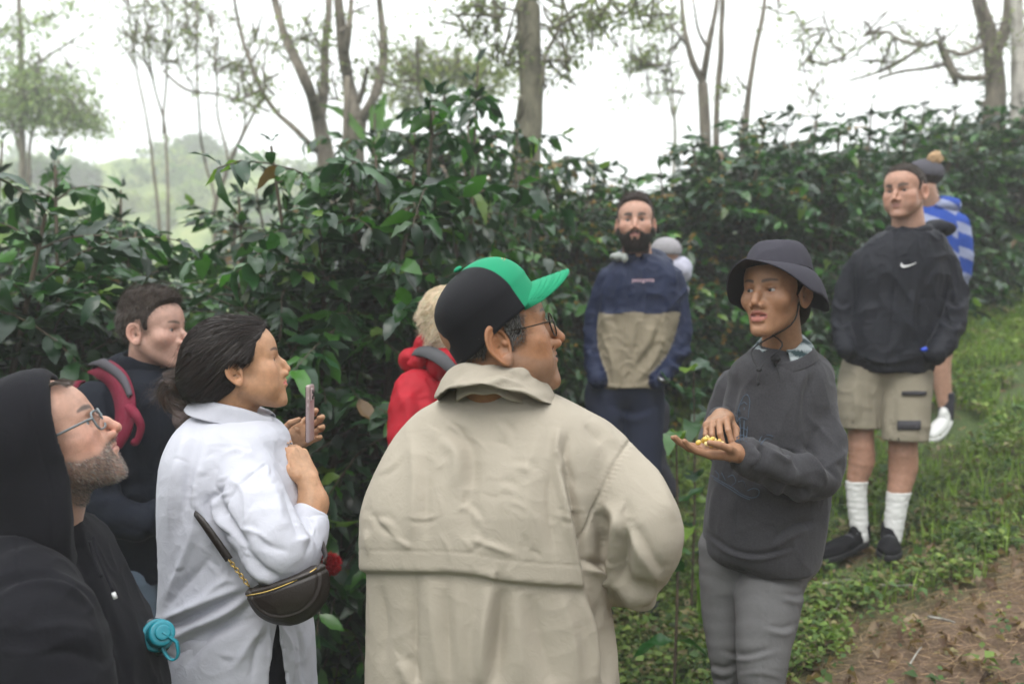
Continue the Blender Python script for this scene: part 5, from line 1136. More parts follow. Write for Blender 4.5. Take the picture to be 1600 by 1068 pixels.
    rt = sample_faces(hw, hq, (~nbun)*1.0, 1500, rs)
    tg = unit(np.cross(rt-bun, A(0, 1, 0)+rs.normal(size=(len(rt), 3))*.4))
    hair_strands('bun_strands', hb, rt, tg, h, .06, 6, .002, .010, .3, lambda p, t: unit(np.cross(p-bun, A(.2, 1, .2))+.001), 0, (.0009, .0004), (.05, .028, .018), .5, 10, .4, hairf)
    rt = sample_faces(hw, hq, nbun*1.0, 260, rs); hair_strands('flyaway_strands', hb, rt, flow(rt, 0)+unit(rt-h.H)*.5, h, .06, 6, .004, .016, .35, flow, 0, (.0005, .0003), (.03, .018, .013), .4, 19, .5, hairf)
    # loose strands: in front of the ear and blown back from the bun
    L = []
    for i in range(0):
        s = rs.normal(size=3)*.004; L.append(np.array([h.w1(.070, .022, .02), h.w1(.074, .026, -.005), h.w1(.070, .020, -.035), h.w1(.062, .010, -.06)])[:4]+s+rs.normal(size=(4, 3))*.0015)
    for i in range(120):
        s = rs.normal(size=3)*.012; L.append(np.array([bun, bun+A(-.03, 0, -.005), bun+A(-.045-.02*rs.rand(), 0, -.02*rs.rand()), bun+A(-.05-.03*rs.rand(), 0, -.04*rs.rand())])+s)
    ribbons('loose_strands', np.array([smooth_path(l, None, 3)[0] for l in L]), .0007, .0004, HAIR, hb, np.tile(A(.05, .03, .02), (len(L), 1)))
    v_, q_ = net(lambda p: sph(p, h.w1(.078, -.004, -.0285), .0022), h.w1(.078, -.004, -.0285)-.006, h.w1(.078, -.004, -.0285)+.006, .0008); mesh('earring', v_, q_, GOLD, root)
    # shirt ---------------------------------------------------------------
    CL = [('s', [(335, 210), (350, 290), (400, 370), (470, 460)], 18, .012), ('v', [(300, 230), (330, 330), (420, 420), (480, 520)], 22, .012), ('r', [(250, 240), (300, 330), (330, 460)], 22, .006),
        ('g', [(560, 80), (470, 150), (390, 250), (370, 300)], 7, .003), ('v', [(380, 160), (330, 215), (290, 260)], 14, .008), ('r', [(400, 140), (470, 200), (480, 360)], 20, .006),
        ('r', [(560, 110), (620, 230), (640, 380)], 30, .005), ('v', [(640, 180), (690, 300), (720, 420)], 22, .006), ('s', [(470, 480), (540, 560), (620, 600)], 16, .008), ('r', [(430, 360), (520, 380), (600, 440)], 16, .005), ('v', [(500, 330), (560, 430), (680, 470)], 20, .005),
        ('r', [(700, 420), (770, 400), (800, 330)], 16, .005), ('v', [(750, 480), (775, 400), (740, 300)], 12, .005), ('v', [(760, 300), (790, 350), (790, 400)], 8, .004),
        ('s', [(480, 640), (350, 690), (200, 760), (100, 800)], 20, .012), ('s', [(520, 660), (400, 760), (200, 860), (110, 960)], 24, .012), ('r', [(470, 620), (380, 600), (250, 700), (140, 760)], 22, .008), ('v', [(540, 760), (430, 800), (300, 860), (190, 1000)], 26, .009), ('r', [(560, 790), (500, 870), (420, 1000)], 26, .007), ('v', [(555, 830), (520, 930), (500, 1060)], 18, .006),
        ('r', [(240, 320), (220, 430), (170, 560), (110, 700)], 24, .007), ('v', [(330, 480), (260, 560), (180, 640), (120, 720)], 26, .008), ('r', [(160, 60), (140, 200), (130, 380)], 22, .006), ('v', [(210, 60), (195, 220), (170, 400)], 18, .006), ('r', [(260, 70), (240, 200), (235, 300)], 16, .005),
        ('r', [(640, 810), (680, 900), (690, 1060)], 14, .007), ('v', [(700, 800), (730, 900), (735, 1060)], 14, .006), ('e', [(582, 800), (588, 920), (585, 1060)], 6, .003), ('e', [(620, 820), (650, 920), (658, 1060)], 6, .003), ('r', [(360, 40), (430, 10), (520, 40)], 18, .004)]
    FL = [(k_, p_, w_, a_*1.25) for k_, p_, w_, a_ in pxl(CL, 220, 700, .3445)]
    FL += [('r', [(330, 660), (360, 690), (400, 700)], 7, .004), ('s', [(305, 660), (290, 720), (285, 800)], 9, .007), ('r', [(395, 680), (425, 720), (440, 760)], 8, .005), ('v', [(410, 690), (445, 730), (462, 780)], 7, .005), ('r', [(320, 700), (310, 760), (300, 840)], 10, .006), ('v', [(345, 700), (330, 770), (318, 830)], 9, .006)]
    rs = np.random.RandomState(12)
    for i in range(70):
        c = rs.uniform((262, 680), (480, 1060)); an = rs.uniform(0, 3.14); L_ = rs.uniform(5, 16)
        FL.append((rs.choice(['r', 'v', 's']), [tuple(c-L_*A(math.cos(an), math.sin(an))), tuple(c), tuple(c+L_*A(math.cos(an+.4), math.sin(an+.4)))], rs.uniform(2.2, 4.5), rs.uniform(.001, .0025)))
    sh, _, _ = garment('shirt', root, sfh, A(-.95, 1.78, K[-1][0]+.004), A(-.42, 2.42, K[0][0]+.03), .0040, WHITE, FL, [(.12, .003, 3, (1, 1, .5)), (.04, .0014, 9, (1, 1, 1))], rx=1)
    tilt = frame((.96, .08, -.30))
    pr = resmooth([(-.006, -.012), (-.007, .014), (-.002, .024), (.007, .022), (.014, .002), (.021, -.018)], 4)
    v_, q_ = band(P(364, 648, 2.095), (.070, .088), pr, .002, a0=math.radians(108), a1=math.radians(432), n=90, Rm=tilt, zf=lambda a, j: .003*np.sin(3*a+1), rf=lambda a, j: .003*np.sin(4*a+j*.2))
    n_ = vnorm(v_, q_); v_ = v_+n_*(.002*wrinkle(v_, .04, 3))[:, None]; mesh('collar', v_, q_, WHITE, sh)
    for nm, pth, rad in (('cuff', [P(474, 828, 2.015), P(487, 796, 2.04)], (.047, .043)),):
        a_, b_ = A(*pth[0]), A(*pth[1]); Mx = frame(np.cross(unit(b_-a_), A(0, 1, 0)), unit(b_-a_))
        v_, q_ = band((a_+b_)/2, (rad[0], rad[1]), resmooth([(.004, -.022), (.001, 0), (-.003, .020)], 3), .002, n=40, Rm=Mx, zf=lambda a, j: .002*np.sin(3*a)); mesh(nm, v_, q_, WHITE, sh)
    garment('trousers', root, tr, A(-.9, 1.85, G(-.6, 2.1)+.05), A(-.45, 2.4, P(0, 960, 2.1)[2]), .011, TROUSER)
    for y in (2.0, 2.2): shoe('shoe', root, (-.66, y, G(-.66, y)), (-.42, y, G(-.42, y)), BLACKSHOE, BLACKSHOE)
    rebase(root)
    return hl, hr
def smartphone():
    root = thing('smartphone', 'pink smartphone held upright in the hand of the woman in white', 'phone', P(484, 686, 2.25))
    n = unit(A(.998, .05, 0)); w = unit(A(-.05, .998, 0)); up = unit(A(.04, 0, 1)); w = unit(np.cross(up, n)); M = np.stack([n, w, up], 1); c = P(484.5, 645, 2.265)
    PINK = plain('pink_metal', (.44, .34, .34), .35, .3); 
    v, Q = net(lambda p: rbox(p, c, (.0052, .036, .072), .005, M), c-.09, c+.09, .0022); mesh('case', v, Q, PINK, root)
    v, Q = net(lambda p: rbox(p, c-n*.0052, (.0008, .033, .069), .0007, M), c-.08, c+.08, .0016); mesh('screen', v, Q, plain('screen_glass', (.01, .01, .012), .1), root)
    cc = c+n*.006+up*.048-w*.016; v, Q = net(lambda p: rbox(p, cc, (.0022, .015, .016), .002, M), cc-.03, cc+.03, .0012); cam = mesh('camera_bump', v, Q, PINK, root)
    LB = plain('lens_black', (.01, .01, .012), .1)
    for a, b in ((-.006, .007), (-.006, -.007), (.007, .0)):
        o = cc+n*.0028+w*a+up*b; v, Q = tubemesh([o-n*.001, o+n*.001], [.0052, .0052], 14, caps=True, smooth=False); mesh('camera_lens', v, fixq(Q), LB, cam)
    g = [(c+w*.0365*s+up*z-n*.0, c+w*.0365*s+up*(z+l)) for s, z, l in ((-1, .03, .012), (-1, .012, .012))]
    tubes('button', [([a, b], [.0014, .0014]) for a, b in g], PINK, root, 6)
    rebase(root)
def shoulder_bag():
    c = P(452, 922, 1.86); root = thing('shoulder_bag', 'dark brown leather half moon bag on the white shirt, with gold chain', 'bag', c)
    LEA = plain('dark_leather', (.018, .012, .009), .45, bump=.35, bs=260)
    ang = -.30; R = roty(-ang); R = np.stack([unit(A(math.cos(.34), .10, math.sin(.34))), A(0, 1, 0), np.cross(unit(A(math.cos(.34), .10, math.sin(.34))), A(0, 1, 0))], 1)
    def f(p):
        q = (p-c)@R; d = ell(q, (0, 0, .020), (.088, .030, .086)); d = smin(d, ell(q, (0, 0, -.004), (.076, .034, .060)), .02)
        d = smax(d, q[:, 2]-.030+.6*q[:, 0]**2/.1*.0, .010)
        return d
    v, Q = net(f, c-.13, c+.12, .0026); n = vnorm(v, Q); q = (v-c)@R
    rr = np.sqrt((q[:, 0]/.086)**2+((q[:, 2]-.022)/.075)**2); v = v+n*(.0018*np.exp(-((rr-.90)/.03)**2)-.0022*np.exp(-((rr-.83)/.02)**2))[:, None]
    v = v-n*(.003*np.exp(-((q[:, 2]-.018)/.003)**2))[:, None]; v = v+n*(.002*wrinkle(v, .05, 4))[:, None]
    body = mesh('bag_body', v, Q, LEA, root)
    # flap edge and gold marks
    lo = []
    for i, (x, z) in enumerate([(.018, -.020), (.023, -.0185), (.028, -.017), (.036, -.0145), (.041, -.013), (.046, -.0115)]):
        y = -.0345; a = c+R@A(x, y, z); lo.append(([a, a+R@A(.001, 0, .0042)], [.0007, .0007]))
        if i % 2: lo.append(([a, a+R@A(.0028, 0, .0005)], [.0006, .0006]))
        else: lo.append(([a+R@A(0, 0, .004), a+R@A(.003, 0, .002)], [.0006, .0006]))
    tubes('gold_lettering', lo, GOLD, body, 5)
    zp, _ = smooth_path([c+R@A(-.075, -.028, .026), c+R@A(-.03, -.034, .020), c+R@A(.03, -.034, .021), c+R@A(.075, -.026, .028)], None, 4)
    tubes('zip', [(zp, np.full(len(zp), .0014))], GOLD, body, 6, 1)
    a = P(389, 915, 1.87); b = P(358, 874, 1.885)
    # chain of links
    ln = []; nl = 9
    for i in range(nl):
        t = (i+.5)/nl; o = a*(1-t)+b*t; dv = unit(b-a); s = unit(np.cross(dv, A(0, 1, 0))) if i % 2 else A(0, 1, 0); k = np.linspace(0, 2*math.pi, 13)
        ln.append(([o+dv*.0058*math.cos(x)+s*.0038*math.sin(x) for x in k], [.0012]*13))
    tubes('chain', ln, GOLD, root, 6, 1)
    st = [b, P(333, 838, 1.885), P(314, 812, 1.89), P(303, 800, 1.91), P(292, 786, 1.97)]
    pth, _ = smooth_path(st, None, 6); T = unit(np.gradient(pth, axis=0)); s = unit(np.cross(T, A(0, 1, 0))); wd = np.interp(np.arange(len(pth)), [0, 8, len(pth)-1], [.0085, .008, .004])
    Gg = np.stack([pth-s*wd[:, None], pth-A(0, .0012, 0), pth+s*wd[:, None]], 1); v, Q = gridmesh(Gg, False, .003); mesh('strap', v, Q, LEA, root)
    e = P(508, 868, 1.92); pth, _ = smooth_path([c+R@A(.083, 0, .03), e, P(500, 840, 1.99), P(490, 800, 2.06)], None, 5); T = unit(np.gradient(pth, axis=0)); s = unit(np.cross(T, A(0, 1, 0)))
    Gg = np.stack([pth-s*.006, pth+s*.006], 1); v, Q = gridmesh(Gg, False, .003); mesh('strap', v, Q, LEA, root)
    rebase(root)
    pc = P(516, 881, 1.97); pm = thing('pompom', 'dark red fluffy pompom hanging from the brown shoulder bag', 'pompom', pc)
    rs = np.random.RandomState(5); v, Q = net(lambda p: sph(p, pc, .017)+.002*noise(p*200, 2), pc-.03, pc+.03, .003); RED = plain('red_yarn', (.20, .008, .012), .95)
    b0 = mesh('yarn_ball', v, Q, RED, pm); N_ = 1600; dr = unit(rs.normal(size=(N_, 3))); L = [pc+dr*(.014+.0038*k+0*dr)+rs.normal(size=(N_, 3))*.0012*k*.5 for k in range(4)]
    ribbons('yarn_tufts', np.stack(L, 1), .0011, .0007, vcmat('red_tuft', .95, .1), pm, np.clip(A(.27, .01, .016)*(1+.3*rs.normal(size=(N_, 1))), .01, 1))
    tubes('loop', [([pc+A(-.01, 0, .012), P(505, 868, 1.94)], [.0015]*2)], RED, pm, 6)
    rebase(pm)

# ---------------------------------------------------------------- the others
def arms(L, k=.012):
    paths = [smooth_path([A(*q) for q, r in a], [r for q, r in a], 2) for a in L]
    def f(p):
        o = None
        for q, r in paths:
            d = tube(p, q, r, .006); o = d if o is None else np.minimum(o, d)
        return o
    return f
def dress(root, h, K, yaw, armsf, legs, neck, hands=(), skin=(.4, .25, .18), res=.006, top=None, fl=None, wr=((.10, .006, 3, (1, 1, .5)), (.045, .003, 9, (1, 1, 1))), topname='jacket', blo=None, bhi=None,
          hn=2.2, bparts=(), jk=.011, bk={}, trm=None, tname='trousers', hres=.0024, inset=.03, post=None, hollow=None, colf=None, legskin=None, tlo=None, legres=.009, tfold=None, colr=None):
    tf0 = lambda p: smin(loft(p, K, yaw, hn), armsf(p), jk)
    def tf(p):
        f = tf0(p)
        if hollow is not None:
            f = smax(f, -smax(f+.008, p[:, 2]-hollow, .01), .003)
        return f
    lf = lambda p: legs(p)
    def bf(p):
        b = smin(h.f(p), neck(p), .018); b = smin(b, np.minimum(tf0(p)+inset, lf(p)+.018), .03)
        if legskin is not None: b = smin(b, legskin(p), .01)
        for hd in hands: b = smin(b, hd(p), .012)
        return b
    klo, khi = bb(K, .02); AL, AH = blo, bhi
    zt = h.H[2]-.14
    parts = [(h.H-(.15, .15, .17)*A(h.sc, h.sc, h.sc), h.H+.17*h.sc, hres), (A(AL[0], AL[1], AL[2]), A(AH[0], AH[1], zt+.02), .016)]+list(bparts)
    _, v, Q = skinbody(root, h, bf, parts, skin=skin, **bk)
    h.eyes(root, bk_eye.get('look', (0, 1, 0)), bk_eye.get('iris', (.05, .035, .02)))
    lo = A(klo[0]-.25, klo[1]-.22, K[-1][0]); hi = A(khi[0]+.25, khi[1]+.22, K[0][0]+.03)
    g, gv, gq = garment(topname, root, tf, lo, hi, res, top, fl, wr, rx=1, post=post, col=colf)
    if trm: garment(tname, root, lf, A(AL[0], AL[1], AL[2] if tlo is None else tlo), A(AH[0], AH[1], K[-1][0]+.10), legres, trm, tfold, ((.08, .005, 5, (1, 1, .7)),))
    return g, gv, gq, v, Q
bk_eye = {}
def shorthair(h, root, top=.075, side=0., off=.004, col=(.04, .028, .02), strandc=(.06, .04, .028), n=3500, length=.014, res=.003, fore=None, lift=.003, topk=.010, seed=2):
    hm = lambda q: (q[:, 2]-malehair(q[:, 1], top-.10*np.abs(q[:, 0]), side))
    hm0 = hm; hm = lambda q: hm0(q)+.0035*noise(q*120, 8)
    def sk(q): return -.0015+(off+.0015+topk*np.clip((q[:, 2]-.07)/.06, 0, 1))*np.clip(hm0(q)/.016, 0, 1)
    head = h
    def f(p):
        q = h.loc(p); d = h.skull(q)-sk(q)+.0012*noise(q*80, 3)
        return smax(d, -hm(q), .004)*h.sc
    v, Q = net(f, h.H-.15*h.sc, h.H+.17*h.sc, res, 2)
    c = A(*col)*(1+.25*fbm(v*90, 2, 4))[:, None]; hb = mesh('hair', v, Q, HAIRB, root, np.clip(c, 0, 1))
    rs = np.random.RandomState(seed); rt = sample_faces(v, Q, np.ones(len(Q)), n, rs); q = h.loc(rt)
    t = np.clip((q[:, 2]-.06)/.05, 0, 1)[:, None]
    dr = unit(t*h.dirw(.25, .75, .4)+(1-t)*h.dirw(0, -.25, -.85))
    hair_strands('hair_strands', hb, rt, dr, h, length, 3, .001, lift, .3, None, 0, (.0010, .0004), strandc, .35, seed, .4, f)
    return hb
def beard(h, root, v, Q, n, length, col, seed=3, w=(.0008, .0004), cvar=.3, dirl=(0, .35, -.9), minm=.5, name='beard', parent=None):
    c = v[Q].mean(1); ok = nrm(c-h.H) < .17*h.sc; q = h.loc(c)
    m = h.beardmask(np.abs(q[:, 0]), q[:, 1], np.where(q[:, 2] < 0, q[:, 2]/h.k['long'], q[:, 2]))*ok*(q[:, 2] > -.118)
    rs = np.random.RandomState(seed); rt = sample_faces(v, Q, (m > minm)*1.0, n, rs)
    return hair_strands(name, root, rt, np.tile(h.dirw(*dirl), (n, 1)), h, length, 3, .0005, length*.35, .35, None, 0, w, col, cvar, seed, .5)
def boxhl(h): return None
NAVY = cloth('navy_shell', (.014, .020, .045), .62, 900, .05, .12, 22, .12)
def man_hood():
    BLK = cloth('black_fleece', (.0075, .0075, .010), .95, 700, .35, .12, 20, .2, sheen=.03, spec=.15)
    root = person('bearded man in black hooded sweatshirt and glasses gazing upward', (-1.22, 1.68, G(-1.22, 1.68)))
    ph = math.radians(30); th = math.radians(19)
    h = Head(P(74, 703, 1.60), (math.cos(th)*math.cos(ph), math.sin(th)*math.cos(ph), math.sin(ph)), sc=1.02, nose=1.05, nosew=1.08, lip=1.0, chin=.5, jaw=1.0, full=.8, ear=1)
    d = 1.64
    K = keys(d, 0, [(800, -40, 112, .10), (830, -75, 138, .15), (870, -100, 160, .19), (920, -115, 183, .21), (990, -120, 216, .22), (1068, -122, 240, .23), (1200, -125, 250, .24), (1320, -120, 245, .23)])
    nb = P(40, 840, 1.66)
    neck = lambda p: cone(p, h.w1(0, -.012, -.045), P(60, 830, 1.64), .060, .07)
    af = arms([[(P(20, 915, 1.50), .085), (P(60, 985, 1.43), .092), (P(92, 1080, 1.40), .085), (P(110, 1190, 1.42), .07), (P(190, 1200, 1.55), .055)], [(P(20, 920, 1.84), .08), (P(80, 1100, 1.92), .07), (P(160, 1170, 1.80), .05), (P(200, 1155, 1.78), .042)]])
    HZ, HY = [-.2, -.12, -.06, .0, .05, .09, .14], [-.06, -.012, .018, .036, .050, .066, .075]
    def hood(p):
        q = h.loc(p)
        a = smin(ell(q, (0, -.012, .040), (.105, .135, .105)), cone(q, (0, -.03, .0), (0, -.035, -.12), .105, .115), .03)
        b = ell(p, P(20, 850, 1.64), (.13, .16, .06))/h.sc; a = smin(a, b, .03)
        inner = smin(ell(q, (0, -.012, .038), (.093, .113, .095)), cone(q, (0, -.0, .0), (0, .0, -.12), .088, .08), .03)
        yy = q[:, 1]-np.interp(q[:, 2], HZ, HY)
        a = smax(a, yy*.9, .012); return smax(a, -smax(inner, -(yy+.08), .004), .005)*h.sc
    tt = [legf(P(70, 1330, 1.55), P(70, 1600, 1.55), (-1.25, 1.56, G(-1.25, 1.56)+.08), (.09, .065, .05)), legf(P(70, 1330, 1.75), P(70, 1600, 1.75), (-1.22, 1.80, G(-1.22, 1.8)+.08), (.09, .065, .05))]
    legs = lambda p: smin(tt[0](p), tt[1](p), .02)
    hd = hand(P(205, 1150, 1.78), (.55, -.2, .45), (-.2, .9, .3), False, 1, curl=((.9, .9, .6),)*4)
    CL = [('s', [(0, 770), (70, 735), (170, 725), (260, 760), (320, 830), (350, 930)], 12, .008), ('g', [(58, 580), (62, 680), (72, 735)], 5, .003), ('v', [(100, 560), (200, 620), (290, 615)], 14, .010), ('r', [(20, 350), (60, 450), (140, 560)], 30, .007), ('v', [(220, 560), (280, 700), (330, 820)], 24, .007), ('r', [(300, 640), (360, 800), (420, 950)], 20, .006),
        ('v', [(350, 780), (380, 900), (420, 1060)], 18, .007), ('r', [(60, 900), (200, 880), (330, 900)], 26, .006), ('v', [(100, 980), (220, 960), (350, 1000)], 22, .007), ('r', [(380, 700), (440, 850), (480, 1000)], 14, .006)]
    bk_eye.clear(); bk_eye.update(look=(.1, 1, .15), iris=(.10, .14, .16))
    g, gv, gq, v, Q = dress(root, h, K, 0, af, legs, neck, [hd], (.44, .25, .18), .0046, BLK, pxl(CL, 0, 560, .4757), topname='hoodie', blo=A(-1.45, 1.3, G(-1.2, 1.6)+.05), bhi=A(-.5, 2.1, 0), bk=dict(stub=.7, stubcol=(.13, .105, .09), red=.9, lips=(.42, .19, .15), browc=(.08, .055, .045)), trm=TROUSER, hres=.0018,
        bparts=[(P(205, 1150, 1.78)-.12, P(205, 1150, 1.78)+.13, .004)])
    # hood needs its own finer mesh
    lo = h.H-(.22, .22, .22); hi = h.H+(.14, .22, .20)
    vv, qq = net(hood, lo, hi, .0042, 2); nn = vnorm(vv, qq); vv = vv+nn*(.004*wrinkle(vv, .09, 6))[:, None]+nn*(.004*wrinkle(vv, .2, 7))[:, None]
    ql = h.loc(vv); yy = ql[:, 1]-np.interp(ql[:, 2], HZ, HY)
    vv = vv-nn*(.002*np.exp(-((yy+.028)/.003)**2))[:, None]; mesh('hood', vv, qq, BLK, g)
    beard(h, root, v, Q, 8000, .0045, (.20, .17, .15), w=(.0006, .0003), cvar=.7)
    # front hair under the hood edge, brows
    rs = np.random.RandomState(8); L = []
    for i in range(260):
        x = rs.uniform(-.05, .055); L.append([h.w1(x, .055, .095), h.w1(x*1.0, .078, .094), h.w1(x+rs.normal()*.006, .090, .084-.006*rs.rand())])
    ribbons('hair', np.array(L)+rs.normal(size=(260, 3, 3))*.002, .0011, .0005, HAIR, root, np.tile(A(.05, .032, .022), (260, 1)))
    glasses(h, thingc('glasses', root), plain('grey_frame', (.12, .14, .15), .3), GLASS, 'square')
    cords = []
    for o, e in ((P(146, 838, 1.50), [P(152, 862, 1.485), P(165, 895, 1.47), P(176, 922, 1.455)]), (P(140, 845, 1.56), [P(150, 880, 1.53), P(158, 900, 1.51)])):
        cords.append(([o]+e, [.0028]*(len(e)+1)))
    c = tubes('drawstring', cords, BLK, g, 7, 5); e = P(177, 925, 1.455); tubes('cord_tip', [([e, e+A(.004, 0, -.010)], [.0034, .0034])], plain('white_tip', (.6, .6, .6), .4), c, 8)
    for y in (1.56, 1.8): shoe('shoe', root, (-1.27, y, G(-1.27, y)), (-1.0, y, G(-1.0, y)), BLACKSHOE, BLACKSHOE)
    rebase(root)
def bottle():
    c = P(250, 990, 1.66); root = thing('water_bottle', 'water bottle with teal screw cap and carrying loop', 'bottle', c)
    TEAL = plain('teal_plastic', (.006, .21, .27), .32, bump=.15, bs=60); BODY = plain('smoke_plastic', (.02, .05, .07), .15, trans=.6)
    ax = unit(A(.42, -.62, .30)); s = unit(np.cross(ax, A(0, 0, 1))); u = np.cross(s, ax); M = np.stack([s, u, ax], 1)
    def cyl(p, z0, z1, r, k=.003):
        q = (p-c)@M; rr = np.sqrt(q[:, 0]**2+q[:, 1]**2)-r; return smax(rr, np.abs(q[:, 2]-(z0+z1)/2)-(z1-z0)/2, k)
    v, Q = net(lambda p: cyl(p, -.012, .022, .0235, .006), c-.05, c+.05, .0018); q = (v-c)@M; a = np.arctan2(q[:, 1], q[:, 0]); n = vnorm(v, Q)
    v = v+n*(.0007*np.sign(np.sin(a*28))*(np.abs(q[:, 2]-.004) < .012)*(nrm(q[:, :2]) > .021))[:, None]; lid = mesh('cap', v, Q, TEAL, root)
    v, Q = net(lambda p: smin(cyl(p, -.024, -.013, .030, .004), cyl(p, .022, .027, .014, .003), .001), c-.06, c+.06, .002); mesh('collar_ring', v, Q, TEAL, root)
    k = np.linspace(-.1, math.pi+.3, 16); o = c+M@A(.004, -.024, .010)
    dn = unit(A(.35, -.1, -.8)); sd = unit(A(.8, -.1, .35))
    pth = [c+M@A(0, 0, .024)]+[c+A(.022, -.01, -.018)+dn*(.022*math.sin(x))*1.15+sd*(.013*math.cos(x)) for x in k]; pth.append(c+M@A(.0, -.026, -.016))
    pth, _ = smooth_path(pth, None, 3); T = unit(np.gradient(pth, axis=0)); w = unit(np.cross(T, np.cross(dn, sd)))*.0 + np.cross(dn, sd)*.0045
    v, Q = gridmesh(np.stack([pth-w, pth+w], 1), False, .0028); mesh('loop', v, Q, TEAL, lid)
    v, Q = net(lambda p: smin(cyl(p, -.22, -.045, .036, .01), cyl(p, -.05, -.022, .024, .004), .012), c-.26, c+.14, .0035); mesh('bottle_body', v, Q, BODY, root)
    rebase(root)
def man_pack():
    JK = cloth('dark_navy_softshell', (.006, .008, .014), .85, 900, .1, .15, 22, .12); GR = cloth('mottled_brown_knit', (.09, .07, .065), .95, 160, .7, .2, 30, .5)
    root = person('short-haired man in dark navy jacket wearing a red rucksack', (-1.22, 2.9, G(-1.22, 2.9)))
    h = Head(P(238, 522, 2.86), (.985, -.15, .05), roll=0, sc=1.04, nose=1.0, lip=.85, jaw=.98, browdn=.002, eyeopen=1.3, ear=1.05)
    d = 2.92
    K = keys(d, -.9, [(566, 200, 262, .07), (580, 172, 280, .10), (604, 140, 296, .14), (650, 126, 304, .16), (720, 130, 306, .17), (800, 140, 304, .17), (860, 150, 300, .17), (904, 155, 296, .17)])
    af = arms([[(P(150, 635, 2.78), .078), (P(140, 710, 2.70), .075), (P(155, 790, 2.66), .068), (P(215, 815, 2.66), .055), (P(250, 800, 2.70), .045)], [(P(262, 620, 3.06), .07), (P(275, 720, 3.1), .065), (P(262, 810, 3.05), .05)]])
    neck = lambda p: cone(p, h.w1(0, -.015, -.045), P(232, 600, 2.92), .058, .066)
    tt = [legf(P(200, 900, 2.86), P(205, 1080, 2.82), (-1.2, 2.84, G(-1.2, 2.84)+.08), (.095, .065, .05)), legf(P(250, 900, 3.0), P(252, 1080, 2.98), (-1.1, 3.02, G(-1.1, 3.0)+.08), (.095, .065, .05))]
    legs = lambda p: smin(tt[0](p), tt[1](p), .02)
    bk_eye.clear(); bk_eye.update(look=(-.05, 1, -.15))
    FL = [('s', [(170, 640), (185, 700), (170, 770)], 10, .009), ('r', [(150, 680), (160, 740), (150, 790)], 8, .007), ('v', [(200, 650), (215, 740), (225, 850)], 10, .007), ('s', [(150, 780), (190, 770), (230, 760)], 9, .009), ('r', [(240, 700), (238, 800), (230, 890)], 10, .006), ('g', [(248, 600), (252, 700), (256, 900)], 2.5, .003), ('v', [(160, 830), (200, 825), (240, 840)], 8, .006)]
    g, gv, gq, v, Q = dress(root, h, K, -.9, af, legs, neck, [], (.44, .26, .20), .0062, JK, FL, blo=A(-1.6, 2.5, G(-1.2, 2.9)+.04), bhi=A(-.8, 3.3, 0), bk=dict(stub=.18, stubcol=(.2, .13, .1), red=.5, lips=(.42, .2, .17), browc=(.07, .045, .03), browth=.0042), trm=cloth('blue_jeans', (.13, .17, .22), .85, 700, .2, .15, 30, .15), hres=.0024)
    shorthair(h, root, .092, .004, .004, (.028, .019, .014), (.045, .030, .021), 5000, .018, topk=.024)
    Rm = frame((.85, -.5, -.2))
    v_, q_ = band(P(228, 574, 2.90), (.070, .074), resmooth([(-.004, -.02), (-.004, .02), (.002, .034), (.010, .022), (.014, -.01)], 4), .004, a0=math.radians(100), a1=math.radians(440), n=60, Rm=Rm, zf=lambda a, j: .005*np.sin(3*a)); mesh('collar', v_, q_, JK, g)
    vh, qh = net(lambda p: smin(ell(p, P(186, 580, 3.0), (.075, .09, .040)), ell(p, P(205, 566, 3.02), (.055, .07, .035)), .02)+.006*noise(p*25, 3), P(186, 580, 3.0)-.15, P(205, 566, 3.0)+.15, .006); mesh('hood', vh, qh, JK, g)
    vs, qs = net(lambda p: smin(smin(ell(p, P(270, 600, 2.86), (.050, .05, .055)), ell(p, P(276, 650, 2.82), (.045, .04, .085)), .02), ell(p, P(288, 690, 2.84), (.035, .04, .05)), .02)+.006*noise(p*40, 3), P(275, 660, 2.85)-.2, P(275, 640, 2.85)+.22, .005); mesh('scarf', vs, qs, GR, root)
    for x, y in ((-1.22, 2.84), (-1.1, 3.02)): shoe('shoe', root, (x, y, G(x, y)), (x+.24, y-.12, G(x+.24, y-.12)), BLACKSHOE, BLACKSHOE)
    rebase(root)
    # rucksack
    RED = cloth('crimson_nylon', (.15, .012, .030), .7, 1200, .2, .2, 30, .1); GY = cloth('grey_webbing', (.07, .065, .075), .8, 1500, .3)
    rk = thing('rucksack', 'crimson rucksack with grey edged shoulder straps on the back of the man in navy', 'backpack', P(130, 700, 3.12))
    cc = P(138, 690, 3.17); M = frame((.85, -.5, 0)); v, Q = net(lambda p: smin(rbox(p, cc, (.13, .07, .20), .06, M), ell(p, cc-M@A(0, .06, .05), (.10, .05, .12), M), .03)+.004*noise(p*20, 2), cc-.3, cc+.3, .010); pk = mesh('pack_body', v, Q, RED, rk)
    v, Q = net(lambda p: smax(rbox(p, cc+M@A(0, -.0, .03), (.133, .076, .18), .06, M), np.abs(((p-cc)@M)[:, 1]+.02)-.004, .002), cc-.3, cc+.3, .008); mesh('zip_seam', v, Q, GY, pk)
    def strap(pts, w, th, mat, name, sub=None, off=0.):
        pth, ww = smooth_path(pts, w, 6); T = unit(np.gradient(pth, axis=0)); nn = np.array([unit(A(-.25, -.9, .25))]*len(pth)); nn[:8] += np.linspace(1, 0, min(8, len(nn)))[:, None]*A(0, .5, 1.2); nn = unit(nn)
        s = unit(np.cross(T, nn)); v, Q = gridmesh(np.stack([pth-s*ww[:, None]+nn*off, pth+nn*(off+.004), pth+s*ww[:, None]+nn*off], 1), False, th); return mesh(name, v, Q, mat, sub or rk)
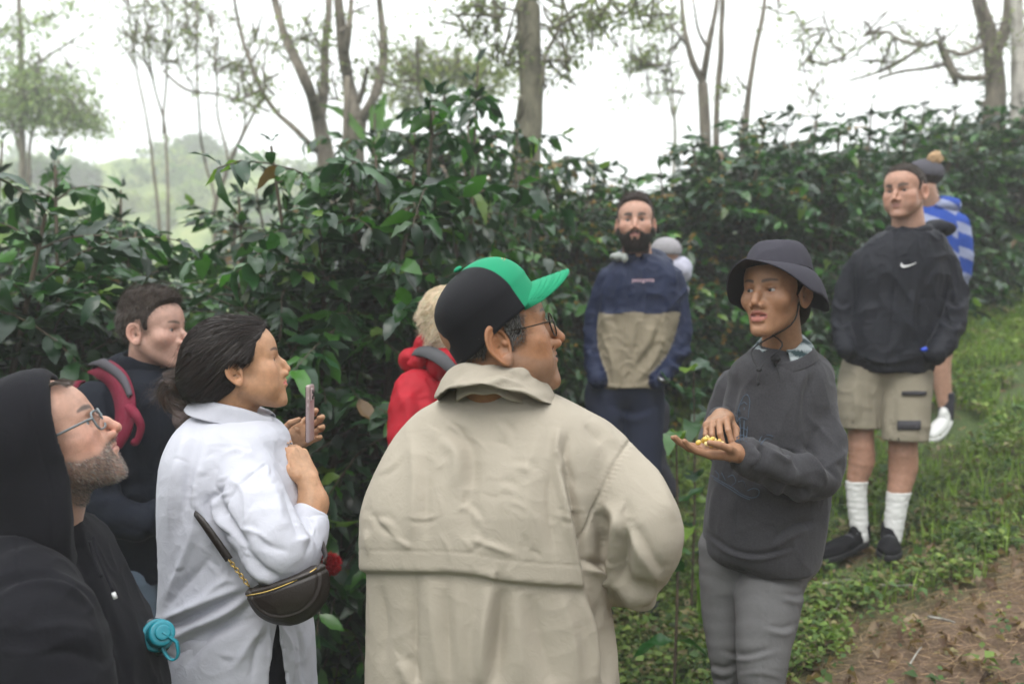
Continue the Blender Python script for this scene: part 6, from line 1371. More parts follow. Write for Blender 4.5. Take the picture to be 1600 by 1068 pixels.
    st = strap([P(148, 580, 2.98), P(165, 578, 2.84), P(186, 596, 2.72), P(197, 630, 2.665), P(194, 668, 2.64), P(182, 695, 2.64)], [.022, .034, .036, .034, .030, .022], .007, RED, 'shoulder_strap')
    strap([P(146, 575, 2.985), P(168, 571, 2.84), P(196, 592, 2.715), P(209, 620, 2.665)], [.012, .014, .012, .006], .006, GY, 'strap_edging', st, .012)
    strap([P(200, 634, 2.64), P(214, 650, 2.62), P(221, 668, 2.62), P(214, 690, 2.63), P(207, 688, 2.63)], [.012, .013, .012, .010, .008], .004, RED, 'chest_strap')
    strap([P(125, 600, 3.05), P(112, 606, 3.0), P(104, 640, 2.99)], [.02, .03, .03], .01, RED, 'shoulder_strap')
    rebase(rk)
def person_red():
    REDJ = cloth('red_shell', (.34, .010, .020), .6, 900, .06, .15, 22, .08)
    root = person('blond person in red rain jacket, half hidden behind the capped man', (-.24, 2.95, G(-.24, 2.95)))
    h = Head(P(711, 503, 2.92), (.86, .50, .02), sc=.96, ear=.95, jaw=.95)
    d = 2.98
    K = keys(d, .5, [(562, 668, 715, .07), (580, 645, 738, .10), (600, 630, 752, .14), (640, 622, 760, .16), (700, 625, 762, .17), (800, 628, 765, .17), (900, 625, 768, .18)])
    af = arms([[(P(650, 612, 2.85), .072), (P(640, 680, 2.80), .070), (P(650, 760, 2.82), .06), (P(700, 770, 2.95), .045)], [(P(745, 610, 3.1), .07), (P(765, 700, 3.15), .06), (P(760, 780, 3.2), .045)]])
    neck = lambda p: cone(p, h.w1(0, -.02, -.045), P(692, 590, 2.98), .052, .062)
    tt = [legf(P(672, 890, 2.92), P(672, 1060, 2.9), (-.28, 2.92, G(-.28, 2.92)+.08), (.09, .06, .05)), legf(P(715, 890, 3.05), P(715, 1060, 3.03), (-.18, 3.05, G(-.18, 3.05)+.08), (.09, .06, .05))]
    legs = lambda p: smin(tt[0](p), tt[1](p), .02); bk_eye.clear()
    FL = [('s', [(640, 600), (650, 640), (640, 700)], 8, .008), ('r', [(665, 590), (672, 640), (690, 700)], 7, .006), ('v', [(655, 580), (685, 620), (700, 680)], 7, .006), ('r', [(620, 640), (640, 620), (660, 600)], 7, .006), ('v', [(690, 570), (705, 610), (712, 650)], 7, .007)]
    g, gv, gq, v, Q = dress(root, h, K, .5, af, legs, neck, [], (.46, .26, .2), .0062, REDJ, FL, wr=((.08, .008, 3, (1, 1, .5)), (.035, .004, 9, (1, 1, 1))), blo=A(-.45, 2.7, G(-.24, 2.95)+.04), bhi=A(.1, 3.3, 0), bk=dict(red=.9), trm=TROUSER, hres=.003)
    # hood lying on the back
    hc = P(676, 557, 2.93)
    f = lambda p: smax(smin(smin(ell(p, P(658, 562, 2.93), (.068, .09, .045)), ell(p, P(692, 568, 2.87), (.05, .06, .05)), .02), ell(p, P(668, 538, 2.95), (.042, .07, .038)), .02)+.014*wrinkle(p, .05, 4)-.002, -ell(p, P(702, 515, 2.92), (.066, .07, .095)), .006)
    vh, qh = net(f, hc-.2, hc+.2, .005); mesh('hood', vh, qh, REDJ, g)
    # blond hair
    def hf(p):
        q = h.loc(p); d0 = smin(ell(q, (0, -.028, .035), (.085, .092, .087)), ell(q, (0, -.055, -.03), (.068, .048, .052)), .03)+.004*noise(q*38, 4)+.003*noise(q*90, 5)
        d0 = smax(d0, q[:, 1]-np.interp(q[:, 2], [-.08, .0, .04, .08, .13], [-.02, .0, .05, .07, .1]), .008)
        return smax(d0, -ell(q, (.085, -.004, -.004), (.028, .02, .028)), .006)*h.sc
    hv, hq = net(hf, h.H-.17, h.H+.17, .004); c = A(.46, .37, .24)*(1+.3*fbm(hv*70, 3, 4))[:, None]; hb = mesh('hair', hv, hq, HAIRB, root, np.clip(c, 0, 1))
    rs = np.random.RandomState(3); rt = sample_faces(hv, hq, np.ones(len(hq)), 6000, rs)
    fl = lambda p, t: unit(h.dirw(0, -.6, -.6)+.9*np.stack([noise(h.loc(p)*35, 1), noise(h.loc(p)*35, 2), noise(h.loc(p)*35, 3)], 1))
    hair_strands('hair_strands', hb, rt, fl(rt, 0), h, .028, 6, .001, .002, .35, fl, 0, (.0008, .0004), (.62, .52, .37), .2, 4, .4, hf)
    for x, y in ((-.3, 2.92), (-.18, 3.05)): shoe('shoe', root, (x, y, G(x, y)), (x+.2, y+.12, G(x+.2, y+.12)), BLACKSHOE, BLACKSHOE)
    rebase(root)
    GY = cloth('grey_strap', (.075, .075, .08), .8, 1300, .3); rk = thing('backpack', 'grey strapped backpack worn over the red rain jacket', 'backpack', P(640, 640, 3.12))
    cc = P(668, 680, 3.18); M = frame((.5, -.8, 0)); v, Q = net(lambda p: rbox(p, cc, (.10, .06, .16), .05, M)+.004*noise(p*20, 2), cc-.25, cc+.25, .012); mesh('pack_body', v, Q, GY, rk)
    pth, ww = smooth_path([P(630, 575, 3.0), P(640, 556, 2.93), P(660, 550, 2.84), P(682, 557, 2.79), P(700, 572, 2.77), P(716, 592, 2.78), P(724, 640, 2.8)], [.012, .020, .022, .022, .018, .016, .014], 6)
    T = unit(np.gradient(pth, axis=0)); s = unit(np.cross(T, np.tile(A(0, -.8, .6), (len(T), 1)))); v, Q = gridmesh(np.stack([pth-s*ww[:, None], pth+A(0, -.003, .004), pth+s*ww[:, None]], 1), False, .008); mesh('shoulder_strap', v, Q, GY, rk)
    rebase(rk)
def man_beard():
    root = person('tall bearded man in navy and tan jacket, hands in pockets, by the bushes', (.56, 4.05, G(.56, 4.05)))
    h = Head(P(993, 352, 4.05), (-.16, -.98, .06), sc=1.03, jaw=.97, nose=.95, browdn=.003, eyeopen=1.5, lip=.9, long=1.05, ear=1.1)
    d = 4.10
    K = keys(d, 0, [(398, 970, 1028, .07), (408, 958, 1042, .09), (424, 946, 1056, .115), (450, 938, 1062, .13), (489, 932, 1062, .135), (540, 930, 1050, .14), (585, 926, 1040, .14), (606, 930, 1034, .14)])
    af = arms([[(P(952, 438, 4.1), .055), (P(935, 490, 4.12), .054), (P(929, 545, 4.10), .050), (P(934, 592, 4.0), .042)], [(P(1048, 436, 4.1), .058), (P(1060, 490, 4.12), .056), (P(1060, 545, 4.08), .052), (P(1028, 594, 3.98), .042)]])
    neck = lambda p: cone(p, h.w1(0, -.02, -.045), P(997, 415, 4.1), .060, .07)
    tt = [legf(P(948, 620, 4.1), P(948, 770, 4.08), (.42, 4.12, G(.42, 4.12)+.08), (.10, .075, .06)), legf(P(1004, 620, 4.1), P(1006, 770, 4.08), (.63, 4.12, G(.63, 4.12)+.08), (.10, .075, .06))]
    legs = lambda p: smin(smin(tt[0](p), tt[1](p), .015), ell(p, P(976, 600, 4.1), (.16, .12, .10)), .04)
    zc = P(0, 489, 4.1)[2]; cx = P(993, 0, 4.1)[0]
    def cf(v):
        q = proj(v); tors = (np.abs(v[:, 0]-P(985, 0, 4.1)[0]) < .225)
        s_ = np.clip((489+2*np.sin(q[:, 0]*.1)-q[:, 1])/1.2+.5, 0, 1)
        arm_ = np.minimum(*[np.clip(nrm0, -1, 1) for nrm0 in (loft(v, K, 0, 2.3)*0+1, loft(v, K, 0, 2.3)*0+1)])
        onarm = (af(v) < loft(v, K, 0, 2.3)+.004)
        t = np.where(onarm, 1, s_)[:, None]
        return A(.011, .017, .045)*t+A(.235, .20, .14)*(1-t)
    TWO = cloth('two_tone_shell', (1, 1, 1), .6, 900, .05, .12, 22, .1, vcol=True)
    FL = [('g', [(985, 405), (978, 500), (968, 608)], 2.0, .005), ('r', [(940, 520), (955, 560), (960, 600)], 5, .010), ('v', [(1000, 500), (995, 540), (980, 590)], 6, .010), ('s', [(1030, 500), (1015, 540), (985, 580)], 6, .012), ('r', [(1040, 520), (1020, 565), (990, 600)], 5, .010), ('v', [(1045, 550), (1020, 585), (1000, 602)], 4, .008),
        ('s', [(960, 430), (950, 470), (955, 520)], 6, .010), ('r', [(1035, 430), (1040, 480), (1030, 530)], 6, .009), ('v', [(1010, 430), (1005, 460), (1000, 488)], 6, .006), ('s', [(1050, 540), (1065, 550), (1078, 540)], 5, .012), ('s', [(1045, 560), (1060, 572), (1072, 565)], 5, .012), ('s', [(920, 545), (930, 555), (940, 550)], 4, .010), ('r', [(1060, 470), (1070, 500), (1072, 530)], 5, .008), ('v', [(935, 440), (928, 490), (922, 540)], 5, .007), ('r', [(935, 600), (985, 605), (1030, 592)], 3, .005)]
    bk_eye.clear()
    g, gv, gq, v, Q = dress(root, h, K, 0, af, legs, neck, [], (.44, .25, .18), .0062, TWO, FL, wr=((.09, .010, 3, (1, 1, .6)), (.04, .005, 9, (1, 1, 1))), blo=A(.2, 3.8, G(.5, 4.1)+.04), bhi=A(.95, 4.4, 0), bk=dict(stub=1, stubcol=(.018, .012, .010), red=.6, lips=(.42, .17, .15), browc=(.02, .013, .01), browth=.0075), trm=cloth('navy_trousers', (.018, .023, .045), .8, 700, .15, .15), hres=.0026, colf=cf, hollow=P(0, 585, 4.1)[2],
        tfold=[('s', [(960, 640), (990, 650), (1020, 640)], 5, .008), ('v', [(975, 640), (975, 700), (975, 760)], 5, .010)])
    beard(h, root, v, Q, 9000, .013, (.022, .014, .011), w=(.0013, .0006), dirl=(0, .45, -.85))
    shorthair(h, root, .094, .0, .0015, (.035, .026, .022), (.06, .04, .03), 4500, .014, topk=.020)
    v_, q_ = band(P(994, 405, 4.10), (.074, .078), resmooth([(-.002, -.02), (-.002, .022), (.004, .032), (.012, .02), (.016, -.01)], 3), .004, a0=math.radians(-80), a1=math.radians(260), n=50, Rm=frame((0, -1, -.25))@rotz(math.pi), zf=lambda a, j: .004*np.sin(3*a)); mesh('collar', v_, q_, NAVY, g)
    GL = cloth('grey_lining', (.30, .32, .30), .7, 500, .2); vh, qh = net(lambda p: smin(ell(p, P(968, 401, 4.04), (.045, .035, .022)), ell(p, P(976, 403, 3.99), (.015, .018, .020)), .01)+.004*noise(p*60, 2), P(968, 401, 4.0)-.1, P(970, 401, 4.0)+.1, .005); mesh('hood_lining', vh, qh, GL, g)
    vh, qh = net(lambda p: smin(ell(p, P(1010, 402, 4.22), (.10, .07, .045)), ell(p, P(1035, 410, 4.17), (.05, .06, .03)), .02)+.006*noise(p*30, 2), P(1010, 402, 4.2)-.2, P(1010, 402, 4.2)+.2, .007); mesh('hood', vh, qh, NAVY, g)
    textmesh('patagonia', P(1005, 440, 3.945), .0185, plain('logo_thread', (.50, .34, .38), .7), g, 'chest_logo', (-.06, -1, .12))
    wc = P(1037, 592, 3.94); v_, q_ = band(wc, (.030, .026), [(0, -.008), (0, .008)], .003, n=24, Rm=frame((.4, -.5, -.3))); mesh('watch', v_, q_, plain('watch_metal', (.25, .25, .26), .3, 1), root)
    for x in (.42, .63): shoe('shoe', root, (x, 4.12, G(x, 4.12)), (x-.02, 3.86, G(x, 3.86)), BLACKSHOE, BLACKSHOE)
    rebase(root)
def textmesh(txt, loc, size, mat, parent, name, nrm_, bold=0):
    cu = bpy.data.curves.new(name, 'FONT'); cu.body = txt; cu.size = size*1.4; cu.align_x = 'CENTER'; cu.extrude = .0006; cu.offset = bold
    o = bpy.data.objects.new(name, cu); COL.objects.link(o); bpy.context.view_layer.update()
    me = bpy.data.meshes.new_from_object(o.evaluated_get(bpy.context.evaluated_depsgraph_get())); bpy.data.objects.remove(o)
    z = unit(nrm_); x = unit(np.cross(A(0, 0, 1), z)); y = np.cross(z, x)
    v = np.array([q.co[:] for q in me.vertices])@np.stack([x, y, z], 0)+A(*loc)
    me.vertices.foreach_set('co', v.astype(np.float32).ravel()); me.materials.clear(); me.materials.append(mat); me.update(); me.name = name
    return link(bpy.data.objects.new(name, me), parent)
def person_grey_cap():
    root = person('person in pale hooded top and grey cap, hidden behind the tall bearded man', (.95, 4.9, G(.95, 4.9)))
    h = Head(P(1040, 402, 4.9), (-.55, .80, .1), sc=.84)
    K = keys(4.95, 0, [(436, 1010, 1056, .07), (445, 996, 1072, .11), (465, 985, 1074, .12), (520, 984, 1050, .12), (600, 985, 1034, .12), (640, 985, 1030, .12)])
    af = arms([[(P(1000, 465, 4.95), .055), (P(994, 530, 4.95), .05), (P(996, 600, 4.9), .04)], [(P(1046, 465, 4.95), .05), (P(1026, 530, 4.98), .045), (P(1016, 590, 4.9), .04)]])
    neck = lambda p: cone(p, h.w1(0, -.02, -.045), P(1034, 450, 4.95), .052, .062)
    tt = [legf(P(1012, 640, 4.95), P(1012, 720, 4.95), (.72, 4.95, G(.72, 4.95)+.08), (.08, .06, .05)), legf(P(1024, 640, 4.95), P(1024, 720, 4.95), (.88, 4.95, G(.88, 4.95)+.08), (.08, .06, .05))]
    legs = lambda p: smin(tt[0](p), tt[1](p), .02); bk_eye.clear()
    PL = cloth('pale_lilac_fleece', (.42, .42, .50), .9, 500, .2)
    g, *_ = dress(root, h, K, 0, af, legs, neck, [], (.42, .25, .18), .009, PL, None, blo=A(.6, 4.7, G(.9, 4.9)+.04), bhi=A(1.2, 5.2, 0), bk=dict(), trm=TROUSER, hres=.004)
    GC = cloth('grey_cap', (.26, .25, .26), .85, 900, .2)
    vh, qh = net(lambda p: smax(h.skull(h.loc(p))*h.sc-.009, .02-h.loc(p)[:, 2], .004), h.H-.15, h.H+.17, .005); cp = mesh('cap', vh, qh, GC, root)
    vh, qh = net(lambda p: ell(h.loc(p), (0, .12, .045), (.062, .06, .008)), h.H-.2, h.H+.22, .004); mesh('cap_brim', vh, qh, GC, cp)
    vh, qh = net(lambda p: smax(ell(p, P(1060, 422, 4.9), (.075, .09, .080)), -ell(p, P(1036, 400, 4.9), (.065, .08, .07)), .01)+.005*noise(p*30, 2), P(1052, 425, 4.9)-.2, P(1052, 425, 4.9)+.2, .006); mesh('hood', vh, qh, PL, g)
    for x in (.72, .88): shoe('shoe', root, (x, 5.0, G(x, 5.0)), (x-.1, 5.2, G(x, 5.2)), BLACKSHOE, BLACKSHOE)
    rebase(root)
def woman_hat():
    SW = cloth('charcoal_sweatshirt', (.040, .039, .043), .95, 260, .35, .1, 20, .35, sheen=.1); JE = cloth('grey_denim', (.125, .123, .124), .85, 800, .3, .1, 30, .22)
    root = person('woman in dark sun hat and charcoal sweatshirt picking at yellow cherries in her palm', (.66, 2.42, G(.66, 2.42)))
    h = Head(P(1213, 462, 2.36), (-.71, -.70, .04), roll=0, sc=.98, mouth=.0095, nose=.85, nosew=1.1, lip=1.2, jaw=.86, brow=.6, cheek=1.0, eyeopen=1.1, long=1.06, chin=.9)
    d = 2.46; yaw = .55
    K = keys(d, yaw, [(540, 1178, 1262, .06), (552, 1166, 1278, .08), (572, 1146, 1296, .115), (605, 1140, 1302, .135), (660, 1130, 1306, .14), (720, 1117, 1302, .145), (790, 1106, 1294, .15), (835, 1103, 1282, .155), (866, 1104, 1274, .155), (884, 1118, 1262, .15)])
    af = arms([[(P(1262, 622, 2.44), .058), (P(1285, 690, 2.38), .060), (P(1274, 744, 2.32), .060), (P(1220, 734, 2.24), .052), (P(1165, 712, 2.19), .045)], [(P(1152, 610, 2.58), .065), (P(1128, 670, 2.60), .055), (P(1122, 690, 2.50), .05), (P(1128, 658, 2.38), .038)]])
    neck = lambda p: cone(p, h.w1(0, -.025, -.045), P(1224, 575, 2.46), .047, .058)
    tt = [smooth_path([P(1142, 860, 2.48), P(1131, 930, 2.48), P(1134, 1000, 2.46), P(1140, 1065, 2.46), P(1138, 1150, 2.5), (.57, 2.50, G(.57, 2.5)+.07)], [.088, .063, .053, .043, .047, .043], 3), smooth_path([P(1206, 855, 2.50), P(1200, 930, 2.40), P(1192, 1010, 2.34), P(1188, 1080, 2.33), P(1186, 1150, 2.44), (.68, 2.44, G(.68, 2.44)+.07)], [.114, .088, .069, .055, .052, .043], 3)]
    legs = lambda p: smin(smin(tube(p, *tt[0], .003), tube(p, *tt[1], .003), .004), ell(p, P(1194, 868, 2.53), (.158, .13, .09)), .03)
    # palm-up hand and picking hand
    hl = hand(P(1150, 708, 2.175), (-.86, -.22, .10), (-.05, .22, -.97), False, .93, curl=((.22, .25, .2), (.20, .25, .2), (.12, .22, .2), (.02, .2, .15)), spread=(.12, .03, -.05, -.14), thumb=((.55, .70, -.45), (.15, .95, -.25), (-.1, 1, -.1)))
    hr = hand(P(1127, 652, 2.305), (-.34, -.86, -.10), (-.30, -.02, .95), True, .92, curl=((.55, .75, .35), (.6, .8, .35), (.6, .9, .5), (.6, 1.0, .7)), thumb=((.40, .62, -.68), (-.05, .80, -.60)))
    fore = lambda p: np.minimum(tube(p, [P(1190, 722, 2.2), P(1150, 708, 2.175)], [.03, .025], .01), tube(p, [P(1128, 660, 2.42), P(1127, 652, 2.305)], [.028, .025], .01))
    hands = [lambda p: smin(np.minimum(hl(p), hr(p)), fore(p), .008)]
    CL = [('s', [(700, 600), (640, 700), (620, 900)], 22, .009), ('v', [(540, 620), (600, 700), (610, 850)], 30, .007), ('r', [(360, 700), (330, 800), (320, 900)], 26, .006)]
    FL = pxl(CL, 1040, 370, .337)
    C2 = [('s', [(245, 30), (265, 70), (240, 130)], 14, .008), ('s', [(330, 50), (350, 90), (320, 140)], 16, .010), ('r', [(390, 60), (470, 110), (480, 60)], 14, .007), ('v', [(440, 60), (500, 90), (520, 150)], 16, .009), ('r', [(500, 60), (580, 110), (640, 200)], 20, .009), ('v', [(560, 60), (640, 130), (690, 190)], 16, .008), ('s', [(330, 190), (450, 250), (570, 260)], 24, .010), ('r', [(560, 400), (480, 430), (400, 490)], 24, .008), ('v', [(590, 370), (500, 390), (410, 440)], 20, .009), ('r', [(170, 200), (150, 300), (140, 400)], 24, .006), ('v', [(250, 290), (240, 400), (270, 480)], 24, .005), ('s', [(130, 430), (230, 500), (350, 520), (480, 490)], 10, .006), ('r', [(640, 130), (690, 100), (720, 60)], 14, .006)]
    FL += [(k_, p_, w_*.85, a_*1.6) for k_, p_, w_, a_ in pxl(C2, 1060, 680, .3632)]
    FL += [('g', [(1250, 560), (1266, 600), (1272, 650), (1262, 700)], 1.8, .0022), ('r', [(1262, 650), (1290, 680), (1308, 700)], 6, .007), ('v', [(1250, 690), (1280, 715), (1305, 725)], 6, .008), ('s', [(1150, 590), (1142, 630), (1135, 680)], 6, .006), ('r', [(1240, 600), (1225, 650), (1215, 690)], 8, .005)]
    bk_eye.clear(); bk_eye.update(look=(.30, 1, .03), iris=(.03, .018, .012))
    g, gv, gq, v, Q = dress(root, h, K, yaw, af, legs, neck, hands, (.30, .155, .085), .0048, SW, FL, topname='sweatshirt', blo=A(.42, 2.2, G(.66, 2.42)+.05), bhi=A(.95, 2.75, 0), bk=dict(red=.2, lips=(.33, .11, .09), browc=(.03, .02, .015), browth=.0036), trm=JE, tname='jeans', hres=.0021, hollow=P(0, 862, 2.46)[2], wr=((.12, .006, 3, (1, 1, .6)), (.05, .0025, 9, (1, 1, 1))), legres=.0055,
        tfold=[('s', [(1130, 1020), (1165, 1026), (1210, 1015)], 4, .006), ('s', [(1110, 1040), (1130, 1048), (1150, 1040)], 4, .006), ('g', [(1200, 890), (1195, 960), (1190, 1060)], 2, .002), ('v', [(1140, 900), (1150, 890), (1175, 885)], 4, .006), ('e', [(1238, 880), (1240, 905), (1262, 915)], 2, .003), ('s', [(1200, 980), (1225, 985), (1240, 978)], 4, .006), ('s', [(1220, 930), (1245, 935), (1255, 930)], 4, .006), ('s', [(1110, 1062), (1130, 1066), (1145, 1060)], 3, .005), ('r', [(1150, 1055), (1190, 1050), (1225, 1060)], 4, .005)],
        bparts=[(P(1095, 745, 2.0)-(.12, -.02, .03), P(1155, 630, 2.42)+(.0, 0, .02), .0021)])
    hcup = hl.W+hl.M@A(0, .10, -.03)
    # ribbed cuffs, neck band and hem
    for nm, a_, b_, r_ in (('cuff', P(1172, 715, 2.20), P(1152, 708, 2.178), .034), ('cuff', P(1128, 662, 2.42), P(1127, 656, 2.34), .033)):
        Mx = frame(np.cross(unit(b_-a_), A(0, 1, .3)), unit(b_-a_)); v_, q_ = band((a_+b_)/2, (r_, r_), resmooth([(.004, -.030), (.0045, -.01), (.002, .012), (-.004, .022), (-.007, .016)], 3), .003, n=72, Rm=Mx, rf=lambda a, j: .0007*np.sin(a*36)); mesh(nm, v_, q_, SW, g)
    Rn = frame((-.45, -.85, -.38))
    v_, q_ = band(P(1219, 555, 2.425), (.078, .088), resmooth([(-.004, .008), (.002, .012), (.010, .004), (.018, -.010)], 3), .003, n=90, Rm=Rn, rf=lambda a, j: .0006*np.sin(a*45)); mesh('neck_band', v_, q_, SW, g)
    # checked shirt collar
    CK = cloth('checked_cotton', (1, 1, 1), .8, 1200, .1, .1, 20, .05, vcol=True)
    def ck(v):
        q = (v-h.H)@frame((-.45, -.85, 0)); a = np.arctan2(q[:, 0], q[:, 1])*.075/.016; b = q[:, 2]/.016
        s_ = (np.sin(a*math.pi) > 0).astype(float)+(np.sin(b*math.pi) > 0)
        return A(.40, .44, .45)*(1-s_[:, None]*.5)+A(.03, .055, .06)*s_[:, None]*.5
    pr = resmooth([(-.018, -.006), (-.017, .016), (-.010, .022), (.004, .006), (.014, -.008)], 5)
    v_, q_ = band(P(1221, 548, 2.43), (.070, .078), pr, .002, a0=math.radians(118), a1=math.radians(422), n=120, Rm=Rn, zf=lambda a, j: .010*(-np.sin(a))*.4+.002*np.sin(7*a)+.004); mesh('shirt_collar', v_, q_, CK, root, ck(v_))
    # sun hat
    hat = thingc('sun_hat', root); HT = cloth('slate_felt', (.038, .036, .046), .9, 500, .2, .1, 20, .15); Rh = frame((-.70, -.68, .20), roll=5); hc = h.w1(0, -.008, .060)
    a = np.linspace(0, 2*math.pi, 96, endpoint=False)
    prof = [(0.0005, .086), (.03, .083), (.056, .072), (.073, .050), (.083, .024), (.088, .0)]; pc = np.array(resmooth(prof, 5)); G_ = np.zeros((96, len(pc), 3))
    for j, (r_, z_) in enumerate(pc):
        k_ = 1+.12*np.abs(np.sin(a)); dent = -.010*np.exp(-(r_/.03)**2)*1.0
        G_[:, j] = np.stack([r_*.97*np.cos(a), r_*k_*np.sin(a), z_+dent+.004*np.sin(a*2+1)*min(1, r_/.05)+0*a], 1)
    v_, q_ = gridmesh((G_.reshape(-1, 3)@Rh.T+hc).reshape(G_.shape), True, .003); n_ = vnorm(v_, q_); v_ = v_+n_*(.003*wrinkle(v_, .06, 5))[:, None]; mesh('crown', v_, q_, HT, hat)
    t = np.linspace(0, 1, 14); G_ = np.zeros((96, 14, 3))
    for j, tt_ in enumerate(t):
        r_ = .088+.078*tt_*(1-.22*tt_); side = np.cos(a); fr = np.sin(a)
        k_ = 1+.12*np.abs(fr)
        droop = -(.006+.050*(-fr).clip(0, 1)+.068*np.abs(side)**1.3-.004*fr.clip(0, 1))*tt_**1.25-.004*np.sin(5*a)*tt_
        rr = r_*(1-.17*np.abs(side)*tt_)
        G_[:, j] = np.stack([rr*.97*np.cos(a), rr*k_*np.sin(a), droop], 1)
    v_, q_ = gridmesh((G_.reshape(-1, 3)@Rh.T+hc).reshape(G_.shape), True, .003); mesh('brim', v_, q_, HT, hat)
    # dark hair behind under the hat
    def hf(p):
        q = h.loc(p); d0 = smin(h.skull(q)-.003, ell(q, (0, -.08, -.03), (.055, .04, .055)), .03)
        d0 = smax(d0, q[:, 1]-np.interp(q[:, 2], [-.09, -.02, .0, .05, .08, .12], [-.03, -.02, .012, .035, .07, .08]), .006); return smax(d0, -ell(q*A(1, 1, 1), (.083, -.006, -.004), (.022, .02, .03)), .005)*h.sc
    hv, hq = net(hf, h.H-.16, h.H+.16, .004); mesh('hair', hv, hq, HAIRB, root, np.clip(A(.012, .009, .008)*(1+.4*fbm(hv*80, 2))[:, None], 0, 1))
    CB = plain('black_cord', (.012, .012, .014), .7); e1 = h.w1(-.068, .004, -.02); k1 = P(1186, 577, 2.30)
    e2 = h.w1(.064, .004, -.02)
    tubes('chin_cord', [([e2, h.w1(.060, .022, -.07), P(1222, 535, 2.335), P(1200, 560, 2.31), k1], [.0021]*5), ([e1, h.w1(-.055, .02, -.08), P(1176, 545, 2.34), k1], [.0021]*4), ([k1, P(1184, 590, 2.295), P(1184, 600, 2.295)], [.0026]*3)], CB, hat, 6, 5)
    v_, q_ = net(lambda p: smin(ell(p, k1, (.008, .007, .006)), ell(p, P(1184, 598, 2.295), (.0045, .0045, .008)), .002), k1-.045, k1+.03, .002); mesh('cord_toggle', v_, q_, CB, hat)
    # printed design: fine blue line drawing on the chest, made of thin flat strokes
    PR = plain('faded_blue_print', (.055, .085, .125), .9); st = []; rs = np.random.RandomState(3)
    def onsurf(pts, off=.0016):
        out = []; pr_ = proj(gv); nn_ = vnorm(gv, gq); fr = np.where(nn_[:, 1] < .1)[0]
        for x, y in pts:
            dd = (pr_[fr, 0]-x)**2+(pr_[fr, 1]-y)**2; c_ = fr[np.argsort(dd)[:12]]; i = c_[np.argmin(gv[c_, 1])]; dd0 = gv[i, 1]
            out.append(P(x, y, dd0)+nn_[i]*off)
        return smooth_path(out, None, 3)[0]
    S = [[(1168, 616), (1162, 620), (1154, 640), (1150, 665), (1152, 690)], [(1168, 616), (1172, 625), (1170, 645), (1168, 670), (1166, 690)], [(1158, 632), (1163, 628), (1168, 632)], [(1150, 660), (1158, 652), (1168, 655)], [(1152, 672), (1160, 668), (1168, 672)], [(1151, 684), (1160, 680), (1167, 684)], [(1156, 640), (1157, 660), (1158, 688)], [(1163, 636), (1163, 660), (1162, 688)], [(1186, 690), (1190, 682), (1200, 679), (1208, 681)], [(1188, 694), (1196, 686), (1206, 686)],
        [(1112, 742), (1128, 752), (1146, 762), (1160, 772), (1174, 777), (1184, 774), (1186, 766), (1178, 762), (1168, 766)], [(1118, 735), (1124, 742), (1122, 748)], [(1128, 738), (1134, 750)], [(1138, 745), (1146, 742), (1150, 752), (1144, 758)], [(1154, 752), (1162, 750), (1166, 760)], [(1116, 748), (1136, 760), (1158, 774), (1172, 780)]]
    for s_ in S:
        pth = onsurf(s_); st.append((pth, np.full(len(pth), .0011)))
    v_, q_ = joinm([tubemesh(p_, r_, 4, 1, smooth=False) for p_, r_ in st]); mesh('printed_drawing', v_, fixq(q_), PR, g)
    for x, y in ((.57, 2.50), (.68, 2.44)): shoe('shoe', root, (x+.02, y+.05, G(x, y)), (x-.10, y-.17, G(x-.1, y-.17)), BLACKSHOE, BLACKSHOE)
    rebase(root)
    mc = P(1212, 560, 2.325); mic = thing('lapel_microphone', 'small black foam lapel microphone clipped below the checked collar', 'microphone', mc)
    v_, q_ = net(lambda p: smin(ell(p, mc, (.0125, .0125, .0115))+.0012*noise(p*400, 2), ell(p, mc-A(0, 0, .012), (.004, .004, .009)), .003), mc-.03, mc+.02, .0018); mesh('foam_cover', v_, q_, plain('black_foam', (.008, .008, .009), .95), mic)
    tubes('cable', [([mc-A(0, 0, .014), mc-A(-.01, .0, .05), mc-A(-.02, -.02, .1)], [.0012]*3)], CB, mic, 6); rebase(mic)
    return hl, hr
def cherries(hl):
    c0 = hl.W+hl.M@(A(0, .080, -.020)*.93); rs = np.random.RandomState(6); nrm_ = -hl.M[:, 2]; k = 0; YL = plain('cherry_skin_yellow', (.62, .42, .08), .35, spec=.5); YL2 = plain('cherry_skin_pale', (.68, .56, .24), .35); placed = []
    for i in range(400):
        if k >= 15: break
        q = A(rs.uniform(-.024, .024), rs.uniform(-.034, .034), 0); lv = 0 if k < 11 else 1
        if lv: q *= .5
        p = c0+hl.M@q+nrm_*(.002+.009*lv)
        if any(np.linalg.norm(p-o) < .0118 for o in placed): continue
        placed.append(p); r = rs.uniform(.0058, .0070)
        o = thing('coffee_cherry', 'yellow coffee cherry in the open palm of the woman in the sun hat', 'coffee cherry', p, 'yellow coffee cherries in the palm')
        ax = unit(rs.normal(size=3)); R_ = frame(ax); v, Q = net(lambda x: ell(x, p, (r*.9, r*1.1, r*.9), R_), p-.011, p+.011, .0016, 1); mesh('cherry_skin', v, Q, YL if k % 3 else YL2, o)
        e = p+ax*r*1.08; tubes('stalk_scar', [([e, e+ax*.0012], [.0016, .0011])], plain('scar', (.12, .09, .04), .8), o, 6); rebase(o); k += 1
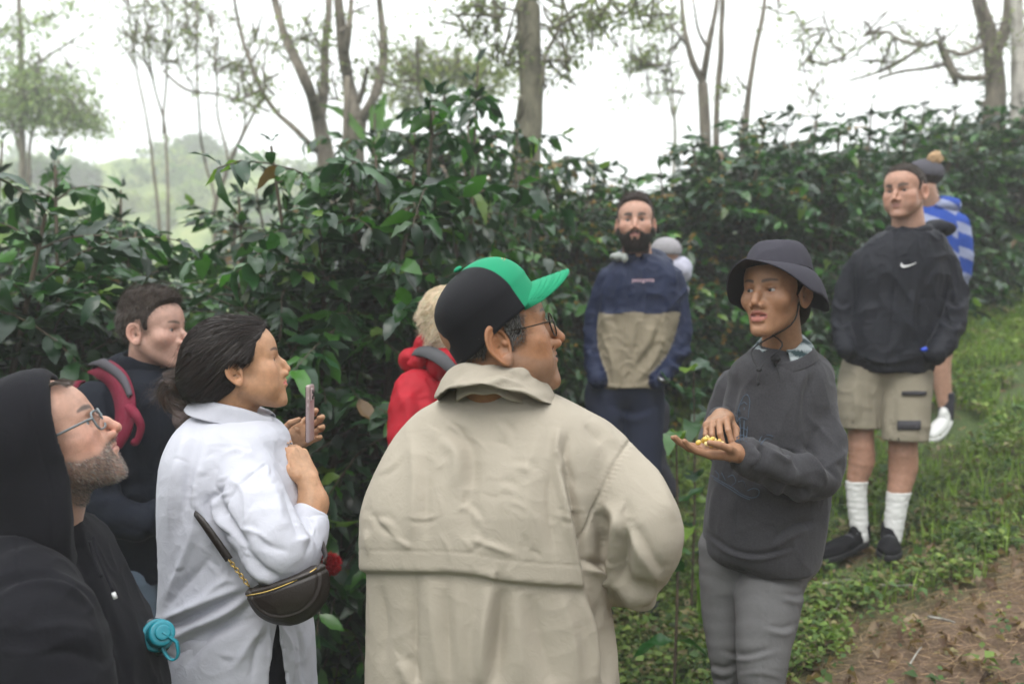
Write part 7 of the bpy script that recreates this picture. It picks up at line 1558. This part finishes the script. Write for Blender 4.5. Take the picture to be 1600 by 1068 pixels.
def man_shorts():
    BK = cloth('black_nylon', (.008, .009, .014), .62, 700, .04, .15, 22, .12); KH = cloth('khaki_cotton', (.22, .195, .145), .85, 800, .2, .15, 30, .1)
    root = person('man in black jacket, khaki shorts and white socks standing on the slope', (1.78, 4.1, G(1.78, 4.1)))
    h = Head(P(1414, 303, 4.1), (-.72, -.69, -.06), sc=1.06, jaw=1.02, nose=.95, browdn=.003, eyeopen=1.4, full=.8, lip=.8, ear=1.05)
    d = 4.14
    K = keys(d, .25, [(357, 1394, 1446, .07), (364, 1376, 1468, .10), (382, 1352, 1486, .125), (410, 1336, 1494, .14), (470, 1332, 1484, .145), (530, 1320, 1476, .155), (565, 1322, 1462, .16), (582, 1332, 1450, .155)])
    af = arms([[(P(1347, 408, 4.15), .055), (P(1326, 450, 4.18), .056), (P(1316, 505, 4.15), .051), (P(1322, 548, 4.05), .042)], [(P(1474, 410, 4.12), .060), (P(1489, 452, 4.12), .062), (P(1488, 505, 4.05), .058), (P(1462, 554, 3.96), .046)]])
    neck = lambda p: cone(p, h.w1(0, -.02, -.045), P(1420, 365, 4.14), .064, .075)
    sa, sb = smooth_path([P(1348, 590, 4.14), P(1342, 630, 4.12), P(1342, 664, 4.11)], [.105, .098, .092], 2), smooth_path([P(1414, 590, 4.12), P(1414, 640, 4.06), P(1412, 684, 4.02)], [.118, .108, .104], 2)
    def shf(p):
        f = smin(smin(tube(p, *sa, .003), tube(p, *sb, .003), .008), ell(p, P(1384, 570, 4.15), (.19, .15, .13)), .03)
        q = proj(p); cut = np.where(q[:, 0] < 1377, P(0, 668, 4.1)[2], P(0, 686, 4.04)[2])-p[:, 2]
        f2 = smax(f, cut, .003); return smax(f2, -smax(f+.008, p[:, 2]-P(0, 650, 4.1)[2], .01), .002)
    AL_ = (1.60, 4.12, G(1.58, 4.12)+.075); AR_ = (P(1394, 0, 4.02)[0], 4.02, G(1.7, 4.0)+.075)
    la = smooth_path([P(1346, 610, 4.14), P(1345, 680, 4.12), P(1346, 720, 4.13), P(1338, 760, 4.14), A(*AL_)], [.072, .056, .058, .042, .035], 3); lb = smooth_path([P(1414, 620, 4.1), P(1411, 692, 4.04), P(1411, 730, 4.05), P(1402, 780, 4.04), A(*AR_)], [.078, .061, .062, .044, .036], 3)
    lsk = lambda p: np.minimum(tube(p, *la, .004), tube(p, *lb, .004))
    bk_eye.clear(); bk_eye.update(look=(-.1, 1, -.12))
    FL = [('g', [(1400, 360), (1398, 450), (1385, 580)], 2, .005), ('r', [(1360, 400), (1352, 460), (1350, 520)], 7, .009), ('v', [(1380, 400), (1372, 470), (1365, 540)], 6, .008), ('s', [(1440, 440), (1430, 500), (1445, 550)], 7, .010), ('r', [(1470, 400), (1460, 450), (1468, 500)], 6, .008), ('s', [(1475, 470), (1492, 480), (1508, 470)], 5, .012), ('s', [(1470, 500), (1488, 512), (1500, 505)], 5, .012), ('s', [(1305, 470), (1316, 480), (1328, 474)], 4, .010), ('s', [(1303, 500), (1314, 510), (1326, 504)], 4, .010), ('r', [(1330, 548), (1380, 566), (1440, 556)], 4, .009), ('v', [(1330, 556), (1380, 574), (1440, 566)], 3, .007), ('r', [(1410, 500), (1405, 540), (1400, 570)], 6, .006), ('v', [(1500, 400), (1506, 440), (1502, 470)], 5, .007)]
    g, gv, gq, v, Q = dress(root, h, K, .25, af, shf, neck, [], (.42, .23, .16), .0062, BK, FL, wr=((.09, .010, 3, (1, 1, .6)), (.04, .004, 9, (1, 1, 1))), blo=A(1.45, 3.75, P(0, 662, 4.1)[2]), bhi=A(2.2, 4.5, 0), bk=dict(stub=.22, stubcol=(.14, .09, .07), red=.4, lips=(.36, .17, .14), browc=(.03, .02, .015), browth=.0075), trm=KH, tname='shorts', hres=.0026, hollow=P(0, 556, 4.1)[2], legskin=lsk, tlo=P(0, 700, 4.0)[2], legres=.006,
        bparts=[(P(1310, 700, 4.0)*0+A(1.45, 3.85, G(1.7, 4.1)+.05), A(1.98, 4.3, P(0, 655, 4.1)[2]+.01), .006)], tfold=[('e', [(1408, 612), (1430, 616), (1450, 610)], 2, .004), ('s', [(1340, 600), (1345, 640), (1340, 664)], 6, .007), ('s', [(1395, 620), (1390, 650), (1392, 680)], 6, .008), ('r', [(1420, 640), (1430, 660), (1435, 680)], 6, .006), ('v', [(1360, 600), (1364, 640), (1362, 664)], 6, .006)])
    ZD = plain('dark_pocket', (.03, .028, .034), .8)
    so = [c for c in root.children if c.name.startswith('shorts')][0]; sv_ = np.array([q.co[:] for q in so.data.vertices]); sp_ = proj(sv_)
    for x0, x1, y0, y1 in ((1409, 1447, 611, 617), (1402, 1438, 657, 671)):
        Gg = np.zeros((9, 3, 3))
        for i in range(9):
            for j in range(3):
                px, py = x0+(x1-x0)*i/8, y0+(y1-y0)*j/2; nb = np.argsort((sp_[:, 0]-px)**2+(sp_[:, 1]-py)**2)[:30]; Gg[i, j] = P(px, py, sv_[nb, 1].min()-.002)
        v_, q_ = gridmesh(Gg, False, .004); mesh('pocket_patch', v_, q_, ZD, root)
    shorthair(h, root, .092, .0, .0025, (.035, .026, .02), (.06, .043, .032), 4500, .008, topk=.006)
    v_, q_ = band(P(1420, 362, 4.14), (.082, .085), resmooth([(-.004, -.02), (-.003, .016), (.004, .026), (.014, .016), (.020, -.01)], 3), .005, a0=math.radians(105), a1=math.radians(435), n=50, Rm=frame((-.42, -.9, -.25)), zf=lambda a, j: .006*np.sin(3*a)); mesh('collar', v_, q_, BK, g)
    vh, qh = net(lambda p: smin(ell(p, P(1466, 358, 4.22), (.085, .08, .042)), ell(p, P(1440, 362, 4.16), (.06, .06, .04)), .02)+.008*noise(p*28, 2), P(1455, 350, 4.2)-.2, P(1455, 350, 4.2)+.2, .007); mesh('hood', vh, qh, BK, g)
    # white chest mark: a curved tick
    tk = [(1409, 410), (1407, 415), (1410, 418), (1416, 417), (1424, 413), (1432, 408), (1424, 411), (1416, 413), (1411, 413)]
    nn_ = vnorm(gv, gq); pr_ = proj(gv); i = np.argmin((pr_[:, 0]-1420)**2+(pr_[:, 1]-413)**2+1e4*(nn_[:, 1] > 0)); dd = gv[i, 1]-.006
    tp = [(-11, -3), (-12.5, 1), (-11, 4.2), (-7, 5), (0, 3.2), (7, .2), (13, -3.4), (5, -.6), (-2, 1), (-7, 1.4), (-9.5, 0)]
    pts = [P(1420+x, 413+y, dd) for x, y in tp]; m_ = len(pts); vv = pts+[q+A(0, .004, 0) for q in pts]
    fc = [tuple(range(m_))]+[tuple(range(2*m_-1, m_-1, -1))]+[(a_, (a_+1) % m_, (a_+1) % m_+m_, a_+m_) for a_ in range(m_)]; lg = mesh('chest_logo', np.array(vv), fc, plain('white_print', (.75, .75, .75), .5), g, smooth=False)
    bc = P(1444, 546, 3.93); v_, q_ = net(lambda p: ell(p, bc, (.016, .012, .012))+.003*noise(p*80, 3), bc-.03, bc+.03, .003); mesh('blue_toggle', v_, q_, plain('blue_plastic', (.01, .05, .45), .4), g)
    # socks and trainers
    SK = cloth('white_sock', (.62, .62, .60), .9, 500, .4, .1, 30, .06)
    for pth, z1, nm in ((la, P(0, 752, 4.12)[2], 0), (lb, P(0, 768, 4.04)[2], 1)):
        def sf(p, pth=pth, z1=z1):
            f = tube(p, *pth, .003)-.003-.0004*np.sin(p[:, 2]*240); return smax(f, p[:, 2]-z1, .003)
        e = pth[0][-1]; v_, q_ = net(sf, e-(.09, .09, .06), A(e[0]+.1, e[1]+.12, z1+.03), .005); v_ = v_+vnorm(v_, q_)*(.003*wrinkle(v_, .03, 5, .5, (1, 1, 2)))[:, None]; mesh('sock', v_, q_, SK, root)
    TRN = plain('black_mesh_upper', (.006, .006, .008), .8, spec=.12, bump=.8, bs=260); DS = plain('dark_sole', (.02, .02, .022), .7, spec=.2)
    shoe('trainer', root, (1.655, 4.16, G(1.65, 4.16)+.03), (P(1280, 0, 4.0)[0], 3.98, G(1.40, 4.0)+.045), TRN, DS, .05, .085)
    shoe('trainer', root, (AR_[0]+.015, 4.08, G(AR_[0], 4.08)+.03), (P(1388, 0, 3.78)[0]+.01, 3.80, G(AR_[0], 3.80)+.04), TRN, DS, .05, .085)
    rebase(root)
def person_stripes():
    root = person('person in blue and white striped jumper and grey cap behind the man in shorts', (2.5, 5.3, G(2.5, 5.3)))
    h = Head(P(1443, 283, 5.15), (-.72, .62, .05), sc=.96, ear=1)
    K = keys(5.2, .3, [(318, 1440, 1480, .06), (328, 1432, 1492, .09), (345, 1424, 1506, .12), (380, 1420, 1508, .13), (440, 1420, 1500, .13), (480, 1422, 1496, .14)])
    af = arms([[(P(1495, 352, 5.15), .066), (P(1502, 400, 5.15), .062), (P(1495, 450, 5.2), .05), (P(1470, 480, 5.3), .04)], [(P(1432, 352, 5.3), .06), (P(1425, 410, 5.35), .055), (P(1430, 460, 5.4), .04)]])
    neck = lambda p: cone(p, h.w1(0, -.02, -.045), P(1458, 340, 5.2), .050, .06)
    f1 = A(2.40, 5.32, G(2.40, 5.32)+.07); f2 = A(2.52, 5.2, G(2.52, 5.2)+.07)
    l1 = smooth_path([P(1445, 480, 5.25), P(1450, 540, 5.28), P(1456, 575, 5.3), f1], [.085, .062, .052, .036], 3); l2 = smooth_path([P(1475, 480, 5.2), P(1472, 540, 5.2), P(1470, 575, 5.2), f2], [.085, .062, .054, .036], 3)
    lsk = lambda p: np.minimum(tube(p, *l1, .004), tube(p, *l2, .004))
    cz = P(0, 545, 5.25)[2]; sh = lambda p: smax(smin(tube(p, *l1, .004), tube(p, *l2, .004), .02)-.022, cz-p[:, 2], .004)
    def cf(v):
        onarm = af(v) < loft(v, K, .3)+.01; t = np.where(onarm, v[:, 2]*1.0+(v[:, 0]-2.5)*.35, v[:, 2]+.04+(v[:, 0]-2.5)*.55)
        s_ = (np.sin(t*2*math.pi/.135+.6) > .25)[:, None]*1.0; return A(.26, .29, .42)*s_+A(.025, .065, .30)*(1-s_)
    KN = cloth('striped_knit', (1, 1, 1), .95, 240, .5, .15, 30, .15, vcol=True); bk_eye.clear()
    g, *_ = dress(root, h, K, .3, af, sh, neck, [], (.42, .24, .17), .007, KN, None, topname='jumper', blo=A(2.2, 5.0, cz+.01), bhi=A(2.8, 5.6, 0), bk=dict(red=.6), trm=TROUSER, tname='shorts', hres=.0035, legskin=lsk, tlo=cz-.01, colf=cf,
        bparts=[(A(2.3, 5.1, G(2.5, 5.3)+.03), A(2.7, 5.5, cz+.03), .008)])
    vh, qh = net(lambda p: smax(ell(p, P(1472, 322, 5.17), (.105, .09, .055)), -ell(p, P(1448, 305, 5.15), (.075, .09, .075)), .01)+.006*noise(p*30, 2), P(1472, 322, 5.15)-.2, P(1472, 322, 5.15)+.2, .007); mesh('hood', vh, qh, KN, g, cf(vh))
    GC = cloth('slate_cap', (.075, .072, .085), .85, 900, .2); vh, qh = net(lambda p: smax(h.skull(h.loc(p))*h.sc-.010, .030-h.loc(p)[:, 2]+.12*h.loc(p)[:, 1], .004), h.H-.15, h.H+.17, .005); cp = mesh('cap', vh, qh, GC, root)
    vh, qh = net(lambda p: ell(h.loc(p), (0, .12, .055), (.062, .06, .008)), h.H-.2, h.H+.22, .004); mesh('cap_brim', vh, qh, GC, cp)
    def hf(p):
        q = h.loc(p); return smax(smax(h.skull(q)-.006, q[:, 1]-.005, .006), -.055-q[:, 2], .005)*h.sc
    vh, qh = net(hf, h.H-.15, h.H+.15, .005); hb = mesh('hair', vh, qh, HAIRB, root, np.tile(A(.03, .022, .018), (len(vh), 1)))
    bc = P(1461, 249, 5.1); rs = np.random.RandomState(4); vb, qb = net(lambda p: ell(p, bc, (.042, .04, .045))+.008*noise(p*45, 3), bc-.08, bc+.08, .005); mesh('hair_bun', vb, qb, HAIRB, hb, np.clip(A(.34, .22, .12)*(1+.3*fbm(vb*80, 2))[:, None], 0, 1))
    for f, toe in ((f1, (-.13, -.2)), (f2, (-.16, -.18))):
        v_, q_ = net(lambda p: smax(cone(p, f+A(0, 0, .15), f-A(0, 0, .03), .047, .040), p[:, 2]-f[2]-.11, .004), f-.1, f+.2, .006); mesh('sock', v_, q_, plain('black_sock', (.02, .02, .03), .9), root)
        shoe('trainer', root, (f[0]+.04, f[1]+.05, G(f[0]+.04, f[1]+.05)), (f[0]+toe[0], f[1]+toe[1], G(f[0]+toe[0], f[1]+toe[1])), WHITESHOE, WHITESHOE, .045, .07)
    rebase(root)

# ---------------------------------------------------------------- build everything
for _f in (ground, far, coffee, trees, cover, seedlings, thicket, man_cap, woman_white, smartphone, shoulder_bag, man_hood, bottle, man_pack, person_red, man_beard, person_grey_cap, man_shorts, person_stripes): _f()
_h = woman_hat(); cherries(_h[0])
haze()
